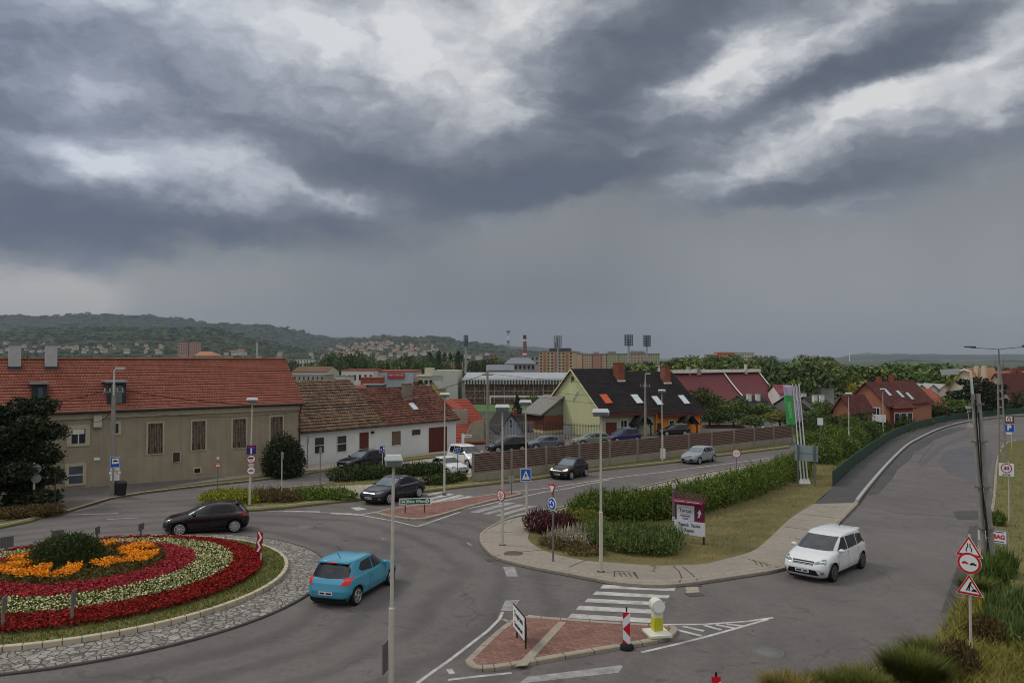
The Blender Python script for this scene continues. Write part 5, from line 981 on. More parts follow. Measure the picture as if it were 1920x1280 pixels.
# ------------------------------------------------------------------ cars: body lofted from side profile and plan outline, openings cut, fittings laid on the shell
def paint(name, c, c2=None, rough=.16): return M(name, c, rough, .06, 1.0, spec=.42, coat=.25, metal=.0)
CGLASS = M('car_glass', (14, 15, 17), .05, .1, 1, spec=.45); CGLASS_S = M('car_windscreen', (36, 42, 48), .04, .5, 1.6, spec=1.0); CGLASS_SKY = M('car_glass_sky_tint', (92, 106, 112), .04, .35, 1.6, spec=1.0)  # palest glass: bluish sky reflection put into its base colour
TYRE = M('tyre_rubber', (24, 24, 25), .85, .1, 8); RIM = M('alloy_rim', (176, 176, 176), .35, .08, 4, metal=.6); RIMD = M('dark_rim', (92, 92, 94), .4, .08, 4, metal=.5)
PLAS = M('black_trim', (26, 26, 28), .6, .1, 6); HEADL = M('headlight_glass', (112, 118, 122), .08, .45, 14, spec=1.0); HEADON = M('headlight_lit', (255, 232, 190), .2, .02, 3, emis=.5)
TAIL = M('tail_lamp', (128, 22, 24), .15, .15, 6, spec=.7); TAILON = M('tail_lamp_lit', (196, 34, 26), .2, .25, 9, emis=.2); CHROME = M('chrome', (190, 192, 194), .2, .05, 4, metal=.9)
PLATE = M('number_plate', (216, 218, 220), .5, .04, 3); DARKIN = M('wheel_housing', (14, 14, 15), .95)
def interp_prof(p, zs): return np.interp(zs, [q[0] for q in p], [q[1] for q in p])
def car(name, label, cat, loc, heading, spec, group=None):
    """spec: L, W, H, front/rear outlines (height, x), wb, wheel radius, belt height ..."""
    L_, Wd, H = spec['L'], spec['W'], spec['H']; root = thing(name, label, cat, loc, heading, group, 0)
    root.rotation_euler = (Matrix.Rotation(math.atan(-K), 4, 'X') @ Matrix.Rotation(heading, 4, 'Z')).to_euler()
    zf = spec['front']; zr = spec['rear']; zb = spec['belt']; lo = spec.get('lo', .2)
    zs = sorted(set([round(v, 4) for v in list(np.linspace(lo, zb, 14)) + list(np.linspace(zb, H - .1, 15)) + list(np.linspace(H - .1, H, 7)) + [p[0] for p in zf + zr if p[0] > lo]]))
    NP = 56; vs = []
    for z_ in zs:
        xf, xr = float(interp_prof(zf, [z_])[0]), float(interp_prof(zr, [z_])[0]); cx, hx = (xf + xr) / 2, (xf - xr) / 2
        if z_ <= zb: w = Wd / 2 * (1 - .10 * max(0, (.5 - z_) / .4) ** 1.3 - .035 * ((z_ - .58) / .4) ** 2)
        else:
            t = (z_ - zb) / (H - zb); w = Wd / 2 * (.965 - spec.get('tumble', .22) * t - .34 * max(0, (t - .86) / .14) ** 2.4)
        # plan: superellipse, sharper below the belt
        e = spec.get('plan', 6.2) if z_ <= zb else spec.get('plan_top', 4.6)
        for k in range(NP):
            a = 2 * PI * (k + .5) / NP; ca, sa = math.cos(a), math.sin(a); r = (abs(ca) ** e + abs(sa) ** e) ** (-1 / e)
            x, y = ca * r, sa * r
            vs.append((cx + x * hx, y * w, z_))
    n = len(zs); b = MB()
    b.add(vs, [(j * NP + k, j * NP + (k + 1) % NP, (j + 1) * NP + (k + 1) % NP, (j + 1) * NP + k) for j in range(n - 1) for k in range(NP)] + [tuple(range(NP))[::-1], tuple(range((n - 1) * NP, n * NP))], 0, True)
    pm = spec['paint']; body = b.build('body', [pm, DARKIN], root); R_ = spec.get('wr', .31); xw = (spec['fx'], spec['rx'])
    # cut the wheel housings
    bm = MB()
    for x in xw:
        for sg in (-1, 1): bm.tube((x, sg * (Wd / 2 - .30), R_), (x, sg * (Wd / 2 + .3), R_), R_ + .07, n=28, mi=1)
    cut = bm.build('cutter', [pm, DARKIN]); cut.parent = root; bpy.context.view_layer.update()
    md = body.modifiers.new('b', 'BOOLEAN'); md.object = cut; md.operation = 'DIFFERENCE'; md.solver = 'EXACT'
    bpy.context.view_layer.update(); dg = bpy.context.evaluated_depsgraph_get()
    nm = bpy.data.meshes.new_from_object(body.evaluated_get(dg)); body.modifiers.clear(); body.data = nm; nm.name = 'body'; bpy.data.objects.remove(cut)
    for p in nm.polygons: p.use_smooth = True
    bv = BVHTree.FromPolygons([v.co.copy() for v in nm.vertices], [tuple(p.vertices) for p in nm.polygons])
    # fitted patches
    def patch(nm_, mat, poly, axis, sg, off=.008, par=None, step=.07, smooth_=True, near=0.0):
        """outline in the plane facing axis (x: (y,z), y: (x,z)) laid on the shell from side sg"""
        bb = bmesh.new(); f = bb.faces.new([bb.verts.new((p[0], p[1], 0)) for p in poly])
        a0, a1 = min(p[0] for p in poly), max(p[0] for p in poly); c0, c1 = min(p[1] for p in poly), max(p[1] for p in poly)
        for i in range(1, int((a1 - a0) / step) + 1): bmesh.ops.bisect_plane(bb, geom=bb.verts[:] + bb.edges[:] + bb.faces[:], plane_co=(a0 + i * step, 0, 0), plane_no=(1, 0, 0))
        for i in range(1, int((c1 - c0) / step) + 1): bmesh.ops.bisect_plane(bb, geom=bb.verts[:] + bb.edges[:] + bb.faces[:], plane_co=(0, c0 + i * step, 0), plane_no=(0, 1, 0))
        ok = True
        for v in bb.verts:
            if axis == 'x': o, d = Vector((sg * 6, v.co.x, v.co.y)), Vector((-sg, 0, 0))
            elif axis == 'y': o, d = Vector((v.co.x, sg * 3, v.co.y)), Vector((0, -sg, 0))
            h, no, _, _ = bv.ray_cast(o, d)
            if h is None or abs(h.x) < near * L_:
                q = Vector((sg * L_ * .46, v.co.x * .96, v.co.y)) if axis == 'x' else Vector((v.co.x * .98, sg * Wd * .46, v.co.y))
                h, no, _, _ = bv.find_nearest(q)
            v.co = h + no * off
        me = bpy.data.meshes.new(nm_); bb.to_mesh(me); bb.free(); me.materials.append(mat)
        for p in me.polygons: p.use_smooth = smooth_
        return link(nm_, me, par or root)
    zt = H - .12; fa = lambda z_: float(interp_prof(zf, [z_])[0]); ra = lambda z_: float(interp_prof(zr, [z_])[0])
    # side glass in panes
    w = spec['glass']                       # list of polygons (x,z)
    for sg in (-1, 1):
        for poly in w: patch('side_window', spec.get('glassm', CGLASS), poly, 'y', sg, .006)
    hw = Wd / 2 * .80
    z0, z1 = spec['ws']; patch('windscreen', spec.get('wsm', CGLASS_S), [(-hw * .97, z0), (hw * .97, z0), (hw * .84, z1), (-hw * .84, z1)], 'x', 1, .008)
    if spec.get('rw'): z0, z1 = spec['rw']; q = spec.get('rwk', .86); patch('rear_window', spec.get('rwm', CGLASS), [(-hw * q, z0), (0, z0 - .03), (hw * q, z0), (hw * q * .98, (z0 + z1) / 2), (hw * q * .82, z1), (-hw * q * .82, z1), (-hw * q * .98, (z0 + z1) / 2)], 'x', -1, .008)
    hz = spec['hz']; hm = spec.get('headm', HEADL)
    for sg in (-1, 1):
        patch('headlight', hm, [(sg * Wd * .24, hz - .07), (sg * Wd * .46, hz - .02), (sg * Wd * .485, hz + .11), (sg * Wd * .36, hz + .07), (sg * Wd * .25, hz + .0)][::sg], 'x', 1, .008, near=.4)
        tz, th = spec['tz'], spec.get('th', .16); patch('tail_light', spec.get('tailm', TAIL), [(sg * Wd * .30, tz - th * .65), (sg * Wd * .448, tz - th * .45), (sg * Wd * .452, tz + th), (sg * Wd * .40, tz + th * .95), (sg * Wd * .33, tz + th * .1)][::sg], 'x', -1, .012, near=.25)
        patch('tail_light', spec.get('tailm', TAIL), [(ra(tz) + .06, tz - th * .1), (ra(tz) + .20, tz + .03), (ra(tz + .1) + .16, tz + th), (ra(tz + .1) + .06, tz + th)], 'y', sg, .01)
        patch('headlight', hm, [(fa(hz) - .09, hz - .0), (fa(hz) - .11, hz + .07), (fa(hz) - .34, hz + .10), (fa(hz) - .22, hz + .03)], 'y', sg, .01)
    gz = hz - .05; patch('grille', PLAS, [(-Wd * .22, gz - .05), (Wd * .22, gz - .05), (Wd * .23, gz + .07), (-Wd * .23, gz + .07)], 'x', 1, .008)
    m = patch('grille_bar', CHROME, [(-Wd * .22, gz + .0), (Wd * .22, gz + .0), (Wd * .22, gz + .022), (-Wd * .22, gz + .022)], 'x', 1, .016)
    patch('lower_grille', PLAS, [(-Wd * .34, lo + .10), (Wd * .34, lo + .10), (Wd * .28, lo + .30), (-Wd * .28, lo + .30)], 'x', 1, .008)
    for sg in (-1, 1): patch('fog_lamp', HEADL, circ(sg * Wd * .39, lo + .2, .055, 10), 'x', 1, .014)
    for sg, pz in ((1, spec.get('fpz', lo + .24)), (-1, spec['rpz'])):
        pl = patch('number_plate', PLATE, rect(0, pz, .52, .12), 'x', sg, .022, step=1)
        patch('plate_lettering', BLACK, rect(-.12, pz, .2, .055), 'x', sg, .026, pl, step=1); patch('plate_lettering', BLACK, rect(.13, pz, .17, .055), 'x', sg, .026, pl, step=1)
    patch('rear_bumper_trim', PLAS, [(-Wd * .42, lo + .02), (Wd * .42, lo + .02), (Wd * .4, lo + .14), (-Wd * .4, lo + .14)], 'x', -1, .008)
    # door seams, sill, handles, mirrors
    SEAM = M('seam_shadow_gap', (12, 12, 13), .9)
    for sg in (-1, 1):
        for x in spec['doors']: patch('door_seam', SEAM, [(x - .009, lo + .12), (x + .009, lo + .12), (x + .009, zb - .02), (x - .009, zb - .02)], 'y', sg, .004, step=.1)
        for x in spec['handles']: patch('door_handle', spec.get('hm', pm), rect(x, zb - .14, .17, .035), 'y', sg, .03)
        patch('sill_trim', PLAS, [(spec['rx'] + R_ + .1, lo), (spec['fx'] - R_ - .1, lo), (spec['fx'] - R_ - .1, lo + .09), (spec['rx'] + R_ + .1, lo + .09)], 'y', sg, .006)
        mm = MB(); mx = spec['mirror']; mm.lathe([(.02, -.06), (.10, -.03), (.11, .03), (.05, .075)], 10, (0, 0, 0)); o = mm.build('wing_mirror', spec.get('mm', pm), root, (mx, sg * (Wd / 2 + .04), zb + .07)); o.scale = (.8, 1.15, 1)
        if spec.get('chrome'):
            gl = spec['glass']; xa, xb = gl[-1][1][0], gl[0][0][0]; patch('window_trim', CHROME, [(xa, .985), (xb, .955), (xb, .985), (xa, 1.015)], 'y', sg, .012, step=.15)
            patch('window_trim', CHROME, [(gl[1][3][0], H - .125), (gl[0][3][0], H - .135), (gl[0][3][0], H - .11), (gl[1][3][0], H - .10)], 'y', sg, .012, step=.15)
    # roof rails or aerial
    am = MB(); am.tube((ra(H - .06) + .35, 0, H - .03), (ra(H - .06) + .15, 0, H + .16), .012, n=5); am.build('aerial', PLAS, root)
    if spec.get('spoiler'): sp = MB(); x = ra(H - .1); sp.box(x - .1, x + .22, -Wd * .34, Wd * .34, H - .115, H - .075); sp.build('spoiler', pm, root); q = MB(); q.box(x - .115, x - .1, -.14, .14, H - .112, H - .075); q.build('brake_light', spec.get('tailm', TAIL), root)
    if spec.get('rails'):
        for sg in (-1, 1): q = MB(); yy = sg * Wd * .335; q.tube((spec['rails'][0], yy, H + .02), (spec['rails'][1], yy, H + .02), .02, n=5); q.tube((spec['rails'][0], yy, H - .06), (spec['rails'][0], yy, H + .02), .02, n=5); q.tube((spec['rails'][1], yy, H - .06), (spec['rails'][1], yy, H + .02), .02, n=5); q.build('roof_rail', spec.get('railm', CHROME), root)
    # wheels
    first = None
    for x in xw:
        for sg in (-1, 1):
            y = sg * (Wd / 2 - .115)
            t = MB(); prof = [(R_ * .74, -.09), (R_ * .95, -.10), (R_, -.07), (R_, .07), (R_ * .95, .10), (R_ * .74, .09)]
            t.lathe(prof, 26); t.v = [(a_, -c_, b_) for a_, b_, c_ in t.v]; wh = t.build('wheel', TYRE, root, (x, y, R_))
            r = MB(); ns = spec.get('spokes', 7)
            r.v = []; r.lathe([(R_ * .78, .08), (R_ * .76, .105), (R_ * .70, .105), (R_ * .68, .09)], 26)
            r.lathe([(R_ * .16, .06), (R_ * .15, .112), (.005, .114)], 12)
            r.v = [(a_, sg * c_, b_) for a_, b_, c_ in r.v]
            for k in range(ns):
                a_ = 2 * PI * k / ns; d = Vector((math.cos(a_), 0, math.sin(a_))); pp = Vector((-d.z, 0, d.x))
                i0, i1, w0, w1 = R_ * .12, R_ * .71, spec.get('spw', .034), spec.get('spw', .034) * 1.25
                q = [d * i0 - pp * w0, d * i1 - pp * w1, d * i1 + pp * w1, d * i0 + pp * w0]
                r.prism([tuple(v + Vector((0, sg * .085, 0))) for v in q], [tuple(v + Vector((0, sg * .108, 0))) for v in q])
            r.build('rim', spec.get('rim', RIM), wh)
            dk = MB(); dk.lathe([(.005, .03), (R_ * .75, .03)], 20); dk.v = [(a_, sg * c_, b_) for a_, b_, c_ in dk.v]; dk.build('brake_disc', DARKIN, wh)
    return root

def hatch(p, L=4.0, W=1.72, H=1.46, **k):
    f, r = L / 2, -L / 2
    d = dict(L=L, W=W, H=H, paint=p, lo=.19, belt=.92, front=[(.19, f - .12), (.36, f - .02), (.52, f), (.68, f - .06), (.78, f - .22), (.88, f - .62), (.97, f - 1.02), (1.05, f - 1.18), (1.2, f - 1.45), (H - .12, f - 1.76), (H - .04, f - 2.05), (H, f - 2.5)],
             rear=[(.19, r + .16), (.36, r + .03), (.56, r), (.80, r + .05), (.95, r + .14), (1.1, r + .26), (H - .16, r + .46), (H - .06, r + .60), (H, r + 1.3)],
             glass=[[(f - 1.38, .97), (f - 2.05, .955), (f - 2.05, H - .13), (f - 1.92, H - .15)], [(f - 2.11, .955), (f - 2.9, .97), (f - 2.9, H - .14), (f - 2.11, H - .13)], [(f - 2.96, .98), (f - 3.32, 1.04), (f - 3.3, H - .2), (f - 2.96, H - .15)]],
             ws=(.99, H - .13), rw=(.98, H - .14), hz=.72, tz=.86, rpz=.55, fx=f - .78, rx=r + .68, wr=.30, doors=[f - 1.22, f - 2.08, f - 2.98], handles=[f - 1.92, f - 2.82], mirror=f - 1.42, spoiler=True)
    d.update(k); return d
def saloon(p, L=4.83, W=1.86, H=1.50, **k):
    f, r = L / 2, -L / 2
    d = dict(L=L, W=W, H=H, paint=p, lo=.19, belt=.95, front=[(.19, f - .14), (.36, f - .02), (.54, f), (.70, f - .08), (.80, f - .26), (.89, f - .75), (.96, f - 1.2), (1.03, f - 1.38), (1.2, f - 1.72), (H - .12, f - 2.1), (H - .04, f - 2.4), (H, f - 2.85)],
             rear=[(.19, r + .14), (.40, r + .02), (.6, r), (.86, r + .04), (.98, r + .12), (1.04, r + .32), (1.12, r + .62), (1.25, r + .98), (H - .12, r + 1.36), (H - .04, r + 1.65), (H, r + 2.1)],
             glass=[[(f - 1.62, 1.0), (f - 2.36, .99), (f - 2.36, H - .13), (f - 2.22, H - .15)], [(f - 2.42, .99), (f - 3.25, 1.0), (f - 3.25, H - .15), (f - 2.42, H - .13)], [(f - 3.31, 1.0), (f - 3.72, 1.05), (f - 3.5, H - .22), (f - 3.31, H - .17)]],
             ws=(1.02, H - .13), rw=(1.10, H - .14), hz=.74, tz=.86, rpz=.72, fx=f - .92, rx=r + .98, wr=.325, doors=[f - 1.42, f - 2.39, f - 3.35], handles=[f - 2.22, f - 3.12], mirror=f - 1.66)
    d.update(k); return d
def mpv(p, L=4.46, W=1.79, H=1.62, **k):
    f, r = L / 2, -L / 2
    d = dict(L=L, W=W, H=H, paint=p, lo=.2, belt=.98, front=[(.2, f - .14), (.36, f - .03), (.52, f), (.68, f - .06), (.80, f - .20), (.92, f - .55), (1.02, f - .92), (1.12, f - 1.08), (1.3, f - 1.42), (H - .12, f - 1.86), (H - .04, f - 2.2), (H, f - 2.7)],
             rear=[(.2, r + .14), (.38, r + .02), (.6, r), (.9, r + .04), (1.1, r + .14), (1.3, r + .26), (H - .14, r + .40), (H - .05, r + .58), (H, r + 1.4)],
             glass=[[(f - 1.36, 1.04), (f - 2.16, 1.02), (f - 2.16, H - .14), (f - 1.98, H - .16)], [(f - 2.22, 1.02), (f - 3.1, 1.04), (f - 3.1, H - .15), (f - 2.22, H - .14)], [(f - 3.16, 1.04), (f - 3.85, 1.1), (f - 3.85, H - .22), (f - 3.16, H - .16)]],
             ws=(1.06, H - .13), rw=(1.06, H - .14), hz=.76, tz=.98, rpz=.80, fx=f - .86, rx=r + .82, wr=.32, doors=[f - 1.24, f - 2.19, f - 3.2], handles=[f - 2.02, f - 3.02], mirror=f - 1.42, spoiler=True)
    d.update(k); return d
def estate(p, L=4.6, W=1.78, H=1.5, **k):
    f, r = L / 2, -L / 2
    d = saloon(p, L, W, H); d.update(rear=[(.19, r + .14), (.40, r + .02), (.6, r), (.86, r + .03), (1.0, r + .12), (1.15, r + .24), (H - .14, r + .50), (H - .05, r + .68), (H, r + 1.5)],
             glass=d['glass'][:2] + [[(f - 3.31, 1.0), (f - 4.12, 1.04), (f - 3.98, H - .22), (f - 3.31, H - .17)]], rw=(1.04, H - .15), tz=.92, rails=(f - 2.3, f - 4.0)); d.update(k); return d
def place(px, py, heading_px, py2):
    """ground points of the rear and front axle line -> centre and heading"""
    a, b = G(px, py, .005), G(heading_px, py2, .005); c = (a + b) / 2; return c, math.atan2(b.y - a.y, b.x - a.x)
PT = {'aub': paint('aubergine_paint', (22, 12, 17)), 'blue': paint('sky_blue_paint', (66, 142, 166)), 'white': paint('white_paint', (206, 208, 206)), 'grey': paint('graphite_paint', (34, 33, 38)), 'black': paint('black_paint', (18, 19, 22)),
      'silver': paint('silver_paint', (142, 146, 150)), 'owhite': paint('old_white_paint', (196, 198, 196), rough=.45), 'green': paint('grey_green_paint', (110, 116, 100)), 'navy': paint('navy_paint', (34, 44, 82)), 'steel': paint('steel_grey_paint', (88, 92, 98))}
# heading: from rear to front contact points traced on the street
c, hd = place(442, 992, 333, 999); car('hatchback_car', 'dark aubergine hatchback driving round the roundabout, seen from its left side', 'car', c, hd, hatch(PT['aub'], 3.96, 1.74, 1.46, headm=HEADL, wr=.31, spokes=8, spw=.03, rwm=CGLASS_SKY))
c, hd = place(632, 1128, 696, 1092); car('hatchback_car', 'sky blue hatchback with lit tail lamps leaving the roundabout', 'car', c, hd, hatch(PT['blue'], 4.0, 1.72, 1.49, tailm=TAILON, rwm=CGLASS, wr=.30, spokes=5, rwk=.98, plan_top=4.6, tz=.84, th=.13, rpz=.50, glass=[[(.58, 1.0), (-.2, .98), (-.2, 1.36), (.1, 1.36)], [(-.26, .98), (-.95, 1.04), (-1.12, 1.14), (-.9, 1.33), (-.26, 1.36)]], doors=[.7, -.5], handles=[-.35]))
c, hd = place(1590, 1052, 1506, 1089); car('minivan_car', 'white people carrier coming down the climbing road', 'car', c, hd, mpv(PT['white'], 4.46, 1.79, 1.60, rim=RIMD, spokes=10, spw=.022, tumble=.2))
c, hd = place(779, 927, 694, 946); car('saloon_car', 'dark graphite saloon waiting by the zebra crossing', 'car', c, hd, saloon(PT['grey'], 4.8, 1.86, 1.5, spokes=7, wsm=CGLASS_SKY, chrome=True))
c, hd = place(713, 873, 644, 882); car('estate_car', 'black estate car driving past the white house', 'car', c, hd, estate(PT['black'], 4.55, 1.78, 1.5, rim=RIMD, wsm=CGLASS_SKY))
c, hd = place(810, 883, 868, 893); car('saloon_car', 'old white saloon parked on the pale yard', 'car', c, hd, saloon(PT['owhite'], 4.2, 1.66, 1.38, wr=.28, rim=RIM, spokes=12, spw=.03, glass=[[(.75, .98), (.02, .96), (.02, 1.26), (.2, 1.26)], [(-.04, .96), (-.75, .97), (-.75, 1.24), (-.04, 1.26)], [(-.8, .97), (-1.05, .99), (-.85, 1.2), (-.8, 1.21)]],
    front=[(.19, 2.0), (.4, 2.08), (.56, 2.1), (.68, 2.06), (.76, 1.9), (.84, 1.3), (.92, .95), (1.0, .8), (1.26, .3), (1.34, .0), (1.38, -.3)], rear=[(.19, -2.0), (.4, -2.08), (.6, -2.1), (.84, -2.06), (.93, -1.95), (.96, -1.5), (1.04, -1.3), (1.26, -.92), (1.34, -.7), (1.38, -.4)], belt=.92, hz=.68, tz=.8, ws=(.95, 1.27), rw=(1.0, 1.26)))
c, hd = place(800, 868, 876, 883); car('van_car', 'white people carrier parked behind the old white saloon', 'car', c + Vector((1.7, 1.0, 0)), hd, mpv(PT['white'], 4.7, 1.85, 1.8, belt=1.1, ws=(1.15, 1.66)))
c, hd = place(1092, 889, 1042, 900); car('hatchback_car', 'small black hatchback with lit headlights on the road by the fence', 'car', c, hd, hatch(PT['black'], 3.7, 1.69, 1.5, headm=HEADON, wr=.30, wsm=CGLASS_SKY))
c, hd = place(1330, 863, 1289, 870); car('hatchback_car', 'silver hatchback driving along the fenced road', 'car', c, hd, hatch(PT['silver'], 4.1, 1.7, 1.46, headm=HEADL, wr=.30, wsm=CGLASS_SKY))
# cars parked behind the slatted fence
def back(px, py, Y, hdg, nm, lb, sp): p = A(px, py, Y); p.z = -K * p.y + .005; car(nm, lb, 'car', p, R(hdg), sp)
back(950, 845, 76, 205, 'suv_car', 'black off-roader parked behind the fence beside the concrete lean-to', mpv(PT['black'], 4.35, 1.8, 1.6, rails=(.4, -1.4)))
back(1021, 842, 79, 203, 'hatchback_car', 'steel grey hatchback parked behind the fence, second from the left', hatch(PT['steel'], 4.3, 1.75, 1.46))
back(1107, 838, 83, 203, 'estate_car', 'grey-green estate parked behind the fence before the green gable', estate(PT['green'], 4.6, 1.76, 1.48))
back(1168, 833, 87, 205, 'suv_car', 'navy blue off-roader parked behind the fence before the pale green front', mpv(PT['navy'], 4.4, 1.82, 1.68, rails=(.4, -1.4)))
back(1262, 822, 97, 196, 'estate_car', 'dark estate parked before the orange half house', estate(PT['grey'], 4.5, 1.75, 1.5))
back(1434, 812, 91.5, 200, 'estate_car', 'white estate whose roof just shows above the right part of the fence', estate(PT['white'], 4.7, 1.8, 1.52))

# ------------------------------------------------------------------ street furniture
def face(p, extra=0): return -math.atan2(p.x, p.y) + R(extra)
def lamp_post(px, py, h, label, head=1.0, turn=0, r=.062, lean=0.0, step=True, arm=0):
    p = G(px, py, 0.1); t = thing('street_lamp', label, 'street lamp', p, face(p, turn)); t.rotation_euler.y = R(lean)
    m = MB(); m.tube((0, 0, -.2), (0, 0, h * .38), r * 1.25, r * 1.2, 12); m.tube((0, 0, h * .38), (0, 0, h * .385), r * 1.2, r * .85, 12); m.tube((0, 0, h * .385), (0, 0, h), r * .82, r * .6, 12); m.build('pole', PSTEEL, t)
    m = MB(); m.lathe([(.17, -.02), (.17, .02), (.1, .04)], 12); m.build('base_plate', M('pit_soil', (70, 56, 46), .95), t)
    m = MB()
    m.prism([(-.30, -.28, h - .02), (.30, -.28, h - .02), (.30, .22, h - .02), (-.30, .22, h - .02)], [(-.34, -.33, h + .12), (.34, -.33, h + .12), (.34, .26, h + .12), (-.34, .26, h + .12)]); m.prism([(-.34, -.33, h + .12), (.34, -.33, h + .12), (.34, .26, h + .12), (-.34, .26, h + .12)], [(-.28, -.22, h + .22), (.28, -.22, h + .22), (.28, .2, h + .22), (-.28, .2, h + .22)]); hd = m.build('lamp_head', M('lamp_housing', (178, 180, 178), .5, .06, 4), t); hd.scale = (head, head, 1) if head != 1 else (1, 1, 1)
    m = MB(); m.box(-.28, .28, -.335, -.31, h + .0, h + .10); m.box(-.29, .29, -.28, .2, h - .045, h - .021); m.build('lamp_glass', M('lamp_glass', (92, 96, 98), .15, .1, 4, spec=.7), hd)
    return t
lamp_post(732.5, 1306, 5.5, 'nearest street lamp, its foot below the picture, tall pole left of centre', head=.62, turn=4, r=.058, lean=.5)
lamp_post(468, 947, 6.1, 'street lamp in the verge carrying the blue dead end sign', lean=1.0)
lamp_post(942, 1022, 6.1, 'street lamp on the corner pavement carrying the red ringed round sign'); lamp_post(988, 972, 6.1, 'street lamp carrying the blue crossing sign at the zebra crossing', lean=-.7)
lamp_post(1127, 1072, 6.1, 'street lamp in front of the long green hedge'); lamp_post(1242, 865, 6.2, 'street lamp against the slatted fence before the semi-detached house', lean=-.2)
lamp_post(833, 925, 6.3, 'street lamp beside the old white saloon', lean=.2); lamp_post(1592, 853, 5.8, 'street lamp among bushes left of the orange house'); lamp_post(1656, 815, 5.8, 'street lamp in front of the maroon-roofed orange house')

# double-arm lamp on the right, lattice concrete column
p = G(1880, 868, .1); t = thing('street_lamp', 'tall double-armed street lamp on a ladder-like concrete column at the right edge', 'street lamp', p, face(p)); t.rotation_euler.y = R(-1.0)
CPOLE = M('pole_concrete', (138, 132, 124), .9, .15, 3, .4, 30); H = 8.6; m = MB()
for sx in (-1, 1): m.tube((sx * .26, 0, -.3), (sx * .13, 0, H * .86), .085, .075, 6)
for k in range(10): zz = .5 + k * .72; w = .26 - .13 * zz / H; m.box(-w, w, -.05, .05, zz, zz + .13)
m.tube((0, 0, H * .8), (0, 0, H), .17, .15, 8); m.build('column', CPOLE, t)
m = MB(); m.tube((0, 0, H), (0, 0, 10.0), .07, .05); m.path([(-2.1, 0, 10.15), (-.9, 0, 10.05), (0, 0, 9.95), (.9, 0, 10.05), (2.1, 0, 10.15)], .035); m.tube((-.3, .3, 8.0), (-.3, .3, 9.2), .02); m.tube((.3, .3, 8.0), (.3, .3, 9.2), .02); m.box(-.3, .3, .2, .3, 8.4, 8.45); m.build('arm', PSTEEL_DK, t)
for sg in (-1, 1): m = MB(); m.prism([(sg * 1.7, -.16, 10.1), (sg * 2.6, -.12, 10.2), (sg * 2.6, .12, 10.2), (sg * 1.7, .16, 10.1)][::sg], [(sg * 1.7, -.14, 10.28), (sg * 2.6, -.1, 10.3), (sg * 2.6, .1, 10.3), (sg * 1.7, .14, 10.28)][::sg]); m.build('lamp_head', M('dark_lamp', (52, 54, 56), .5), t)
# A-frame concrete pole with bracket lamp
p = G(1857, 1092, .1); t = thing('utility_pole', 'stout double concrete utility pole with bracket lamp beside the climbing road', 'utility pole', p, face(p)); t.rotation_euler.y = R(-3.2)
H = A(1836, 737, 28.0).z - p.z; m = MB()
for sx in (-1, 1): m.tube((sx * .15, 0, -.3), (sx * .082, 0, H), .10, .075, 12)
m.build('pole', CPOLE, t); m = MB()
for zz in (H * .50, H * .74, H * .94, H * .28): m = MB(); m.box(-.26, .26, -.14, -.10, zz, zz + .05); m.box(-.26, .26, .10, .14, zz, zz + .05); m.build('clamp', PSTEEL_DK, t)
m = MB(); m.path([(-.05, -.14, .8), (.04, -.13, H * .3), (-.04, -.13, H * .6), (-.03, -.13, H * .97)], .022); m.path([(.05, -.15, .8), (-.03, -.14, H * .4), (.05, -.13, H * .9)], .02); m.build('cable', BLACK, t)
m = MB(); m.tube((-.1, 0, H - .1), (-.1, 0, H + .82), .05, .045); m.path([(-.1, 0, H + .82), (-.3, 0, H + .9), (-.5, -.1, H + .86)], .04); m.build('bracket', M('white_tube', (196, 196, 190), .5), t)
m = MB(); m.prism([(-1.05, -.3, H + .74), (-.5, -.3, H + .74), (-.5, .05, H + .74), (-1.05, .05, H + .74)], [(-1.08, -.32, H + .95), (-.45, -.32, H + .95), (-.45, .06, H + .95), (-1.08, .06, H + .95)]); m.build('lamp_head', M('lamp_housing', (178, 180, 178)), t)
m = MB(); m.box(-.36, -.12, -.06, .06, H - .55, H - .46); m.box(-.34, -.14, -.06, .06, H - 1.25, H - 1.14); m.tube((-.3, 0, H - .5), (-.26, 0, H - 1.2), .012); m.build('insulator', M('insulator', (176, 170, 160), .5), t)
# old poles
def old_pole(px, py, Y, top, label, lamp=True, lattice=False, mat=None):
    p = G(px, py, .05) if Y is None else A(px, py, Y); H = A(px, top, p.y).z - p.z; t = thing('utility_pole', label, 'utility pole', p, face(p)); m = MB(); hh = H - .95 if lamp else H
    m.tube((0, 0, -.3), (0, 0, hh), .17, .11, 10); m.build('pole', mat or CPOLE, t)
    if lamp: m = MB(); m.tube((0, -.12, hh - .7), (0.02, -.12, H - .05), .045); m.tube((.02, -.12, H - .05), (.25, -.3, H), .035); m.build('bracket', M('white_tube', (196, 196, 190)), t); m = MB(); m.box(.05, .62, -.45, -.2, H - .02, H + .12); m.build('lamp_head', M('lamp_housing', (178, 180, 178)), t)
    m = MB(); m.box(-.6, .6, -.08, .08, hh - .55, hh - .45); m.build('crossarm', PSTEEL_DK, t); m = MB()
    for x in (-.5, -.2, .2, .5): m.tube((x, 0, hh - .45), (x, 0, hh - .25), .04, n=6)
    m.build('insulator', M('insulator', (176, 170, 160)), t)
    return p, hh
pA, hA = old_pole(211, 931, None, 692, 'leaning old utility pole with lamp before the grey building'); pB, hB = old_pole(914, 838, 82, 694, 'thin utility pole right of the white house', False); pC, hC = old_pole(1210, 832, 88, 701, 'utility pole with lamp in front of the semi-detached house')
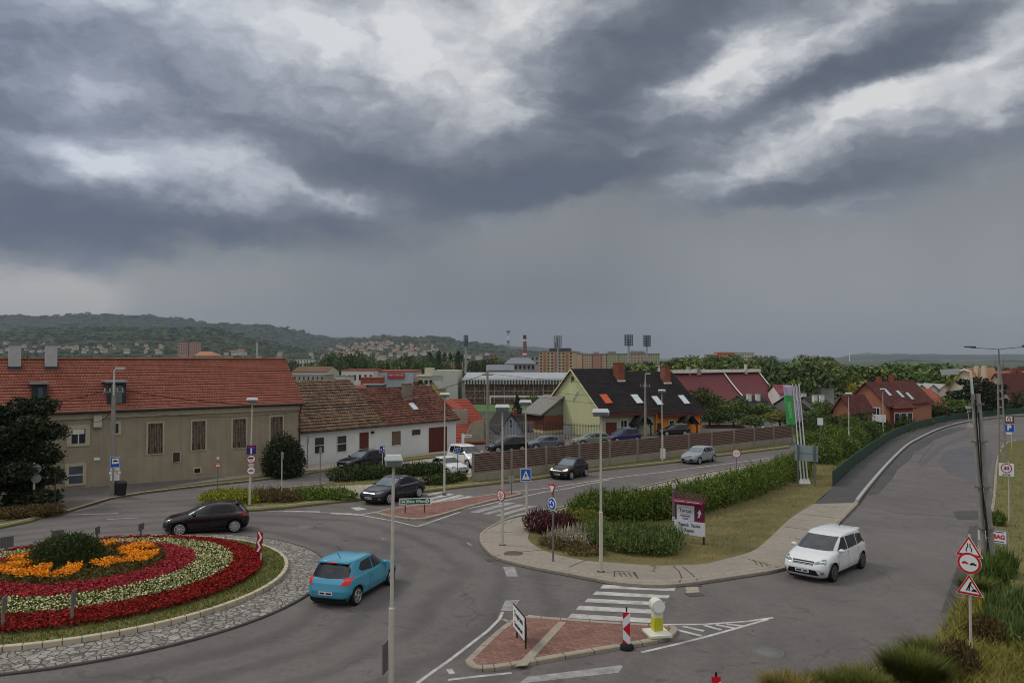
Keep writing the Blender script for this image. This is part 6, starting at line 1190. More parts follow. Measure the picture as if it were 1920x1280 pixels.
def wire(a, b, sag, label, r=.022):
    pts = [Vector(a).lerp(Vector(b), k / 24) - Vector((0, 0, sag * 4 * (k / 24) * (1 - k / 24))) for k in range(25)]; m = MB(); m.path(pts, r, 4); tag(m.build('overhead_wire', M('wire_black', (30, 30, 32), .7)), label, 'wire')
topA = pA + Vector((0, 0, hA - .3)); topB = pB + Vector((0, 0, hB - .3)); topC = pC + Vector((0, 0, hC - .3))
wire(topA, topB, 2.2, 'long sagging black cable from the grey building pole to the pole by the white house', .03); wire(topB, topC, .3, 'uppermost wire crossing the green gable'); wire(topB - Vector((0, 0, 1.1)), topC - Vector((0, 0, 1.5)), .4, 'middle wire crossing the green gable'); wire(topB - Vector((0, 0, 1.6)), topC - Vector((0, 0, 2.4)), .5, 'lowest wire crossing the green gable')
wire(topA, A(-60, 760, 46), .4, 'black cable from the grey building pole towards the left edge', .03); wire(topA - Vector((0, 0, 1.2)), A(176, 790, 48.5), .3, 'short drooping wire from the old pole to the wall bracket'); wire(topA - Vector((0, 0, 1.3)), A(563, 770, 60.8), .5, 'thin wire along the top of the grey wall', .015)
wire(A(1836, 745, 28), A(2100, 690, 20), .1, 'wire leaving the double concrete pole to the right', .012)

# slatted noise fence along the road
def slat_fence():
    xs = [887, 924, 959, 992, 1024, 1056, 1086, 1115, 1143, 1170, 1195, 1220, 1243, 1267, 1291, 1313, 1334, 1356, 1376, 1396, 1414, 1432, 1450, 1468, 1485]; xs = xs[::2]; P = [G(x, 903 - (x - 887) * 74 / 598, .08) for x in xs]; t = thing('slatted_fence', 'long brown slatted fence on a concrete base beside the road', 'fence', P[0]); O = P[0]
    SL = M('brown_slats_fence', (112, 92, 84), .8, .2, 3, .3, 20, c2=(132, 108, 98)); PO = M('fence_post', (128, 120, 112), .8, .1, 3); CB = M('fence_base', (142, 134, 118), .9, .15, 1.5, .3, 20)
    for i, p in enumerate(P):
        q = p - O; m = MB(); m.box(q.x - .09, q.x + .09, q.y - .11, q.y + .11, q.z - .3, q.z + 2.12); m.build('post', PO, t)
    for a, b in zip(P[:-1], P[1:]):
        a, b = a - O, b - O; m = MB(); m.add([a + Vector((0, -.05, -.3)), b + Vector((0, -.05, -.3)), b + Vector((0, -.05, .58)), a + Vector((0, -.05, .58)), a + Vector((0, .05, -.3)), b + Vector((0, .05, -.3)), b + Vector((0, .05, .58)), a + Vector((0, .05, .58))], [(0, 1, 2, 3), (7, 6, 5, 4), (3, 2, 6, 7)]); m.build('concrete_base', CB, t)
        m = MB()
        for k in range(9):
            z0 = .63 + k * .163; z1 = z0 + .10; o = -.05 - .02 * (k % 2)
            m.add([a + Vector((0, o, z0)), b + Vector((0, o, z0)), b + Vector((0, o, z1)), a + Vector((0, o, z1)), a + Vector((0, .03, z0)), b + Vector((0, .03, z0)), b + Vector((0, .03, z1)), a + Vector((0, .03, z1))], [(0, 1, 2, 3), (7, 6, 5, 4), (3, 2, 6, 7), (0, 4, 5, 1)])
        m.build('slat_panel', SL, t); m = MB(); m.add([a + Vector((0, .035, .6)), b + Vector((0, .035, .6)), b + Vector((0, .035, 2.0)), a + Vector((0, .035, 2.0))], [(0, 1, 2, 3)]); m.build('backing_panel', M('fence_backing', (40, 32, 30), .9), t)
slat_fence()
def green_fence():
    px = smooth(fence_l[2:8] + [(2000, 768)], 6); P = [G(x, y, .1) for x, y in px]; t = thing('green_fence', 'dark green metal panel fence curving up beside the footpath', 'fence', P[0]); O = P[0]; GM = M('green_panel', (34, 62, 46), .6, .12, 2)
    for i in range(len(P) - 1):
        a, b = P[i] - O, P[i + 1] - O; h = 1.0; m = MB(); d = (b - a).normalized(); nn = Vector((-d.y, d.x, 0)) * .03; n = max(1, int((b - a).length / .16))
        m.add([a - nn + Vector((0, 0, .06)), b - nn + Vector((0, 0, .06)), b - nn + Vector((0, 0, h)), a - nn + Vector((0, 0, h)), a + nn + Vector((0, 0, .06)), b + nn + Vector((0, 0, .06)), b + nn + Vector((0, 0, h)), a + nn + Vector((0, 0, h))], [(3, 2, 1, 0), (4, 5, 6, 7), (2, 3, 7, 6), (0, 4, 7, 3), (1, 2, 6, 5)])
        m.build('panel', GM, t); m = MB(); m.tube(a + Vector((0, 0, -.3)), a + Vector((0, 0, h + .06)), .04, n=6); m.build('post', GM, t); m = MB(); m.tube(a + Vector((0, 0, h + .03)), b + Vector((0, 0, h + .03)), .028, n=6); m.build('rail', M('green_rail', (58, 92, 70), .5), t)
green_fence()
def railing(pa, pb, Y0, Y1, h, n, label, mat, dz=0, w=.02):
    a, b = A(*pa, Y0), A(*pb, Y1); a.z = -K * a.y + dz; b.z = -K * b.y + dz; t = thing('railing', label, 'fence', a); b = b - a; a = Vector((0, 0, 0)); m = MB()
    for k in range(n + 1): q = a.lerp(b, k / n); m.box(q.x - w, q.x + w, q.y - .02, q.y + .02, q.z, q.z + h * (1 + .04 * (k % 2)))
    m.build('bars', mat, t); m = MB(); m.tube(a + Vector((0, 0, .2)), b + Vector((0, 0, .2)), .03, n=5); m.tube(a + Vector((0, 0, h * .9)), b + Vector((0, 0, h * .9)), .03, n=5); m.build('rail', mat, t)
railing((1003, 820), (1127, 822), 93, 88, 2.0, 44, 'dark iron railing before the lime green gable', M('iron_black', (40, 38, 38), .7)); railing((905, 820), (1000, 820), 86, 92, 2.2, 34, 'grey picket fence behind the parked black off-roader', M('grey_pickets', (116, 112, 108), .9), w=.04)

# ---------------- signs
def disc2(t, z, r, name, mats, rim=.12, y=-.03, x=0, back=False):
    b = MB(); b.plate(circ(x, z, r, 28), y, y + .025); p = b.build(name, GREY if back else mats[0], t)
    if not back: b = MB(); b.plate(circ(x, z, r * (1 - rim), 28), y - .004, y - .001); b.build('face', mats[1], p)
    return p
def poly2(t, outer, inner, name, mats, y=-.03):
    b = MB(); b.plate(outer, y, y + .025); p = b.build(name, mats[0], t); b = MB(); b.plate(inner, y - .004, y - .001); b.build('face', mats[1], p); return p
def sym(par, polys, mat, y=-.038, name='symbol'):
    b = MB()
    for q in polys: b.plate(q, y, y + .003)
    return b.build(name, mat, par)
def post(t, h, r=.035, x=0, mat=None, z0=-.2): b = MB(); b.tube((x, .03, z0), (x, .03, h), r, n=8); return b.build('post', mat or PSTEEL, t)
def sg(px, py, name, label, turn=0, dz=.1, cat='road sign', group=None, p=None):
    p = p or G(px, py, dz); return thing(name, label, cat, p, face(p, turn), group)
def walker(cx, cz, k):
    return [circ(cx, cz + .36 * k, .07 * k, 10), [(cx - .07 * k, cz + .27 * k), (cx - .09 * k, cz), (cx + .07 * k, cz), (cx + .07 * k, cz + .27 * k)], [(cx - .09 * k, cz + .02 * k), (cx - .24 * k, cz - .32 * k), (cx - .16 * k, cz - .34 * k), (cx + .0 * k, cz)], [(cx, cz + .02 * k), (cx + .16 * k, cz - .34 * k), (cx + .25 * k, cz - .32 * k), (cx + .08 * k, cz)], [(cx + .05 * k, cz + .26 * k), (cx + .22 * k, cz + .08 * k), (cx + .18 * k, cz + .05 * k), (cx + .02 * k, cz + .18 * k)], [(cx - .06 * k, cz + .26 * k), (cx - .22 * k, cz + .1 * k), (cx - .18 * k, cz + .06 * k), (cx - .03 * k, cz + .17 * k)]]
def carsym(cx, cz, k): return [[(cx - .3 * k, cz - .08 * k), (cx + .3 * k, cz - .08 * k), (cx + .3 * k, cz + .04 * k), (cx + .17 * k, cz + .06 * k), (cx + .1 * k, cz + .15 * k), (cx - .13 * k, cz + .15 * k), (cx - .2 * k, cz + .05 * k), (cx - .3 * k, cz + .03 * k)], circ(cx - .17 * k, cz - .09 * k, .055 * k, 8), circ(cx + .17 * k, cz - .09 * k, .055 * k, 8)]
def onpole(px, pyc, poleG, name, label, turn=0): 
    p = G(*poleG, .1); q = A(px, pyc, p.y - .12); t = thing(name, label, 'road sign', q, face(q, turn)); return t, p.y / F
# blue crossing sign
t, k = onpole(986, 890, (988, 972), 'crossing_sign', 'blue square pedestrian crossing sign on the lamp post by the zebra crossing'); w, h = 19 * k, 24 * k; w = w * 1.05
p_ = poly2(t, rrect(0, 0, w, h), rrect(0, 0, w * .9, h * .92), 'sign_plate', (WHITE, BLUE)); sym(p_, [[(-w * .36, -h * .34), (w * .36, -h * .34), (0, h * .36)]], WHITE, -.037, 'white_triangle'); sym(p_, walker(0, -h * .08, .52 * h), BLACK, -.041)
# red ringed sign and plate
t, k = onpole(940, 928, (942, 1022), 'prohibition_sign', 'red ringed round sign divided in three on the corner lamp post', -48); r = 10.5 * k
p_ = disc2(t, 0, r, 'sign_plate', (RED, WHITE), .16); sym(p_, [[(-.02, 0), (.02, 0), (.02, r * .84), (-.02, r * .84)], [(-.02, .01), (-r * .72, -r * .42), (-r * .68, -r * .48), (.02, -.02)], [(.02, .01), (r * .72, -r * .42), (r * .68, -r * .48), (-.02, -.02)]], RED, -.039, 'divider'); sym(p_, [circ(-r * .4, r * .25, r * .14, 8), circ(r * .42, r * .2, r * .14, 8), rect(0, -r * .45, r * .5, r * .16)], BLACK, -.039)
b = MB(); b.plate(rect(0, -17 * k, 8 * k, 6 * k), -.03, -.01); p_ = b.build('supplement_plate', WHITE, t); sym(p_, [rect(0, -16 * k, 6 * k, .5 * k), rect(0, -18 * k, 6 * k, .5 * k)], BLACK, -.034, 'lettering')
# yield + roundabout
t = sg(1036, 1053, 'road_sign', 'yield triangle above a blue roundabout disc on one post at the corner', -52); k = t.location.y / F; H = (1053 - 903) * k * .97; post(t, H, .04, mat=PSTEEL_DK); s_ = 20 * k * 1.12
p_ = poly2(t, tri(0, H - .25, s_, False), tri(0, H - .235, s_ * .66, False), 'yield_plate', (RED, WHITE)); cz = H - 38 * k; p_ = disc2(t, cz, 12 * k, 'roundabout_plate', (WHITE, BLUE), .1); r = 12 * k
ar = []
for a0 in (90, 210, 330):
    pts = [(r * .6 * math.cos(R(a0 + q)), cz + r * .6 * math.sin(R(a0 + q))) for q in range(0, 75, 15)] + [(r * .38 * math.cos(R(a0 + q)), cz + r * .38 * math.sin(R(a0 + q))) for q in range(60, -15, -15)]
    ar.append(pts); ar.append([(r * .75 * math.cos(R(a0 + 60)), cz + r * .75 * math.sin(R(a0 + 60))), (r * .5 * math.cos(R(a0 + 95)), cz + r * .5 * math.sin(R(a0 + 95))), (r * .22 * math.cos(R(a0 + 60)), cz + r * .22 * math.sin(R(a0 + 60)))])
sym(p_, ar, WHITE)
# back of the sign on the far island
t = sg(959, 926, 'reversed_sign', 'grey back of a round sign at the tip of the far traffic island'); k = t.location.y / F; post(t, 36 * k, mat=PSTEEL_DK); disc2(t, 28 * k, 6.5 * k, 'sign_plate', None, back=True, y=.0)
# green direction sign
t = sg(779, 961, 'direction_sign', 'green direction sign reading 84 Bécs Wien on the far traffic island', 2); k = t.location.y / F; GREEN = M('sign_green', (16, 96, 62), .5, .05, 3); zc = 21.5 * k; w, h = 60 * k, 12 * k
for x in (-19, 17): post(t, zc + .05, .03, x * k, WOOD_DK)
b = MB(); b.plate([(-w / 2, zc - h / 2), (w / 2 - .04, zc - h / 2), (w / 2 + .08, zc), (w / 2 - .04, zc + h / 2), (-w / 2, zc + h / 2)], -.04, -.01); p_ = b.build('sign_plate', WHITE, t); b = MB(); b.plate([(-w / 2 + .03, zc - h / 2 + .03), (w / 2 - .1, zc - h / 2 + .03), (w / 2 - .1, zc + h / 2 - .03), (-w / 2 + .03, zc + h / 2 - .03)], -.044, -.041); b.build('face', GREEN, p_)
text('84', .2, p_, -.66, zc, WHITE, y=-.049, bold=.006); sym(p_, [rect(-.66, zc + .13, .32, .02), rect(-.66, zc - .13, .32, .02), rect(-.81, zc, .02, .24), rect(-.51, zc, .02, .24)], WHITE, -.049, 'number_frame'); text('Bécs', .22, p_, -.26, zc, WHITE, y=-.049, bold=.006); text('Wien', .22, p_, .26, zc, WHITE, y=-.049, bold=.006); sym(p_, [circ(.64, zc, .11, 14)], WHITE, -.049, 'arrow_disc'); sym(p_, [[(.58, zc - .015), (.64, zc - .015), (.64, zc - .06), (.71, zc), (.64, zc + .06), (.64, zc + .015), (.58, zc + .015)]], GREEN, -.053, 'arrow')
# dead end stack
t, k = onpole(471, 860, (468, 947), 'sign_stack', 'blue dead end sign above two red ringed discs on the verge lamp post'); z0 = 17 * k
p_ = poly2(t, rect(0, z0, 16.5 * k, 16.5 * k), rect(0, z0, 15.8 * k, 15.8 * k), 'dead_end_plate', (NAVY, NAVY)); sym(p_, [rect(0, z0 - 2 * k, 2.6 * k, 11 * k)], WHITE, -.038, 'white_stem'); sym(p_, [rect(0, z0 + 4.6 * k, 11 * k, 3.2 * k)], RED, -.042, 'red_bar')
p_ = disc2(t, 0, 8 * k, 'truck_ban_plate', (RED, WHITE), .18); sym(p_, [rect(-.2 * k, 1.8 * k, 8 * k, 3 * k), rect(-3.6 * k, 1 * k, 3 * k, 2 * k), circ(-3 * k, -.2 * k, .8 * k, 8), circ(2 * k, -.2 * k, .8 * k, 8), rect(0, -3 * k, 4 * k, 1.6 * k)], BLACK, -.038)
b = MB(); b.plate(rect(0, -11.4 * k, 9 * k, 4.2 * k), -.03, -.01); p_ = b.build('supplement_plate', WHITE, t); sym(p_, [rect(0, -11.4 * k, 7 * k, .7 * k)], BLACK, -.034, 'lettering'); p_ = disc2(t, -21.6 * k, 8 * k, 'speed_ban_plate', (RED, WHITE), .16); sym(p_, [rect(0, -22 * k, 9 * k, 1.3 * k), rect(0, -20.6 * k, 6 * k, .8 * k)], BLACK, -.038)
# small warning triangle
t = sg(408, 936, 'warning_sign', 'small red edged warning triangle on a thin post before the shuttered windows'); k = t.location.y / F; post(t, 70 * k, .03, mat=PSTEEL_DK); p_ = poly2(t, tri(0, 66 * k, 14 * k), tri(0, 65.2 * k, 9 * k), 'sign_plate', (RED, WHITE)); sym(p_, walker(0, 65 * k, 5.5 * k), BLACK); b = MB(); b.plate(rect(.0, 77 * k, 4.5 * k, 3.6 * k), -.02, 0); b.build('upper_tag', WHITE, t)
for px, py, top, lb, hh in ((529, 938, 848, 'thin white edge-on sign post in the verge right of the dead end sign', 12), (577, 878, 817, 'dark arrow-topped post before the left window of the white house', 14), (601, 906, 838, 'thin post with a small dark tag at the edge of the side street', 12), (641, 862, 820, 'edge-on sign post before the second window of the white house', 10)):
    t = sg(px, py, 'sign_post', lb, 70); k = t.location.y / F; H = (py - top) * k; post(t, H, .035, mat=PSTEEL if px == 529 else PSTEEL_DK); b = MB(); b.plate(rect(0, H - hh * k * .6, 12 * k, hh * k), -.01, .015); b.build('sign_plate', GREY, t)
t = sg(717, 876, 'zone_sign', 'blue rectangular home zone sign above the black estate car', 5); k = t.location.y / F; post(t, 40 * k, .03); p_ = poly2(t, rect(0, 34 * k, 11 * k, 13 * k), rect(0, 34 * k, 10 * k, 12 * k), 'sign_plate', (WHITE, NAVY)); sym(p_, walker(-2.4 * k, 33 * k, 7 * k) + [rect(2.6 * k, 36 * k, 3 * k, 4 * k), rect(2.4 * k, 31 * k, 3.4 * k, 1.6 * k)], WHITE)
t = sg(858, 893, 'cycle_sign', 'round blue path sign on a thin post before the parked white cars'); k = t.location.y / F; post(t, 52 * k, .03, mat=PSTEEL_DK); p_ = disc2(t, 49 * k, 5 * k, 'sign_plate', (WHITE, BLUE), .1); sym(p_, walker(0, 49 * k, 5.5 * k), WHITE)
# tow-away parking signs on the old pole
q = A(215.5, 880, G(211, 931).y - .35); t = thing('parking_sign', 'blue sign with a car symbol above white plates on the old leaning pole', 'road sign', q, face(q, 4)); k = q.y / F; p_ = poly2(t, rect(0, 14 * k, 16 * k, 19 * k), rect(0, 14 * k, 15 * k, 18 * k), 'sign_plate', (WHITE, BLUE)); sym(p_, [rect(.5 * k, 16 * k, 11 * k, 10 * k)], WHITE, -.037, 'white_panel'); sym(p_, carsym(.5 * k, 16 * k, 14 * k), BLACK, -.041)
for dz, w in ((.5, 15), (-6.0, 19), (-12, 15), (-17.5, 15)): b = MB(); b.plate(rect(0, dz * k, w * k, 5 * k), -.03, -.01); s2 = b.build('supplement_plate', WHITE, t); sym(s2, [rect(0, (dz + 1) * k, w * .7 * k, .6 * k), rect(0, (dz - 1) * k, w * .6 * k, .6 * k)], BLACK, -.033, 'lettering')
# wheelie bin
p = G(226, 929, .1); t = thing('waste_bin', 'dark wheeled waste bin beside the old leaning pole', 'bin', p, face(p, 12)); DB = M('bin_plastic', (34, 34, 38), .6, .1, 5); m = MB(); m.prism([(-.24, -.27, .06), (.24, -.27, .06), (.24, .27, .06), (-.24, .27, .06)], [(-.30, -.36, .82), (.30, -.36, .82), (.30, .32, .82), (-.30, .32, .82)]); m.build('body', DB, t)
m = MB(); m.prism([(-.32, -.38, .82), (.32, -.38, .82), (.32, .36, .82), (-.32, .36, .82)], [(-.3, -.32, .90), (.3, -.32, .90), (.3, .36, .93), (-.3, .36, .93)]); m.tube((-.26, .42, .86), (.26, .42, .86), .03); m.build('lid', DB, t)
for sx in (-1, 1): m = MB(); m.tube((sx * .27, .25, .1), (sx * .33, .25, .1), .1, n=12); m.build('wheel', TYRE, t)
# two sign backs at far left
t = sg(63, 950, 'reversed_sign', 'white post with the grey backs of two round signs at the left edge'); k = t.location.y / F; post(t, 82 * k, .06, mat=M('white_tube', (196, 196, 190))); [disc2(t, zz * k, 8.5 * k, 'sign_plate', None, back=True, y=-.06, x=.1) for zz in (71, 53)]
t = sg(103, 957, 'post', 'thin brown post right of the two sign backs', cat='post'); post(t, 2.1, .03, mat=WOOD_DK); b = MB(); b.box(-.05, .05, -.02, .06, 1.9, 2.1); b.build('post_cap', WOOD_DK, t)
# no overtaking
t = sg(1381, 885, 'no_overtaking_sign', 'red ringed no overtaking disc behind the long hedge'); k = t.location.y / F; post(t, 42 * k, .03, mat=PSTEEL_DK); p_ = disc2(t, 35 * k, 8 * k, 'sign_plate', (RED, WHITE), .16); sym(p_, carsym(-2.4 * k, 35 * k, 6 * k), RED, -.039, 'red_car'); sym(p_, carsym(2.4 * k, 35 * k, 6 * k), BLACK, -.039, 'black_car')
# 30 zone
t = sg(1892, 977, 'speed_zone_sign', 'white square 30 zone sign on the grassy bank'); k = t.location.y / F; post(t, 112 * k, .03, mat=PSTEEL); p_ = poly2(t, rect(-3 * k, 96 * k, 25 * k, 25 * k), rect(-3 * k, 96 * k, 24 * k, 24 * k), 'sign_plate', (GREY, WHITE)); sym(p_, [circ(-3 * k, 98.5 * k, 9 * k, 24)], RED, -.037, 'red_ring'); sym(p_, [circ(-3 * k, 98.5 * k, 7.2 * k, 24)], WHITE, -.041, 'white_disc'); text('30', 9 * k, p_, -3 * k, 98.5 * k, BLACK, y=-.046, bold=.008); text('ZÓNA', 4.4 * k, p_, -3 * k, 86.5 * k, BLACK, y=-.04, bold=.004)
# museum / parking
t = sg(1897, 843, 'information_sign', 'brown museum sign above a blue parking sign by the upper road'); k = t.location.y / F; post(t, 62 * k, .035); BRN = M('sign_brown', (120, 64, 48), .5); p_ = poly2(t, rect(-3.5 * k, 56 * k, 16 * k, 15 * k), rect(-3.5 * k, 57.4 * k, 10 * k, 9.6 * k), 'museum_plate', (BRN, WHITE))
sym(p_, [[(-7 * k, 59 * k), (0 * k, 59 * k), (-3.5 * k, 61.6 * k)], rect(-5.8 * k, 56.6 * k, .9 * k, 4.4 * k), rect(-3.5 * k, 56.6 * k, .9 * k, 4.4 * k), rect(-1.2 * k, 56.6 * k, .9 * k, 4.4 * k), rect(-3.5 * k, 54 * k, 7 * k, .8 * k)], BLACK); p_ = poly2(t, rect(-3.5 * k, 40.5 * k, 16 * k, 15 * k), rect(-3.5 * k, 40.5 * k, 15 * k, 14 * k), 'parking_plate', (WHITE, BLUE)); text('P', 13 * k, p_, -3.5 * k, 40.7 * k, WHITE, y=-.042, bold=.03)
b = MB(); b.plate(rect(-3.5 * k, 30.5 * k, 9 * k, 3.4 * k), -.03, -.01); b.build('supplement_plate', WHITE, t)
# road works stack
t = sg(1820, 1242, 'road_works_signs', 'three red edged signs on one post: narrow road, no overtaking and road works', -12); k = t.location.y / F * 1.02; post(t, 232 * k, .035)
for zz, kind in ((212, 'n'), (181, 'o'), (142, 'w')):
    if kind == 'o': p_ = disc2(t, zz * k, 19.5 * k, 'no_overtaking_plate', (WHITE, WHITE), .02); sym(p_, [circ(0, zz * k, 19 * k, 28)], RED, -.039, 'red_ring'); sym(p_, [circ(0, zz * k, 15 * k, 28)], WHITE, -.042, 'white_disc'); sym(p_, carsym(-6.5 * k, zz * k, 18 * k), RED, -.046, 'red_car'); sym(p_, carsym(6.5 * k, (zz - 1) * k, 18 * k), BLACK, -.046, 'black_car')
    else:
        p_ = poly2(t, tri(0, zz * k, 44 * k), tri(0, zz * k, 42 * k), 'warning_plate', (WHITE, RED)); sym(p_, [tri(0, (zz - 1.0) * k, 31 * k)], WHITE, -.039, 'white_triangle')
        if kind == 'n': sym(p_, [[(sx * 3.4 * k, (zz - 10) * k), (sx * 5 * k, (zz - 10) * k), (sx * 5 * k, (zz - 4) * k), (sx * 2.6 * k, (zz - 1) * k), (sx * 2.6 * k, (zz + 5) * k), (sx * 1.2 * k, (zz + 5) * k), (sx * 1.2 * k, (zz - 1.6) * k), (sx * 3.4 * k, (zz - 4.6) * k)] for sx in (-1, 1)], BLACK, -.044)
        else: z_ = zz - 5; sym(p_, [circ(2.5 * k, (z_ + 9.5) * k, 1.7 * k, 10), [(-2.5 * k, (z_ + 1) * k), (0, (z_ + 8.5) * k), (3 * k, (z_ + 7.5) * k), (1 * k, (z_ + .5) * k)], [(-2.5 * k, (z_ + 1) * k), (-6 * k, (z_ - 6) * k), (-4 * k, (z_ - 6) * k), (0, (z_ + 1) * k)], [(-.5 * k, (z_ + 1) * k), (-1.5 * k, (z_ - 6) * k), (.5 * k, (z_ - 6) * k), (1.4 * k, (z_ + 1) * k)], [(1.5 * k, (z_ + 7) * k), (6 * k, (z_ + 1) * k), (7 * k, (z_ - 4) * k), (5.6 * k, (z_ - 3) * k), (4.6 * k, (z_ + 1) * k), (0, (z_ + 6) * k)], [(2.5 * k, (z_ - 6) * k), (13 * k, (z_ - 6) * k), (9.5 * k, (z_ - 1.5) * k), (6.5 * k, (z_ - 1.5) * k)]], BLACK, -.044)
# contractor board
p = A(1861, 1030, 31.5); p.z = -K * p.y + .1; t = thing('site_board', 'white builder board with red letters half hidden by the double pole', 'sign', p, face(p, -14)); k = p.y / F; zc = A(1860, 1004, p.y).z - p.z
for x in (-23, 24): post(t, zc + .2, .03, x * k)
p_ = poly2(t, rect(0, zc, 50 * k, 28 * k), rect(0, zc, 45 * k, 22 * k), 'board', (GREY, WHITE)); text('STRABAG', 11 * k, p_, 0, zc, M('letter_red', (190, 36, 52), .5), y=-.04, bold=.012, sx=.86); sym(p_, [rect(0, zc + 9 * k, 38 * k, 1.6 * k), rect(0, zc - 8.5 * k, 38 * k, 1.6 * k)], BLACK, -.038, 'stripe')
# guest house sign
p = G(1293, 1018, .1); t = thing('guest_house_sign', 'timber roofed sign board with an arrow panel and the words Panzió Szoba Room', 'sign', p, face(p, -22)); k = p.y / F
for x in (-27, 27): post(t, 92 * k, .05, x * k, WOOD_DK)
MAR = M('maroon_board', (110, 34, 56), .6, .1, 4); WD = M('sign_white', (206, 206, 210), .6, .04)
b = MB()
for i in range(26): x = (-33 + i * 2.6) * k; b.prism([(x, -.24, 78 * k), (x + 1.2 * k, -.24, 78 * k), (x + 1.2 * k, -.20, 78 * k), (x, -.20, 78 * k)], [(x, .06, 93 * k), (x + 1.2 * k, .06, 93 * k), (x + 1.2 * k, .10, 93 * k), (x, .10, 93 * k)])
b.build('slatted_roof', M('roof_slats', (80, 50, 46), .8, .2, 8), t)
b = MB(); b.plate(rect(1 * k, 57 * k, 54 * k, 40 * k), -.02, .02); p_ = b.build('backing', MAR, t); b = MB(); b.plate(rect(0, 79 * k, 60 * k, 5.6 * k), -.33, -.28); q_ = b.build('header_board', M('pink_board', (158, 58, 92), .6), t); sym(q_, [rect(-14 * k, 79 * k, 20 * k, 1.1 * k), rect(12 * k, 79 * k, 24 * k, 1.1 * k)], WD, -.334, 'lettering')
b = MB(); b.plate(rect(-7 * k, 56 * k, 34 * k, 28 * k), -.06, -.025); q_ = b.build('panel', WD, t); text('Torcas', 8.5 * k, q_, -7 * k, 60 * k, BLACK, y=-.065, bold=.004); b = MB(); b.ring(circ(-7 * k, 60.5 * k, 15.5 * k, 28, 7 * k), circ(-7 * k, 60.5 * k, 15 * k, 28, 6.5 * k), -.064); b.build('oval', BLACK, q_); text('Restaurant', 4.4 * k, q_, -7 * k, 50.6 * k, BLACK, y=-.065, bold=.003); text('Panzió', 4.4 * k, q_, -7 * k, 45.6 * k, BLACK, y=-.065, bold=.003)
sym(p_, [[(15.5 * k, 49 * k), (20 * k, 50 * k), (21.5 * k, 56 * k), (24 * k, 56 * k), (20.5 * k, 65 * k), (15.5 * k, 57.5 * k), (18 * k, 57 * k), (17.5 * k, 52 * k)]], WD, -.028, 'arrow')
b = MB(); b.plate(rect(1 * k, 29 * k, 60 * k, 25 * k), -.09, -.04); q_ = b.build('lower_panel', WD, t); text('Panzió  Szoba', 8.6 * k, q_, 1 * k, 34.5 * k, BLACK, y=-.094, bold=.004, sx=.9); text('Room', 8.6 * k, q_, 1 * k, 24.5 * k, BLACK, y=-.094, bold=.004, sx=.9)
# pole beside it
t = sg(1264, 1008, 'pole', 'grey pole with ringed insulator top left of the guest house sign', cat='pole'); k = t.location.y / F; post(t, 106 * k, .075, mat=PSTEEL_DK); b = MB(); b.lathe([(.08, 92 * k), (.11, 93 * k), (.08, 94.5 * k), (.11, 96 * k), (.08, 97.5 * k), (.1, 99 * k), (.03, 104 * k)], 12); b.build('insulator', M('insulator', (176, 170, 160)), t); b = MB(); b.lathe([(.085, 37 * k), (.085, 38.6 * k)], 10); b.lathe([(.085, 33 * k), (.085, 34.6 * k)], 10); b.build('band', WHITE, t)
# tourist board seen from behind, flagpoles
t = sg(1512, 909, 'notice_board', 'large grey-green board seen from behind on two posts by the flagpoles', -16); k = t.location.y / F; BG = M('board_back', (132, 146, 146), .6, .06, 3)
for x in (-15.5, 15.5): post(t, 74 * k, .05, x * k, PSTEEL_DK)
b = MB(); b.plate(rect(0, 59 * k, 42 * k, 29 * k), .04, .08); p_ = b.build('board', BG, t)
for x in (-14, 15): b = MB(); b.box((x - 1.5) * k, (x + 1.5) * k, -.07, -.035, 44 * k, 74 * k); b.build('batten', M('dark_batten', (84, 92, 94), .6), p_)
b = MB(); b.box(-21 * k, 21 * k, .025, .04, 58.6 * k, 59.6 * k); b.build('joint', PSTEEL_DK, p_)
FL = M('flag_green', (70, 158, 84), .8, .08, 2); FW = M('flag_lilac', (176, 166, 190), .8, .08, 2)
for i, (bx, tx, flag, lb) in enumerate(((1503, 1488, 'g', 'leftmost flagpole, flying the long green banner'), (1509, 1494, 'w', 'second flagpole from the left, pale banner wrapped round it'), (1515, 1499, 'w', 'third flagpole from the left, pale banner hanging limp'))):
    p = G(bx, 906, .1); k = p.y / F; t = thing('flagpole', lb, 'flagpole', p, face(p)); t.rotation_euler.y = R(-4.4); H = (906 - 722) * k * 1.01; m = MB(); m.tube((0, 0, -.1), (0, 0, H), .05, .035, 10); m.build('pole', M('white_pole', (210, 208, 204), .5), t); m = MB(); m.lathe([(.2, 0), (.16, .1), (.08, .35)], 10); m.build('foot', M('white_pole', (210, 208, 204)), t)
    m = MB(); nz, nx = 20, 6; w_, h_ = ((-15 * k) if flag == 'g' else (-3.2 * k)), (76 * k if flag == 'g' else 66 * k); vs = []
    for a in range(nz + 1):
        for c in range(nx + 1): x = w_ * c / nx; vs.append((x - .07, .10 * math.sin(a * .55 + c * .9 + i) * (c / nx) - .02, H - .1 - h_ * a / nz - (.2 * c / nx if flag == 'w' else -.05 * c / nx)))
    fs = [(a * (nx + 1) + c, a * (nx + 1) + c + 1, (a + 1) * (nx + 1) + c + 1, (a + 1) * (nx + 1) + c) for a in range(nz) for c in range(nx)]; m.add(vs, fs, 0, True); m.m = [1 if (flag == 'g' and j // nx < 5) or flag == 'w' else 0 for j in range(len(fs))]; f = m.build('flag', [FL, FW], t)
    sd = f.modifiers.new('thickness', 'SOLIDIFY'); sd.thickness = .01
    if flag == 'g':
        o = text('TAFEDELI', 7.6 * k, f, 0, 0, M('faded_white_print', (186, 206, 186), .8), y=0, bold=-.002); o.rotation_euler = (0, R(-90), 0); o.location = (w_ * .55, -.14, H - h_ * .63)
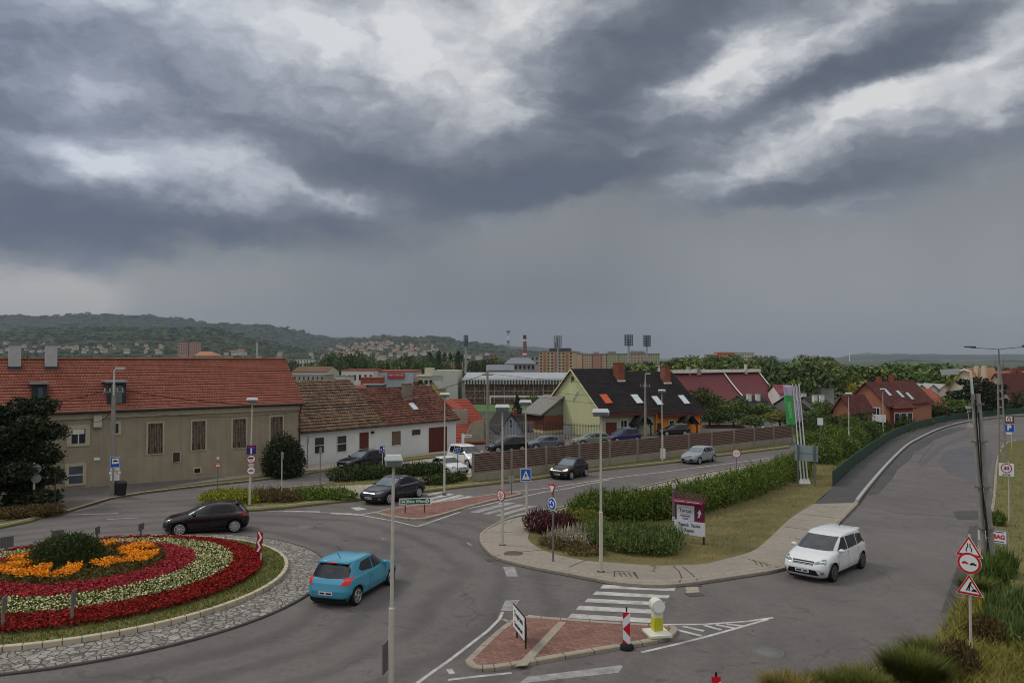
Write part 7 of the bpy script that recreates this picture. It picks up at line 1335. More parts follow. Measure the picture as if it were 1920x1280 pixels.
# chevrons
t = sg(488, 1058, 'chevron_sign', 'two red and white chevron plates on a post at the roundabout edge', -50, .3); k = t.location.y / F; post(t, 60 * k, .03)
for zz in (51, 33): 
    b = MB(); b.plate(rect(0 if zz == 51 else -3 * k, zz * k, 15 * k, 20 * k), -.03, -.01); p_ = b.build('chevron_plate', M('chevron_red', (150, 28, 46), .5), t); b = MB(); q = k
    q0 = 0 if zz == 51 else -3 * k; b.plate([(q0 - 6 * q, (zz - 9.5) * k), (q0 - 1 * q, (zz - 9.5) * k), (q0 + 6 * q, zz * k), (q0 + 1 * q, zz * k)], -.034, -.031); b.plate([(q0 + 1 * q, zz * k), (q0 + 6 * q, zz * k), (q0 - 1 * q, (zz + 9.5) * k), (q0 - 6 * q, (zz + 9.5) * k)], -.034, -.031); b.build('chevron', WHITE, p_)
# white place-name sign on the near island
p = G(975, 1202, .13); t = thing('place_sign', 'white two-line direction board on two brown posts in the near traffic island', 'sign', p, face(p, -74)); k = p.y / F; zc = 36 * k; w = 1.25
for x in (-.42, .48): post(t, zc, .03, x, WOOD_DK)
b = MB(); b.plate([(-w / 2, zc - .34), (w / 2, zc - .34), (w / 2 + .1, zc), (w / 2, zc + .34), (-w / 2, zc + .34)], -.04, -.01); p_ = b.build('sign_plate', BLACK, t); b = MB(); b.plate(rect(0, zc, w - .05, .63), -.044, -.041); b.build('face', WHITE, p_); text('Tropicana', .22, p_, 0, zc + .13, BLACK, y=-.05, bold=.004); text('Restaurant', .19, p_, 0, zc - .15, BLACK, y=-.05, bold=.004)
# delineator
p = G(1175, 1216, .0); t = thing('delineator', 'red and white barred delineator board on a black rubber foot', 'delineator', p, face(p, -4)); k = p.y / F; b = MB(); b.lathe([(.20, 0), (.20, .1), (.12, .16)], 14); b.build('rubber_foot', TYRE, t); w, h = 13.5 * k, 62 * k; b = MB(); b.plate(rect(0, .1 + h / 2, w, h), -.03, .03); p_ = b.build('board', WHITE, t)
z0 = .1; b = MB(); rr_ = [[(-w / 2, z0), (w / 2, z0), (-w / 2, z0 + h * .2)], [(w / 2, z0 + h * .27), (w / 2, z0 + h * .72), (-w / 2, z0 + h * .5)], [(-w / 2, z0 + h * .78), (w / 2, z0 + h), (-w / 2, z0 + h)]]
for q in rr_: b.plate(q, -.034, -.031)
b.build('red_stripe', RED, p_); b = MB(); b.tube((0, 0, z0 + h), (0, 0, z0 + h + .13), .025, n=6); b.build('handle', BLACK, t)
p = G(1343, 1326, 0); t = thing('delineator', 'red tipped delineator just entering at the bottom edge of the picture', 'delineator', p, 0); b = MB(); b.plate(rect(0, .42, .2, .6), -.03, .03); q_ = b.build('board', RED, t); b = MB(); b.plate([(-.1, .4), (.1, .52), (.1, .62), (-.1, .5)], -.034, -.031); b.build('white_stripe', WHITE, q_); b = MB(); b.tube((0, 0, .72), (0, 0, .82), .025, n=6); b.build('handle', BLACK, t); b = MB(); b.lathe([(.20, 0), (.20, .1), (.12, .16)], 14); b.build('rubber_foot', TYRE, t)
# yellow bollard
p = G(1232, 1188, .13); t = thing('island_bollard', 'white and yellow bollard with a round head on a square white base', 'bollard', p, face(p, 22)); k = p.y / F; CW = M('bollard_cream', (204, 200, 184), .6, .06, 4); CY = M('bollard_yellow', (190, 190, 52), .5, .06, 4)
b = MB(); b.box(-.34, .34, -.34, .34, 0, .07); b.prism([(-.2, -.2, .07), (.2, -.2, .07), (.2, .2, .07), (-.2, .2, .07)], [(-.14, -.14, .13), (.14, -.14, .13), (.14, .14, .13), (-.14, .14, .13)]); b.build('base', CW, t)
b = MB(); b.box(-.14, .14, -.13, .13, .13, .52); y_ = b.build('yellow_body', CY, t); b = MB(); [b.box(x - .012, x + .012, -.145, -.131, .15, .5) for x in (-.09, -.03, .03, .09)]; b.build('ribs', CY, y_)
b = MB(); b.box(-.14, .14, -.13, .13, .52, .72); hd = b.build('neck', CW, t); b = MB(); b.plate(circ(0, .84, .2, 24), -.16, .16); hd = b.build('round_head', CW, t); b = MB(); b.plate(circ(0, .84, .17, 24), -.17, -.161); b.build('head_face', WHITE, hd)
# sign back hanging on the nearest lamp post
pz = G(732.5, 1306); q = A(727, 1227, pz.y); t = thing('reversed_sign', 'dark edge-on sign back fixed low on the nearest street lamp', 'sign', q, face(q, 70)); b = MB(); b.plate(rect(0, 0, .62, .72), .0, .03); b.build('sign_plate', PSTEEL_DK, t); b = MB(); b.box(-.06, .12, .03, .08, .16, .2); b.box(-.06, .12, .03, .08, -.2, -.16); b.build('bracket', PSTEEL, t)
# small boards in the roundabout, seen from behind
for i, (px, pyt, pyb, w, h, tn, lb) in enumerate(((12, 1003, 1042, 24, 20, 10, 'dark low board on a stake at the far left of the flower bed'), (108, 991, 1020, 22, 19, 10, 'ribbed dark board behind the round bush'), (183, 984, 1016, 8, 14, 60, 'narrow board on a stake right of the round bush'), (265, 978, 1008, 10, 12, 55, 'narrow board on a stake behind the white flower ring'))):
    p = G(px, pyb + 3, .28); t = thing('board', lb, 'sign', p, face(p, tn)); k = p.y / F; hh = (pyb - pyt) * k; post(t, hh - h * k * .5, .05, mat=PSTEEL_DK, z0=-.15); b = MB(); b.plate(rect(0, hh - h * k / 2, w * k / max(.35, math.cos(R(tn))) * .9, h * k), -.01, .02); p_ = b.build('panel', M('board_dark_grey', (92, 90, 92), .7), t); b = MB(); [b.box(x * w * k * .2 - .01, x * w * k * .2 + .01, -.025, -.011, hh - h * k + .02, hh - .02) for x in (-2, -1, 0, 1, 2)]; b.build('ribs', PSTEEL_DK, p_)
for px, pyt, pyb, lb in ((135, 1108, 1170, 'weathered stake with flattened plate at the front of the flower bed'), (5, 1120, 1182, 'pale bent stake at the front left corner of the flower bed')):
    p = G(px, pyb, .28); t = thing('stake', lb, 'stake', p, face(p, 75)); k = p.y / F; hh = (pyb - pyt) * k; b = MB(); b.tube((0, 0, -.1), (.02, 0, hh * .6), .05, .045, 7); b.build('post', M('grey_stake', (118, 112, 104), .9, .15, 8), t); b = MB(); b.plate(rect(.0, hh * .8, .42, hh * .45), -.05, -.03); b.build('plate', PSTEEL_DK, t)
# little boards near the fences
for px, py, Y, w, h, lb in ((1201, 850, None, 9, 19, 'white cabinet on the lamp post before the orange half house'), (1437, 800, 84, 9, 17, 'grey edge-on board at the right part of the slatted fence'), (1538, 790, 70, 10, 13, 'small white twin box among the bushes right of the flags'), (1648, 784, 100, 23, 14, 'white notice board below the orange house'), (1064, 806, 88, 15, 15, 'grey board on the railing before the green gable')):
    q = A(px, py, Y or G(1242, 865).y - .2); t = thing('small_board', lb, 'board', q, face(q, 0)); k = q.y / F
    if px == 1201: t.location = A(1243, 850, G(1242, 865).y - .16)
    b = MB(); b.plate(rect(0, 0, w * k, h * k), -.02, .04); b.build('panel', GREY if px in (1437, 1064) else WHITE, t); b = MB(); zb = (-K * q.y + .05) - q.z; [b.tube((x, .06, zb), (x, .06, h * k * .5), .03, n=6) for x in ((-w * k * .3, w * k * .3) if w > 12 else (0,))]; b.build('post', PSTEEL_DK, t)
# white street name finger signs by the white house corner
t = sg(868, 846, 'finger_sign', 'two white finger plates at the corner of the white house', dz=.05); k = t.location.y / F; post(t, 36 * k, .03); b = MB(); b.plate(rect(0, 24 * k, 5 * k, 17 * k), -.04, -.01); b.build('upright_plate', WHITE, t); b = MB(); b.plate(rect(9 * k, 29 * k, 14 * k, 5 * k), -.05, -.02); q_ = b.build('finger_plate', WHITE, t); sym(q_, [rect(9 * k, 29 * k, 11 * k, 1.2 * k)], BLACK, -.055, 'lettering')

# ------------------------------------------------------------------ plants
def leafmat(name, c, c2, isl=.35, scale=1.5):
    br = 1.0 if 'petal' in name else 1.17; c = tuple(min(255, v * br * w) for v, w in zip(c, (1.03, 1, .92))); c2 = tuple(min(255, v * br * w) for v, w in zip(c2, (1.03, 1, .92)))
    m = M(name, c, .75, .2, scale, c2=c2, island=isl, spec=.12); return m
def quads(P, size, aspect=.55, up=0.0, rng=RNG, vert=False):
    """n small leaf faces at points P"""
    n = len(P); u = rng.normal(size=(n, 3)); u[:, 2] += up * 2 if vert else 0; u /= np.linalg.norm(u, axis=1)[:, None]; w = rng.normal(size=(n, 3)); w[:, 2] += 0
    if up and not vert: u[:, 2] *= (1 - up); u /= np.linalg.norm(u, axis=1)[:, None]
    v = np.cross(u, w); v /= np.linalg.norm(v, axis=1)[:, None] + 1e-9
    s = (size * (.6 + .8 * rng.random(n)))[:, None] if not hasattr(size, '__len__') else size[:, None]
    a, b = u * s, v * s * aspect
    V = np.stack([P - a, P + b, P + a, P - b], 1).reshape(-1, 3); return V
def qmesh(name, V, mats, mi=None):
    n = len(V) // 4; me = bpy.data.meshes.new(name); me.vertices.add(len(V)); me.vertices.foreach_set('co', V.astype(np.float32).ravel()); me.loops.add(len(V)); me.loops.foreach_set('vertex_index', np.arange(len(V), dtype=np.int32))
    me.polygons.add(n); me.polygons.foreach_set('loop_start', np.arange(0, len(V), 4, dtype=np.int32)); me.polygons.foreach_set('loop_total', np.full(n, 4, dtype=np.int32))
    for m in (mats if isinstance(mats, (list, tuple)) else [mats]): me.materials.append(m)
    if mi is not None: me.polygons.foreach_set('material_index', mi.astype(np.int32))
    me.update(calc_edges=True); me.validate(); return me
def blobs_pts(blobs, n, rng=RNG, shell=.55):
    """points in the outer shells of ellipsoids (cx,cy,cz,rx,ry,rz)"""
    B = np.array(blobs); wt = B[:, 3] * B[:, 4] + B[:, 3] * B[:, 5]; k = rng.choice(len(B), n, p=wt / wt.sum()); d = rng.normal(size=(n, 3)); d /= np.linalg.norm(d, axis=1)[:, None]
    r = shell + (1 - shell) * rng.random(n) ** .6; r *= 1 + .10 * rng.normal(size=n); return B[k, :3] + d * r[:, None] * B[k, 3:6]
LEAF = {'mid': leafmat('leaf_mid', (54, 72, 36), (86, 102, 52)), 'dark': leafmat('leaf_dark', (38, 50, 30), (60, 74, 40)), 'olive': leafmat('leaf_olive', (72, 80, 38), (104, 104, 48)), 'yellow': leafmat('leaf_yellow', (104, 100, 40), (134, 122, 52)), 'conifer': leafmat('needle_dark', (30, 38, 28), (46, 56, 38)), 'hedge': leafmat('leaf_hedge', (50, 68, 30), (90, 106, 48), .45), 'purple': leafmat('leaf_purple', (50, 26, 34), (74, 40, 46)), 'grey': leafmat('leaf_grey', (108, 106, 96), (136, 132, 122)), 'brown': leafmat('leaf_brown', (66, 56, 38), (90, 76, 50)), 'blue': leafmat('needle_blue', (60, 76, 42), (88, 102, 58)), 'far': leafmat('leaf_far', (50, 66, 40), (84, 98, 54), .4, .05)}
BARK = M('bark', (72, 60, 50), .95, .2, 6, .5, 30)
def tree_meshes(kind, seed, n, size, mat):
    """unit-height tree -> trunk mesh, crown mesh"""
    rng = np.random.default_rng(seed); rnd = random.Random(seed); t = MB(); bl = []
    if kind == 'broad':
        t.tube((0, 0, -.02), (.01, 0, .45), .028, .016, 7)
        for k in range(11):
            a = k * 2.4 + rnd.random(); h = .34 + .5 * rnd.random(); r = .30 * (1 - abs(h - .55) * .9) * (.5 + .6 * rnd.random()); c = (r * math.cos(a), r * math.sin(a), h); s = .11 + .1 * rnd.random(); bl.append((*c, s * 1.15, s * 1.15, s)); t.tube((0, 0, .28 + .1 * rnd.random()), c, .011, .004, 5)
        bl.append((0, 0, .84, .14, .14, .13)); bl.append((0, 0, .55, .26, .26, .22))
    elif kind == 'poplar':
        t.tube((0, 0, -.02), (0, 0, .9), .02, .006, 6)
        for k in range(10): h = .14 + k * .085; bl.append((rnd.gauss(0, .012), rnd.gauss(0, .012), h, .10 - .05 * abs(h - .4), .10 - .05 * abs(h - .4), .09))
    elif kind == 'conifer':
        t.tube((0, 0, -.02), (0, 0, .97), .02, .004, 6)
        for k in range(9):
            h = .14 + k * .095; rr = .25 * (1 - h) + .02
            for j in range(6): a = j * 1.05 + k * .5; bl.append((rr * .6 * math.cos(a), rr * .6 * math.sin(a), h - rr * .12, rr * .55, rr * .55, .045)); t.tube((0, 0, h), (rr * .8 * math.cos(a), rr * .8 * math.sin(a), h - rr * .2), .005, .002, 4)
    elif kind == 'pine':
        t.tube((0, 0, -.02), (.02, 0, .85), .03, .01, 7)
        for k in range(17):
            a = k * 2.4; h = .12 + .8 * (k / 16); r = (.30 - .2 * max(0, h - .45)) * (.55 + .5 * rnd.random()); c = (r * math.cos(a), r * math.sin(a), h); bl.append((*c, .13, .13, .085)); t.tube((0, 0, h - .04), c, .009, .003, 5)
        bl.append((0, 0, .9, .1, .1, .1)); bl.append((0, 0, .45, .2, .2, .36))
    P = blobs_pts(bl, n, rng, .45); P = P[P[:, 2] > .03]; V = quads(P, size, .5, 0, rng); return t.mesh('trunk', BARK), qmesh('crown', V, mat), V
_tv = {}
def tree(kind, px, py, Y, H, wid, mat, name, label, group=None, var=0, n=1500, size=.032, vec=None, cat='tree'):
    key = (kind, mat, var, n)
    if key not in _tv: _tv[key] = tree_meshes(kind, 100 + var * 7 + len(kind), n, size, LEAF[mat])
    tm, cm, _ = _tv[key]; p = vec or A(px, py, Y); t = thing(name, label, cat, p, random.random() * 6, group); o = link('trunk', tm, t); c = link('crown', cm, t)
    for q in (o, c): q.scale = (H * wid, H * wid, H)
    return t
def ht(px, base_z, top, Y): return A(px, top, Y).z - base_z
def treepx(kind, px, top, Y, wpx, mat, name, label, group=None, var=0, n=1500, size=.032, z=None):
    x = ray(px, 700).x * Y; zb = (T(x, Y) if z is None else z); H = A(px, top, Y).z - zb; base = .62 if kind == 'broad' else (.2 if kind == 'poplar' else .5 if kind == 'conifer' else .62)
    return tree(kind, px, 0, Y, H, wpx * Y / F / H / base, mat, name, label, group, var, n, size, Vector((x, Y, zb - .1)))
treepx('pine', 36, 742, 44.5, 150, 'conifer', 'pine_tree', 'dark bushy pine filling the left edge', n=15000, size=.017)
treepx('pine', -40, 770, 43, 150, 'conifer', 'pine_tree', 'dark pine cut by the left edge of the picture', n=9000, size=.026)
# broad trees behind the slatted fence and right of the semi-detached house
for i, (px, top, Y, w, mt, lb) in enumerate(((1312, 722, 118, 46, 'dark', 'dark tree touching the right end of the orange half house'), (1345, 738, 124, 60, 'mid', 'green tree before the sports hall roof'), (1392, 742, 130, 52, 'mid', 'round tree below the white rib of the sports hall'), (1330, 762, 112, 50, 'dark', 'low dark tree behind the brown wall'), (1375, 768, 112, 48, 'dark', 'dark tree above the brown wall end'), (1425, 752, 128, 46, 'mid', 'tree below the white end wall of the sports hall'), (1415, 776, 108, 56, 'mid', 'bushy tree behind the slatted fence above the white van'), (1462, 764, 112, 54, 'olive', 'olive tree left of the green flag'), (1496, 772, 100, 50, 'dark', 'dark tree behind the flagpoles'), (1530, 768, 104, 48, 'mid', 'tree right of the flagpoles'), (1560, 776, 92, 56, 'dark', 'dark tree left of the street lamp among bushes'), (1545, 748, 125, 40, 'mid', 'tree behind the black roofed row'), (1608, 770, 98, 44, 'dark', 'dark tree before the small orange wing'), (1636, 786, 90, 40, 'mid', 'low tree before the orange house'), (1692, 776, 107, 30, 'dark', 'dark shrub tree before the low brick wing'), (1748, 752, 128, 52, 'dark', 'dark tree before the brick house'), (1780, 742, 136, 50, 'mid', 'green tree right of the brick house'), (1726, 776, 119, 40, 'olive', 'olive shrub tree above the green fence'), (1905, 734, 166, 50, 'dark', 'dark red-green tree at the right edge'), (1003, 736, 150, 26, 'mid', 'green tree left of the lime gable'), (1018, 748, 140, 34, 'mid', 'tree between the blue house and the lime gable'))):
    treepx('broad', px, top, Y, w, mt, 'tree', lb, var=i % 4, n=1700)
for px, top, Y, w, lb in ((1828, 706, 146, 62, 'broad dark pine left of the double-armed lamp'), (1862, 716, 154, 50, 'dark pine behind the double-armed lamp'), (1795, 730, 140, 46, 'dark pine beside the cream gabled house')): treepx('pine', px, top, Y, w, 'conifer', 'pine_tree', lb, n=3500, size=.03)
for px, top, Y, w, lb in ((970, 735, 120, 34, 'pointed dark spruce before the grandstand'), (1007, 706, 300, 8, 'slim spruce at the grandstand end'), (786, 711, 200, 24, 'dark spruce behind the brown chimney')): treepx('conifer' if px != 786 else 'pine', px, top, Y, w, 'conifer', 'spruce_tree', lb, n=1500)
for i, (px, top, w, Y) in enumerate(((806, 659, 8, 620), (822, 657, 9, 600), (834, 660, 7, 640), (845, 661, 7, 650), (859, 657, 9, 620), (866, 662, 6, 650), (727, 680, 6, 420), (736, 728, 5, 290), (745, 727, 5, 290), (968, 672, 5, 520))): treepx('poplar', px, top, Y, w * 1.3, 'dark', 'poplar_tree', 'tall slim dark poplar in the town', 'slim poplars standing in the town', n=500, size=.05)
# trees standing among the town buildings
rnd = random.Random(3)
for k in range(105):
    px = rnd.choice([rnd.uniform(600, 800), rnd.uniform(-20, 560), rnd.uniform(760, 1010), rnd.uniform(600, 720)]); Y = rnd.uniform(430, 1150) if px > 560 else rnd.uniform(700, 1500); x = ray(px, 700).x * Y; H = rnd.uniform(8, 15)
    tree('broad', 0, 0, 0, H, rnd.uniform(.9, 1.3), rnd.choice(['far', 'far', 'mid']), 'tree', 'dark green tree among the distant town roofs', 'trees among the distant town roofs', k % 3, 420, .062, Vector((x, Y, T(x, Y) - .3)))
treepx('broad', 1597, 716, 175, 22, 'yellow', 'tree', 'yellow-green tree standing out before the dark wood', var=1, n=1500)
treepx('broad', 1448, 715, 185, 24, 'olive', 'tree', 'yellowish tree right of the sports hall end wall', var=2, n=1500)
# wood on the right: one mass of crowns
def wood():
    rnd = random.Random(9); Vs = []; cv = [tree_meshes('broad', 300 + i, 520, .055, LEAF['far'])[2] for i in range(4)]; mi = []
    for k in range(420):
        px = rnd.uniform(1235, 2150); far = rnd.random(); Y = 205 + far ** 1.3 * 820; x = ray(px, 700).x * Y
        if 1240 < px < 1480 and Y < 235: Y += 60
        lim = np.interp(px, [1235, 1290, 1400, 1550, 1570, 1640, 1700, 1760, 1850, 2150], [678, 664, 664, 665, 676, 686, 674, 680, 684, 688])
        H = rnd.uniform(9, 17); zb = T(x, Y) - .5; top = 7.7 - (lim - 670 + rnd.random() * 10) * Y / F; H = min(H, top - zb)
        if px < 1560 and Y > 650: H = top - zb
        if H < 4: continue
        V = cv[k % 4] * np.array([H * 1.15, H * 1.15, H]); a = rnd.random() * 6; c, s_ = math.cos(a), math.sin(a); V = V @ np.array([[c, s_, 0], [-s_, c, 0], [0, 0, 1]]) + np.array([x, Y, zb]); Vs.append(V); mi.append(np.full(len(V) // 4, rnd.choice([0, 0, 0, 1, 2])))
    o = link('woodland', qmesh('woodland', np.concatenate(Vs), [LEAF['far'], LEAF['dark'], leafmat('leaf_far_olive', (70, 84, 44), (96, 104, 56), .3, .05)], np.concatenate(mi))); tag(o, 'wide dark green wood stretching behind the right-hand houses', 'wood', kind='stuff')
    Vs = []
    for k in range(520):
        px = rnd.uniform(-150, 1240); Y = rnd.uniform(1300, 2700); x = ray(px, 700).x * Y; H = rnd.uniform(9, 17); V = cv[k % 4][:4 * 200] * np.array([H * 1.7, H * 1.7, H]) + np.array([x, Y, T(x, Y) - 1]); Vs.append(V)
    o = link('woodland', qmesh('woodland', np.concatenate(Vs), LEAF['far'])); tag(o, 'far belt of trees at the foot of the hills', 'wood', kind='stuff')
wood()
def hill_trees():
    """crowns standing on the wooded slopes"""
    cv = [tree_meshes('broad', 400 + i, 60, .16, LEAF['far'])[2] for i in range(4)]; rnd = random.Random(21)
    for seed, n, lb in ((2, 1500, 'tree crowns covering the near slope at left'), (3, 1100, 'tree crowns covering the middle hill'), (1, 900, 'tree crowns along the long dark ridge')):
        Vs = []; pts = [p for p in HILLPTS[seed] if -.72 < p[0] / p[1] < .3]
        for k in range(n):
            p = rnd.choice(pts); x, y, zz = p; j = rnd.uniform(-40, 40); H = rnd.uniform(10, 18) * (1.5 if seed == 1 else 1); V = cv[k % 4] * np.array([H * 2.2, H * 2.2, H * .9]) + np.array([x + j, y + rnd.uniform(-30, 30), zz - H * .42]); Vs.append(V)
        tag(link('woodland', qmesh('woodland', np.concatenate(Vs), [LEAF['far'], LEAF['dark']], np.repeat(np.array([0 if rnd.random() < .6 else 1 for _ in Vs]), len(Vs[0]) // 4))), lb, 'wood', kind='stuff')
hill_trees()
for i, (x0, x1, top, Y, n_) in enumerate(((-10, 60, 662, 520, 5), (110, 205, 664, 430, 8), (200, 345, 664, 760, 12), (380, 470, 669, 700, 8), (505, 560, 668, 640, 5), (600, 648, 668, 470, 5), (612, 700, 656, 560, 9), (700, 760, 668, 520, 6), (752, 812, 662, 560, 6), (780, 830, 676, 420, 5), (812, 880, 664, 640, 7), (880, 960, 670, 520, 9), (560, 640, 676, 600, 6))):
    for k in range(n_): treepx('broad', x0 + (x1 - x0) * (k + .5) / n_ + random.uniform(-4, 4), top + random.uniform(0, 7), Y + random.uniform(-30, 30), random.uniform(16, 26), random.choice(['far', 'far', 'mid', 'dark']), 'tree', 'big dark green tree in the belt between town and hills', 'big trees in the belt between town and hills', k % 3, 700, .05)
# shrubs and hedges
def shrub(name, label, blobs, n, size, mat, cat='shrub', sprigs=0, sl_=.22, group=None, stems=True, kind=None, up=0.0):
    """blobs: (px, py, radius across, radius deep, height) standing on the street plane"""
    B = []; o = G(blobs[0][0], blobs[0][1]);
    for px, py, rx, ry, h in blobs: c = G(px, py, .08) - o; B.append((c.x, c.y, c.z + h * .42, rx, ry, h * .6))
    P = blobs_pts(B, n, RNG, .6); g0 = -.02; P = P[P[:, 2] > g0 - np.abs(P[:, 1]) * K]; V = quads(P, size, .5, up)
    if sprigs:
        S = blobs_pts(B, sprigs * 3, RNG, .95); S = S[S[:, 2] > np.median(S[:, 2])][:sprigs]; n_ = len(S); d = RNG.normal(size=(n_, 3)) * .25; d[:, 2] = 1; d *= sl_ * (.5 + RNG.random(n_))[:, None]; w = RNG.normal(size=(n_, 3)) * .014; V = np.concatenate([V, np.stack([S - w, S + w, S + d + w * .3, S + d - w * .3], 1).reshape(-1, 3)])
    t = thing(name, label, cat, o, 0, group)
    if kind: t['kind'] = kind
    link('foliage', qmesh('foliage', V, LEAF[mat] if isinstance(mat, str) else mat), t)
    if stems:
        m = MB()
        for b in B:
            for k in range(4): a = k * 1.6; m.tube((b[0] + .06 * math.cos(a), b[1] + .06 * math.sin(a), b[2] - b[5] * .9 - .1), (b[0] + b[3] * .55 * math.cos(a), b[1] + b[4] * .55 * math.sin(a), b[2]), .02, .008, 5)
        m.build('stem', BARK, t)
    return t
hp = smooth([(1100, 972), (1180, 975), (1260, 967), (1340, 948), (1420, 923), (1500, 892)], 5)
shrub('hedge', 'long bright green hedge with feathery top between the two roads', [(x, y, 1.05 + .12 * (i % 2), .9, 1.22 + .45 * i / len(hp) + .12 * (i % 3)) for i, (x, y) in enumerate(hp)], 46000, .07, 'hedge', 'hedge', 9000, .20)
jp = [(1135, 1020, .9, .8, .8), (1165, 1030, 1.0, .8, .85), (1200, 1036, 1.0, .8, .9), (1235, 1038, .9, .7, .85), (1250, 1025, .8, .8, .9), (1215, 1018, 1.0, .8, .8), (1175, 1012, 1.0, .8, .75), (1120, 1005, .8, .8, .7)]
shrub('juniper', 'spreading blue-green juniper at the tip of the hedge bed', jp, 12000, .06, 'blue', sprigs=2600, sl_=.2)
shrub('shrub', 'dark purple-leaved shrub at the pavement corner', [(1015, 995, .9, .8, .95), (1035, 1000, .8, .7, .85), (1055, 992, .7, .7, .7)], 5200, .055, 'purple', sprigs=500, sl_=.2)
shrub('shrub', 'pale grey flowering shrub between the purple shrub and the juniper', [(1055, 1015, .8, .6, .55), (1080, 1022, .8, .6, .55), (1090, 1008, .7, .6, .5)], 3200, .05, 'grey', sprigs=400)
shrub('shrub', 'low purplish ground shrub before the pale grey shrub', [(1065, 1030, .9, .5, .4), (1100, 1040, .9, .45, .4), (1035, 1022, .7, .5, .4)], 2400, .05, 'brown')
shrub('shrub', 'olive shrub behind the purple-leaved shrub', [(1070, 980, 1.0, .8, .7), (1100, 985, .9, .8, .8)], 3000, .06, 'olive')
shrub('hedge', 'dark low hedge between side street and pale path', [(640 + i * 17, 901 - i * 1.2, 1.1, .9, .95) for i in range(12)], 11000, .09, 'dark', 'hedge', 900, .25)
shrub('shrub', 'small clipped dark shrub beside the far zebra crossing', [(812, 908, .9, .7, .65), (835, 905, 1.0, .7, .7), (855, 901, .8, .6, .6)], 4000, .07, 'dark')
shrub('shrub', 'yellow-green spreading shrub at the left end of the planted verge', [(400 + i * 16, 942 - (i % 2) * 6, .85, .8, .62) for i in range(5)], 5200, .07, leafmat('leaf_lime', (92, 100, 34), (124, 126, 46)), sprigs=500)
shrub('shrub', 'brownish shrub in the middle of the planted verge', [(478 + i * 15, 940 - (i % 2) * 5, .8, .7, .6) for i in range(5)], 4200, .07, 'brown', sprigs=500)
shrub('shrub', 'mixed green shrub on the right half of the planted verge', [(556 + i * 15, 936 - (i % 2) * 5, .8, .7, .55) for i in range(7)], 5200, .07, 'hedge', sprigs=500)
shrub('shrub', 'round dark evergreen bush at the corner of the grey building', [(531, 893, 1.55, 1.5, 3.0), (515, 892, 1.0, 1.0, 2.2), (548, 891, 1.0, 1.0, 2.3), (531, 893, 1.2, 1.2, 3.3)], 12000, .085, 'conifer')
shrub('hedge', 'low brown hedge at the left edge behind the roundabout', [(-20 + i * 16, 975 - i * 1.6, .9, .8, .6) for i in range(8)], 6000, .07, 'brown', 'hedge')
shrub('shrub', 'round dark bush in the centre of the roundabout', [], 0, .05, 'dark') if False else None
# bush on the mound
rc = Vector((-16.35, 27.6, -K * 27.6 + .60)); t = thing('shrub', 'big round dark green bush in the centre of the roundabout flowers', 'shrub', rc); P = blobs_pts([(0, 0, .42, 1.15, 1.05, .78), (.25, .1, .5, .9, .85, .72), (-.3, 0, .45, .85, .8, .66)], 19000, RNG, .7); P = P[P[:, 2] > 0]
S = blobs_pts([(0, 0, .42, 1.15, 1.05, .78)], 5200, RNG, .97); S = S[S[:, 2] > .3]; n_ = len(S); d = S * np.array([.07, .07, 0]) + np.array([0, 0, .09]) + RNG.normal(size=(len(S), 3)) * .02; w = RNG.normal(size=(n_, 3)) * .01
V = np.concatenate([quads(P, .05, .4), np.stack([S - w, S + w, S + d + w * .3, S + d - w * .3], 1).reshape(-1, 3)]); link('foliage', qmesh('foliage', V, LEAF['dark']), t); m = MB(); [m.tube((.05 * math.cos(k), .05 * math.sin(k), -.1), (.6 * math.cos(k), .6 * math.sin(k), .7), .03, .01, 5) for k in range(6)]; m.build('stem', BARK, t)
# flower rings
def ring_pts(r0, r1, n, rng=RNG):
    r = np.sqrt(r0 * r0 + (r1 * r1 - r0 * r0) * rng.random(n)); a = rng.random(n) * 2 * PI; x = RC[0] + r * np.cos(a); y = RC[1] + r * np.sin(a); return np.stack([x, y, -K * y + np.interp(r, [0, 2.8, 3.85, 5.2, 6.3, 7.2], [.72, .62, .52, .42, .30, .25])], 1), r, a
def flowers(name, label, r0, r1, n, h, size, mats, mi_p, clump=9.0, leaf_h=.6, up=.75):
    P, r, a = ring_pts(r0, r1, n); bump = np.array([mnoise.noise(Vector((p[0] * clump, p[1] * clump, 3))) for p in P]); P[:, 2] += h * (1 + .35 * bump) * (leaf_h + (1 - leaf_h) * RNG.random(n)); mi = (RNG.random(n) < mi_p).astype(int)
    P2, _, _ = ring_pts(r0, r1, n // 2); P2[:, 2] += h * .55 * RNG.random(len(P2)); V = np.concatenate([quads(P, size, .8, up), quads(P2, size * 1.2, .6, .3)]); mi = np.concatenate([mi, np.full(len(P2), 1)])
    o = link(name, qmesh(name, V, mats, mi)); tag(o, label, 'flowers', kind='stuff'); return o
FG = leafmat('flower_leaves', (44, 58, 26), (66, 80, 34)); FR = leafmat('petal_red', (124, 28, 28), (150, 36, 34), .4, 3); FP = leafmat('petal_crimson', (148, 46, 58), (170, 60, 70), .3, 3); FWH = leafmat('petal_cream', (192, 190, 150), (214, 212, 176), .15, 3); FO = leafmat('petal_orange', (226, 132, 24), (236, 160, 40), .2, 3)
flowers('red_flowers', 'outer ring of dark red bedding flowers', 5.25, 6.35, 34000, .20, .036, [FR, leafmat('red_leaf', (92, 28, 26), (70, 40, 26))], .16)
flowers('cream_flowers', 'ring of cream white bedding flowers', 3.9, 5.25, 30000, .22, .032, [FWH, FG], .5, clump=3.0)
flowers('crimson_flowers', 'inner ring of crimson bedding flowers', 2.75, 3.9, 22000, .22, .036, [FP, leafmat('crimson_leaf', (96, 34, 40), (78, 40, 34))], .14)
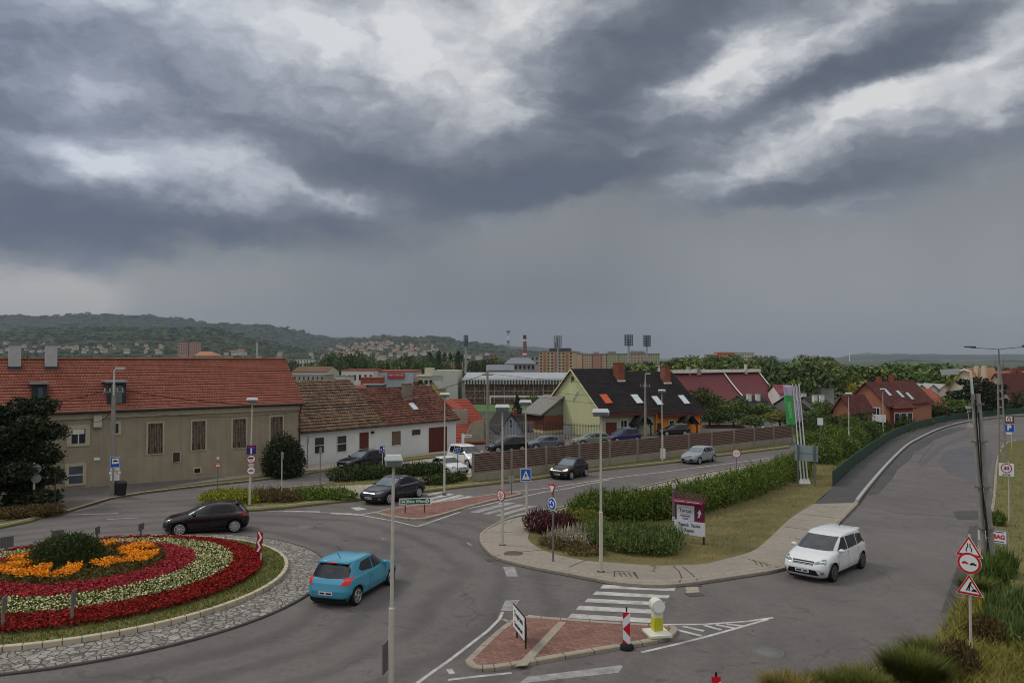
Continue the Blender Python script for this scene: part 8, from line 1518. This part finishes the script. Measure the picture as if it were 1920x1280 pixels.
def orange():
    P, r, a = ring_pts(1.25, 2.6, 13000); k = np.array([mnoise.noise(Vector((math.cos(q) * 2.2, math.sin(q) * 2.2, 7 + s_ * .5))) for q, s_ in zip(a, r)]); keep = k > -.02; P = P[keep]; b_ = RNG.random(len(P)); P[:, 2] += .34 + .16 * b_
    G2, _, _ = ring_pts(1.2, 2.85, 9000); G2[:, 2] += .38 * RNG.random(len(G2)); V = np.concatenate([quads(P, .032, .8, .75), quads(G2, .06, .4, 0)]); mi = np.concatenate([np.zeros(len(P)), np.full(len(G2), 1)])
    tag(link('orange_flowers', qmesh('orange_flowers', V, [FO, leafmat('orange_leaf', (58, 58, 32), (82, 74, 40))], mi)), 'orange flowers in clumps round the central bush', 'flowers', kind='stuff')
orange()
# grass
def in_poly(P, poly):
    x, y = P[:, 0], P[:, 1]; ins = np.zeros(len(P), bool); n = len(poly)
    for i in range(n):
        x0, y0 = poly[i][:2]; x1, y1 = poly[(i + 1) % n][:2]; c = ((y0 > y) != (y1 > y)); ins ^= c & (x < (x1 - x0) * (y - y0) / (y1 - y0 + 1e-12) + x0)
    return ins
def blades(P, h, w, lean=.5):
    n = len(P); d = RNG.normal(size=(n, 3)) * lean; d[:, 2] = 1; d *= (h * (.4 + .9 * RNG.random(n)))[:, None]; a = RNG.random(n) * 2 * PI; s_ = np.stack([np.cos(a), np.sin(a), np.zeros(n)], 1) * w; return np.stack([P - s_, P + s_, P + d + s_ * .15, P + d - s_ * .15], 1).reshape(-1, 3)
def grass_area(polypx, n, h, w, mat, label, dz=.1, lean=.5, name='grass'):
    poly = [G(*p) for p in polypx]; xs = [p.x for p in poly]; ys = [p.y for p in poly]; P = np.stack([RNG.uniform(min(xs), max(xs), n), RNG.uniform(min(ys), max(ys), n), np.zeros(n)], 1); P = P[in_poly(P, poly)]; P[:, 2] = -K * P[:, 1] + dz
    tag(link(name, qmesh(name, blades(P, h, w, lean), mat)), label, 'grass', kind='stuff')
GB1 = leafmat('grass_blade', (84, 88, 42), (116, 110, 58), .35, .8); GB2 = leafmat('grass_blade_dry', (86, 88, 46), (124, 108, 64), .35, .4); GB3 = leafmat('grass_blade_deep', (62, 76, 32), (92, 100, 42), .35, .8)
grass_area(smooth(c_in)[1:] + [(1560, 914), (1564, 895), (1560, 850), (1500, 835)], 60000, .10, .012, GB2, 'dry mown grass between hedge and pavement')
grass_area([(1760, 1200), (1780, 1178), (1806, 1117), (1830, 1050), (1850, 985), (1861, 937), (1866, 880), (1886, 832), (1960, 826), (2150, 1000), (2150, 1300), (1623, 1266)], 70000, .14, .012, GB3, 'grass on the bank at the right')
P, r, a = ring_pts(6.3, 7.2, 16000); P[:, 2] += .0; tag(link('grass', qmesh('grass', blades(P, .07, .012), GB3)), 'mown grass ring round the flower bed', 'grass', kind='stuff')
grass_area([(377, 944), (460, 955), (670, 935), (932, 904), (1103, 882), (1480, 837), (1480, 832), (1340, 845), (1100, 872), (887, 903), (880, 891), (800, 891), (700, 897), (592, 912), (440, 926)], 26000, .12, .02, GB1, 'rough grass on the verge along the fence')
grass_area([(1500, 838), (1560, 850), (1564, 905), (1668, 824), (1794, 784), (1700, 772), (1560, 775), (1480, 800)], 60000, .5, .03, GB3, 'overgrown weeds below the green fence', lean=.6)
# bushes on the slope right of the flags
for i, (px, py, w, h, mt, lb) in enumerate(((1545, 868, 1.6, 1.9, 'mid', 'leafy bush beside the end of the green fence'), (1580, 858, 1.6, 2.2, 'mid', 'second leafy bush behind the green fence'), (1525, 846, 1.7, 2.0, 'mid', 'leafy bush right of the notice board'), (1560, 838, 1.8, 2.4, 'hedge', 'tall light green bush below the twin box'), (1600, 838, 1.7, 2.2, 'mid', 'bush beside the lamp among bushes'), (1620, 828, 1.8, 2.0, 'dark', 'dark bush above the green fence curve'), (1648, 810, 1.6, 1.8, 'dark', 'low dark bush before the white notice board'), (1590, 818, 2.0, 2.6, 'mid', 'big bush further back on the slope'), (1540, 820, 2.2, 2.8, 'dark', 'big dark bush behind the notice board'), (1686, 799, 2.0, 1.8, 'olive', 'olive bush halfway up the green fence'), (1738, 786, 2.4, 2.2, 'dark', 'dark bush near the top of the green fence'))):
    shrub('bush', lb, [(px, py, w, w * .9, h), (px + 9, py - 3, w * .7, w * .7, h * .8), (px - 10, py - 2, w * .7, w * .7, h * .75)], 4200, .10, mt, 'bush', 260, .35)
# rough planting at the bottom right corner
shrub('shrub', 'yellow flowering clump at the foot of the road works signs', [(1860, 1155, .5, .4, .45), (1840, 1160, .35, .3, .35)], 1400, .045, 'yellow', sprigs=300)
shrub('shrub', 'spiky grey-green shrub right of the yellow clump', [(1905, 1170, .8, .7, .8), (1880, 1200, .6, .6, .6)], 4200, .05, 'blue', sprigs=1500, sl_=.3)
shrub('shrub', 'dark weeds round the foot of the double pole', [(1862, 1105, .5, .5, .9), (1880, 1080, .5, .5, .7)], 2600, .05, 'mid', sprigs=900, sl_=.35)
shrub('shrub', 'dark green bush by the lawn above the builder board', [(1872, 985, .35, .35, .6)], 900, .05, 'mid', sprigs=200)
TU1 = leafmat('tussock_blade', (50, 58, 26), (86, 88, 42), .45, .8); TU2 = leafmat('tussock_blade_dry', (70, 66, 34), (108, 96, 52), .45, .8)
def tussock(px, py, r, h, n, mat, label):
    mat = TU2 if mat is GB2 else TU1
    c = G(px, py, .05); a = RNG.random(n) * 2 * PI; q = r * np.sqrt(RNG.random(n)) * .7; P = np.stack([c.x + q * np.cos(a), c.y + q * np.sin(a), np.full(n, c.z)], 1); out = np.stack([np.cos(a), np.sin(a), np.zeros(n)], 1) * (q / r)[:, None] * .9 + RNG.normal(size=(n, 3)) * .16; out[:, 2] = 1; hh = (h * (.5 + .6 * RNG.random(n)))[:, None]; w = np.stack([-np.sin(a), np.cos(a), np.zeros(n)], 1) * .009
    M1 = P + out * hh * .55; M2 = P + out * hh * np.array([1.25, 1.25, .95]); V = np.concatenate([np.stack([P - w, P + w, M1 + w, M1 - w], 1).reshape(-1, 3), np.stack([M1 - w, M1 + w, M2 + w * .2, M2 - w * .2], 1).reshape(-1, 3)])
    tag(link('grass_tussock', qmesh('grass_tussock', V, mat)), label, 'grass tussock')
tussock(1715, 1285, .55, .72, 6500, GB3, 'big green grass tussock at the bottom right'); tussock(1745, 1258, .45, .7, 3000, GB1, 'paler grass tussock behind the big one'); tussock(1560, 1312, .55, .5, 3200, GB1, 'low tussock at the bottom edge, left of the others'); tussock(1480, 1312, .6, .5, 2400, GB2, 'leftmost low dry tussock at the bottom edge'); tussock(1610, 1306, .5, .55, 3200, GB3, 'tussock between the low ones and the big one')
tussock(1830, 1120, .4, .7, 1500, GB1, 'tall grass left of the double pole foot')
for px, py, h, w, lb in ((1795, 1262, .75, .45, 'dead brown clipped bush at the bottom right'), (1845, 1205, .7, .45, 'dead brown bush behind the first one')): shrub('shrub', lb, [(px, py, w, w * .9, h), (px + 15, py + 4, w * .8, w * .8, h * .9)], 2600, .04, 'brown', sprigs=500, sl_=.12)
grass_area([(1623, 1262), (1700, 1236), (1760, 1200), (1800, 1130), (1960, 1130), (2000, 1330), (1500, 1330)], 30000, .30, .013, GB1, 'long rough grass in the bottom right corner', lean=.7)

# ------------------------------------------------------------------ air
def haze():
    b = MB(); b.box(-7000, 7000, -90, 14000, -75, 640); m = bpy.data.materials.new('haze'); m.use_nodes = True; nt = m.node_tree; nt.nodes.clear(); o = nt.nodes.new('ShaderNodeOutputMaterial'); v = nt.nodes.new('ShaderNodeVolumePrincipled'); v.inputs['Color'].default_value = (.62, .69, .80, 1); v.inputs['Density'].default_value = 7.0e-5; v.inputs['Anisotropy'].default_value = 0.0
    nt.links.new(v.outputs[0], o.inputs['Volume']); tag(b.build('haze', m), 'thin grey rain haze over the town', 'haze', kind='stuff')
haze()
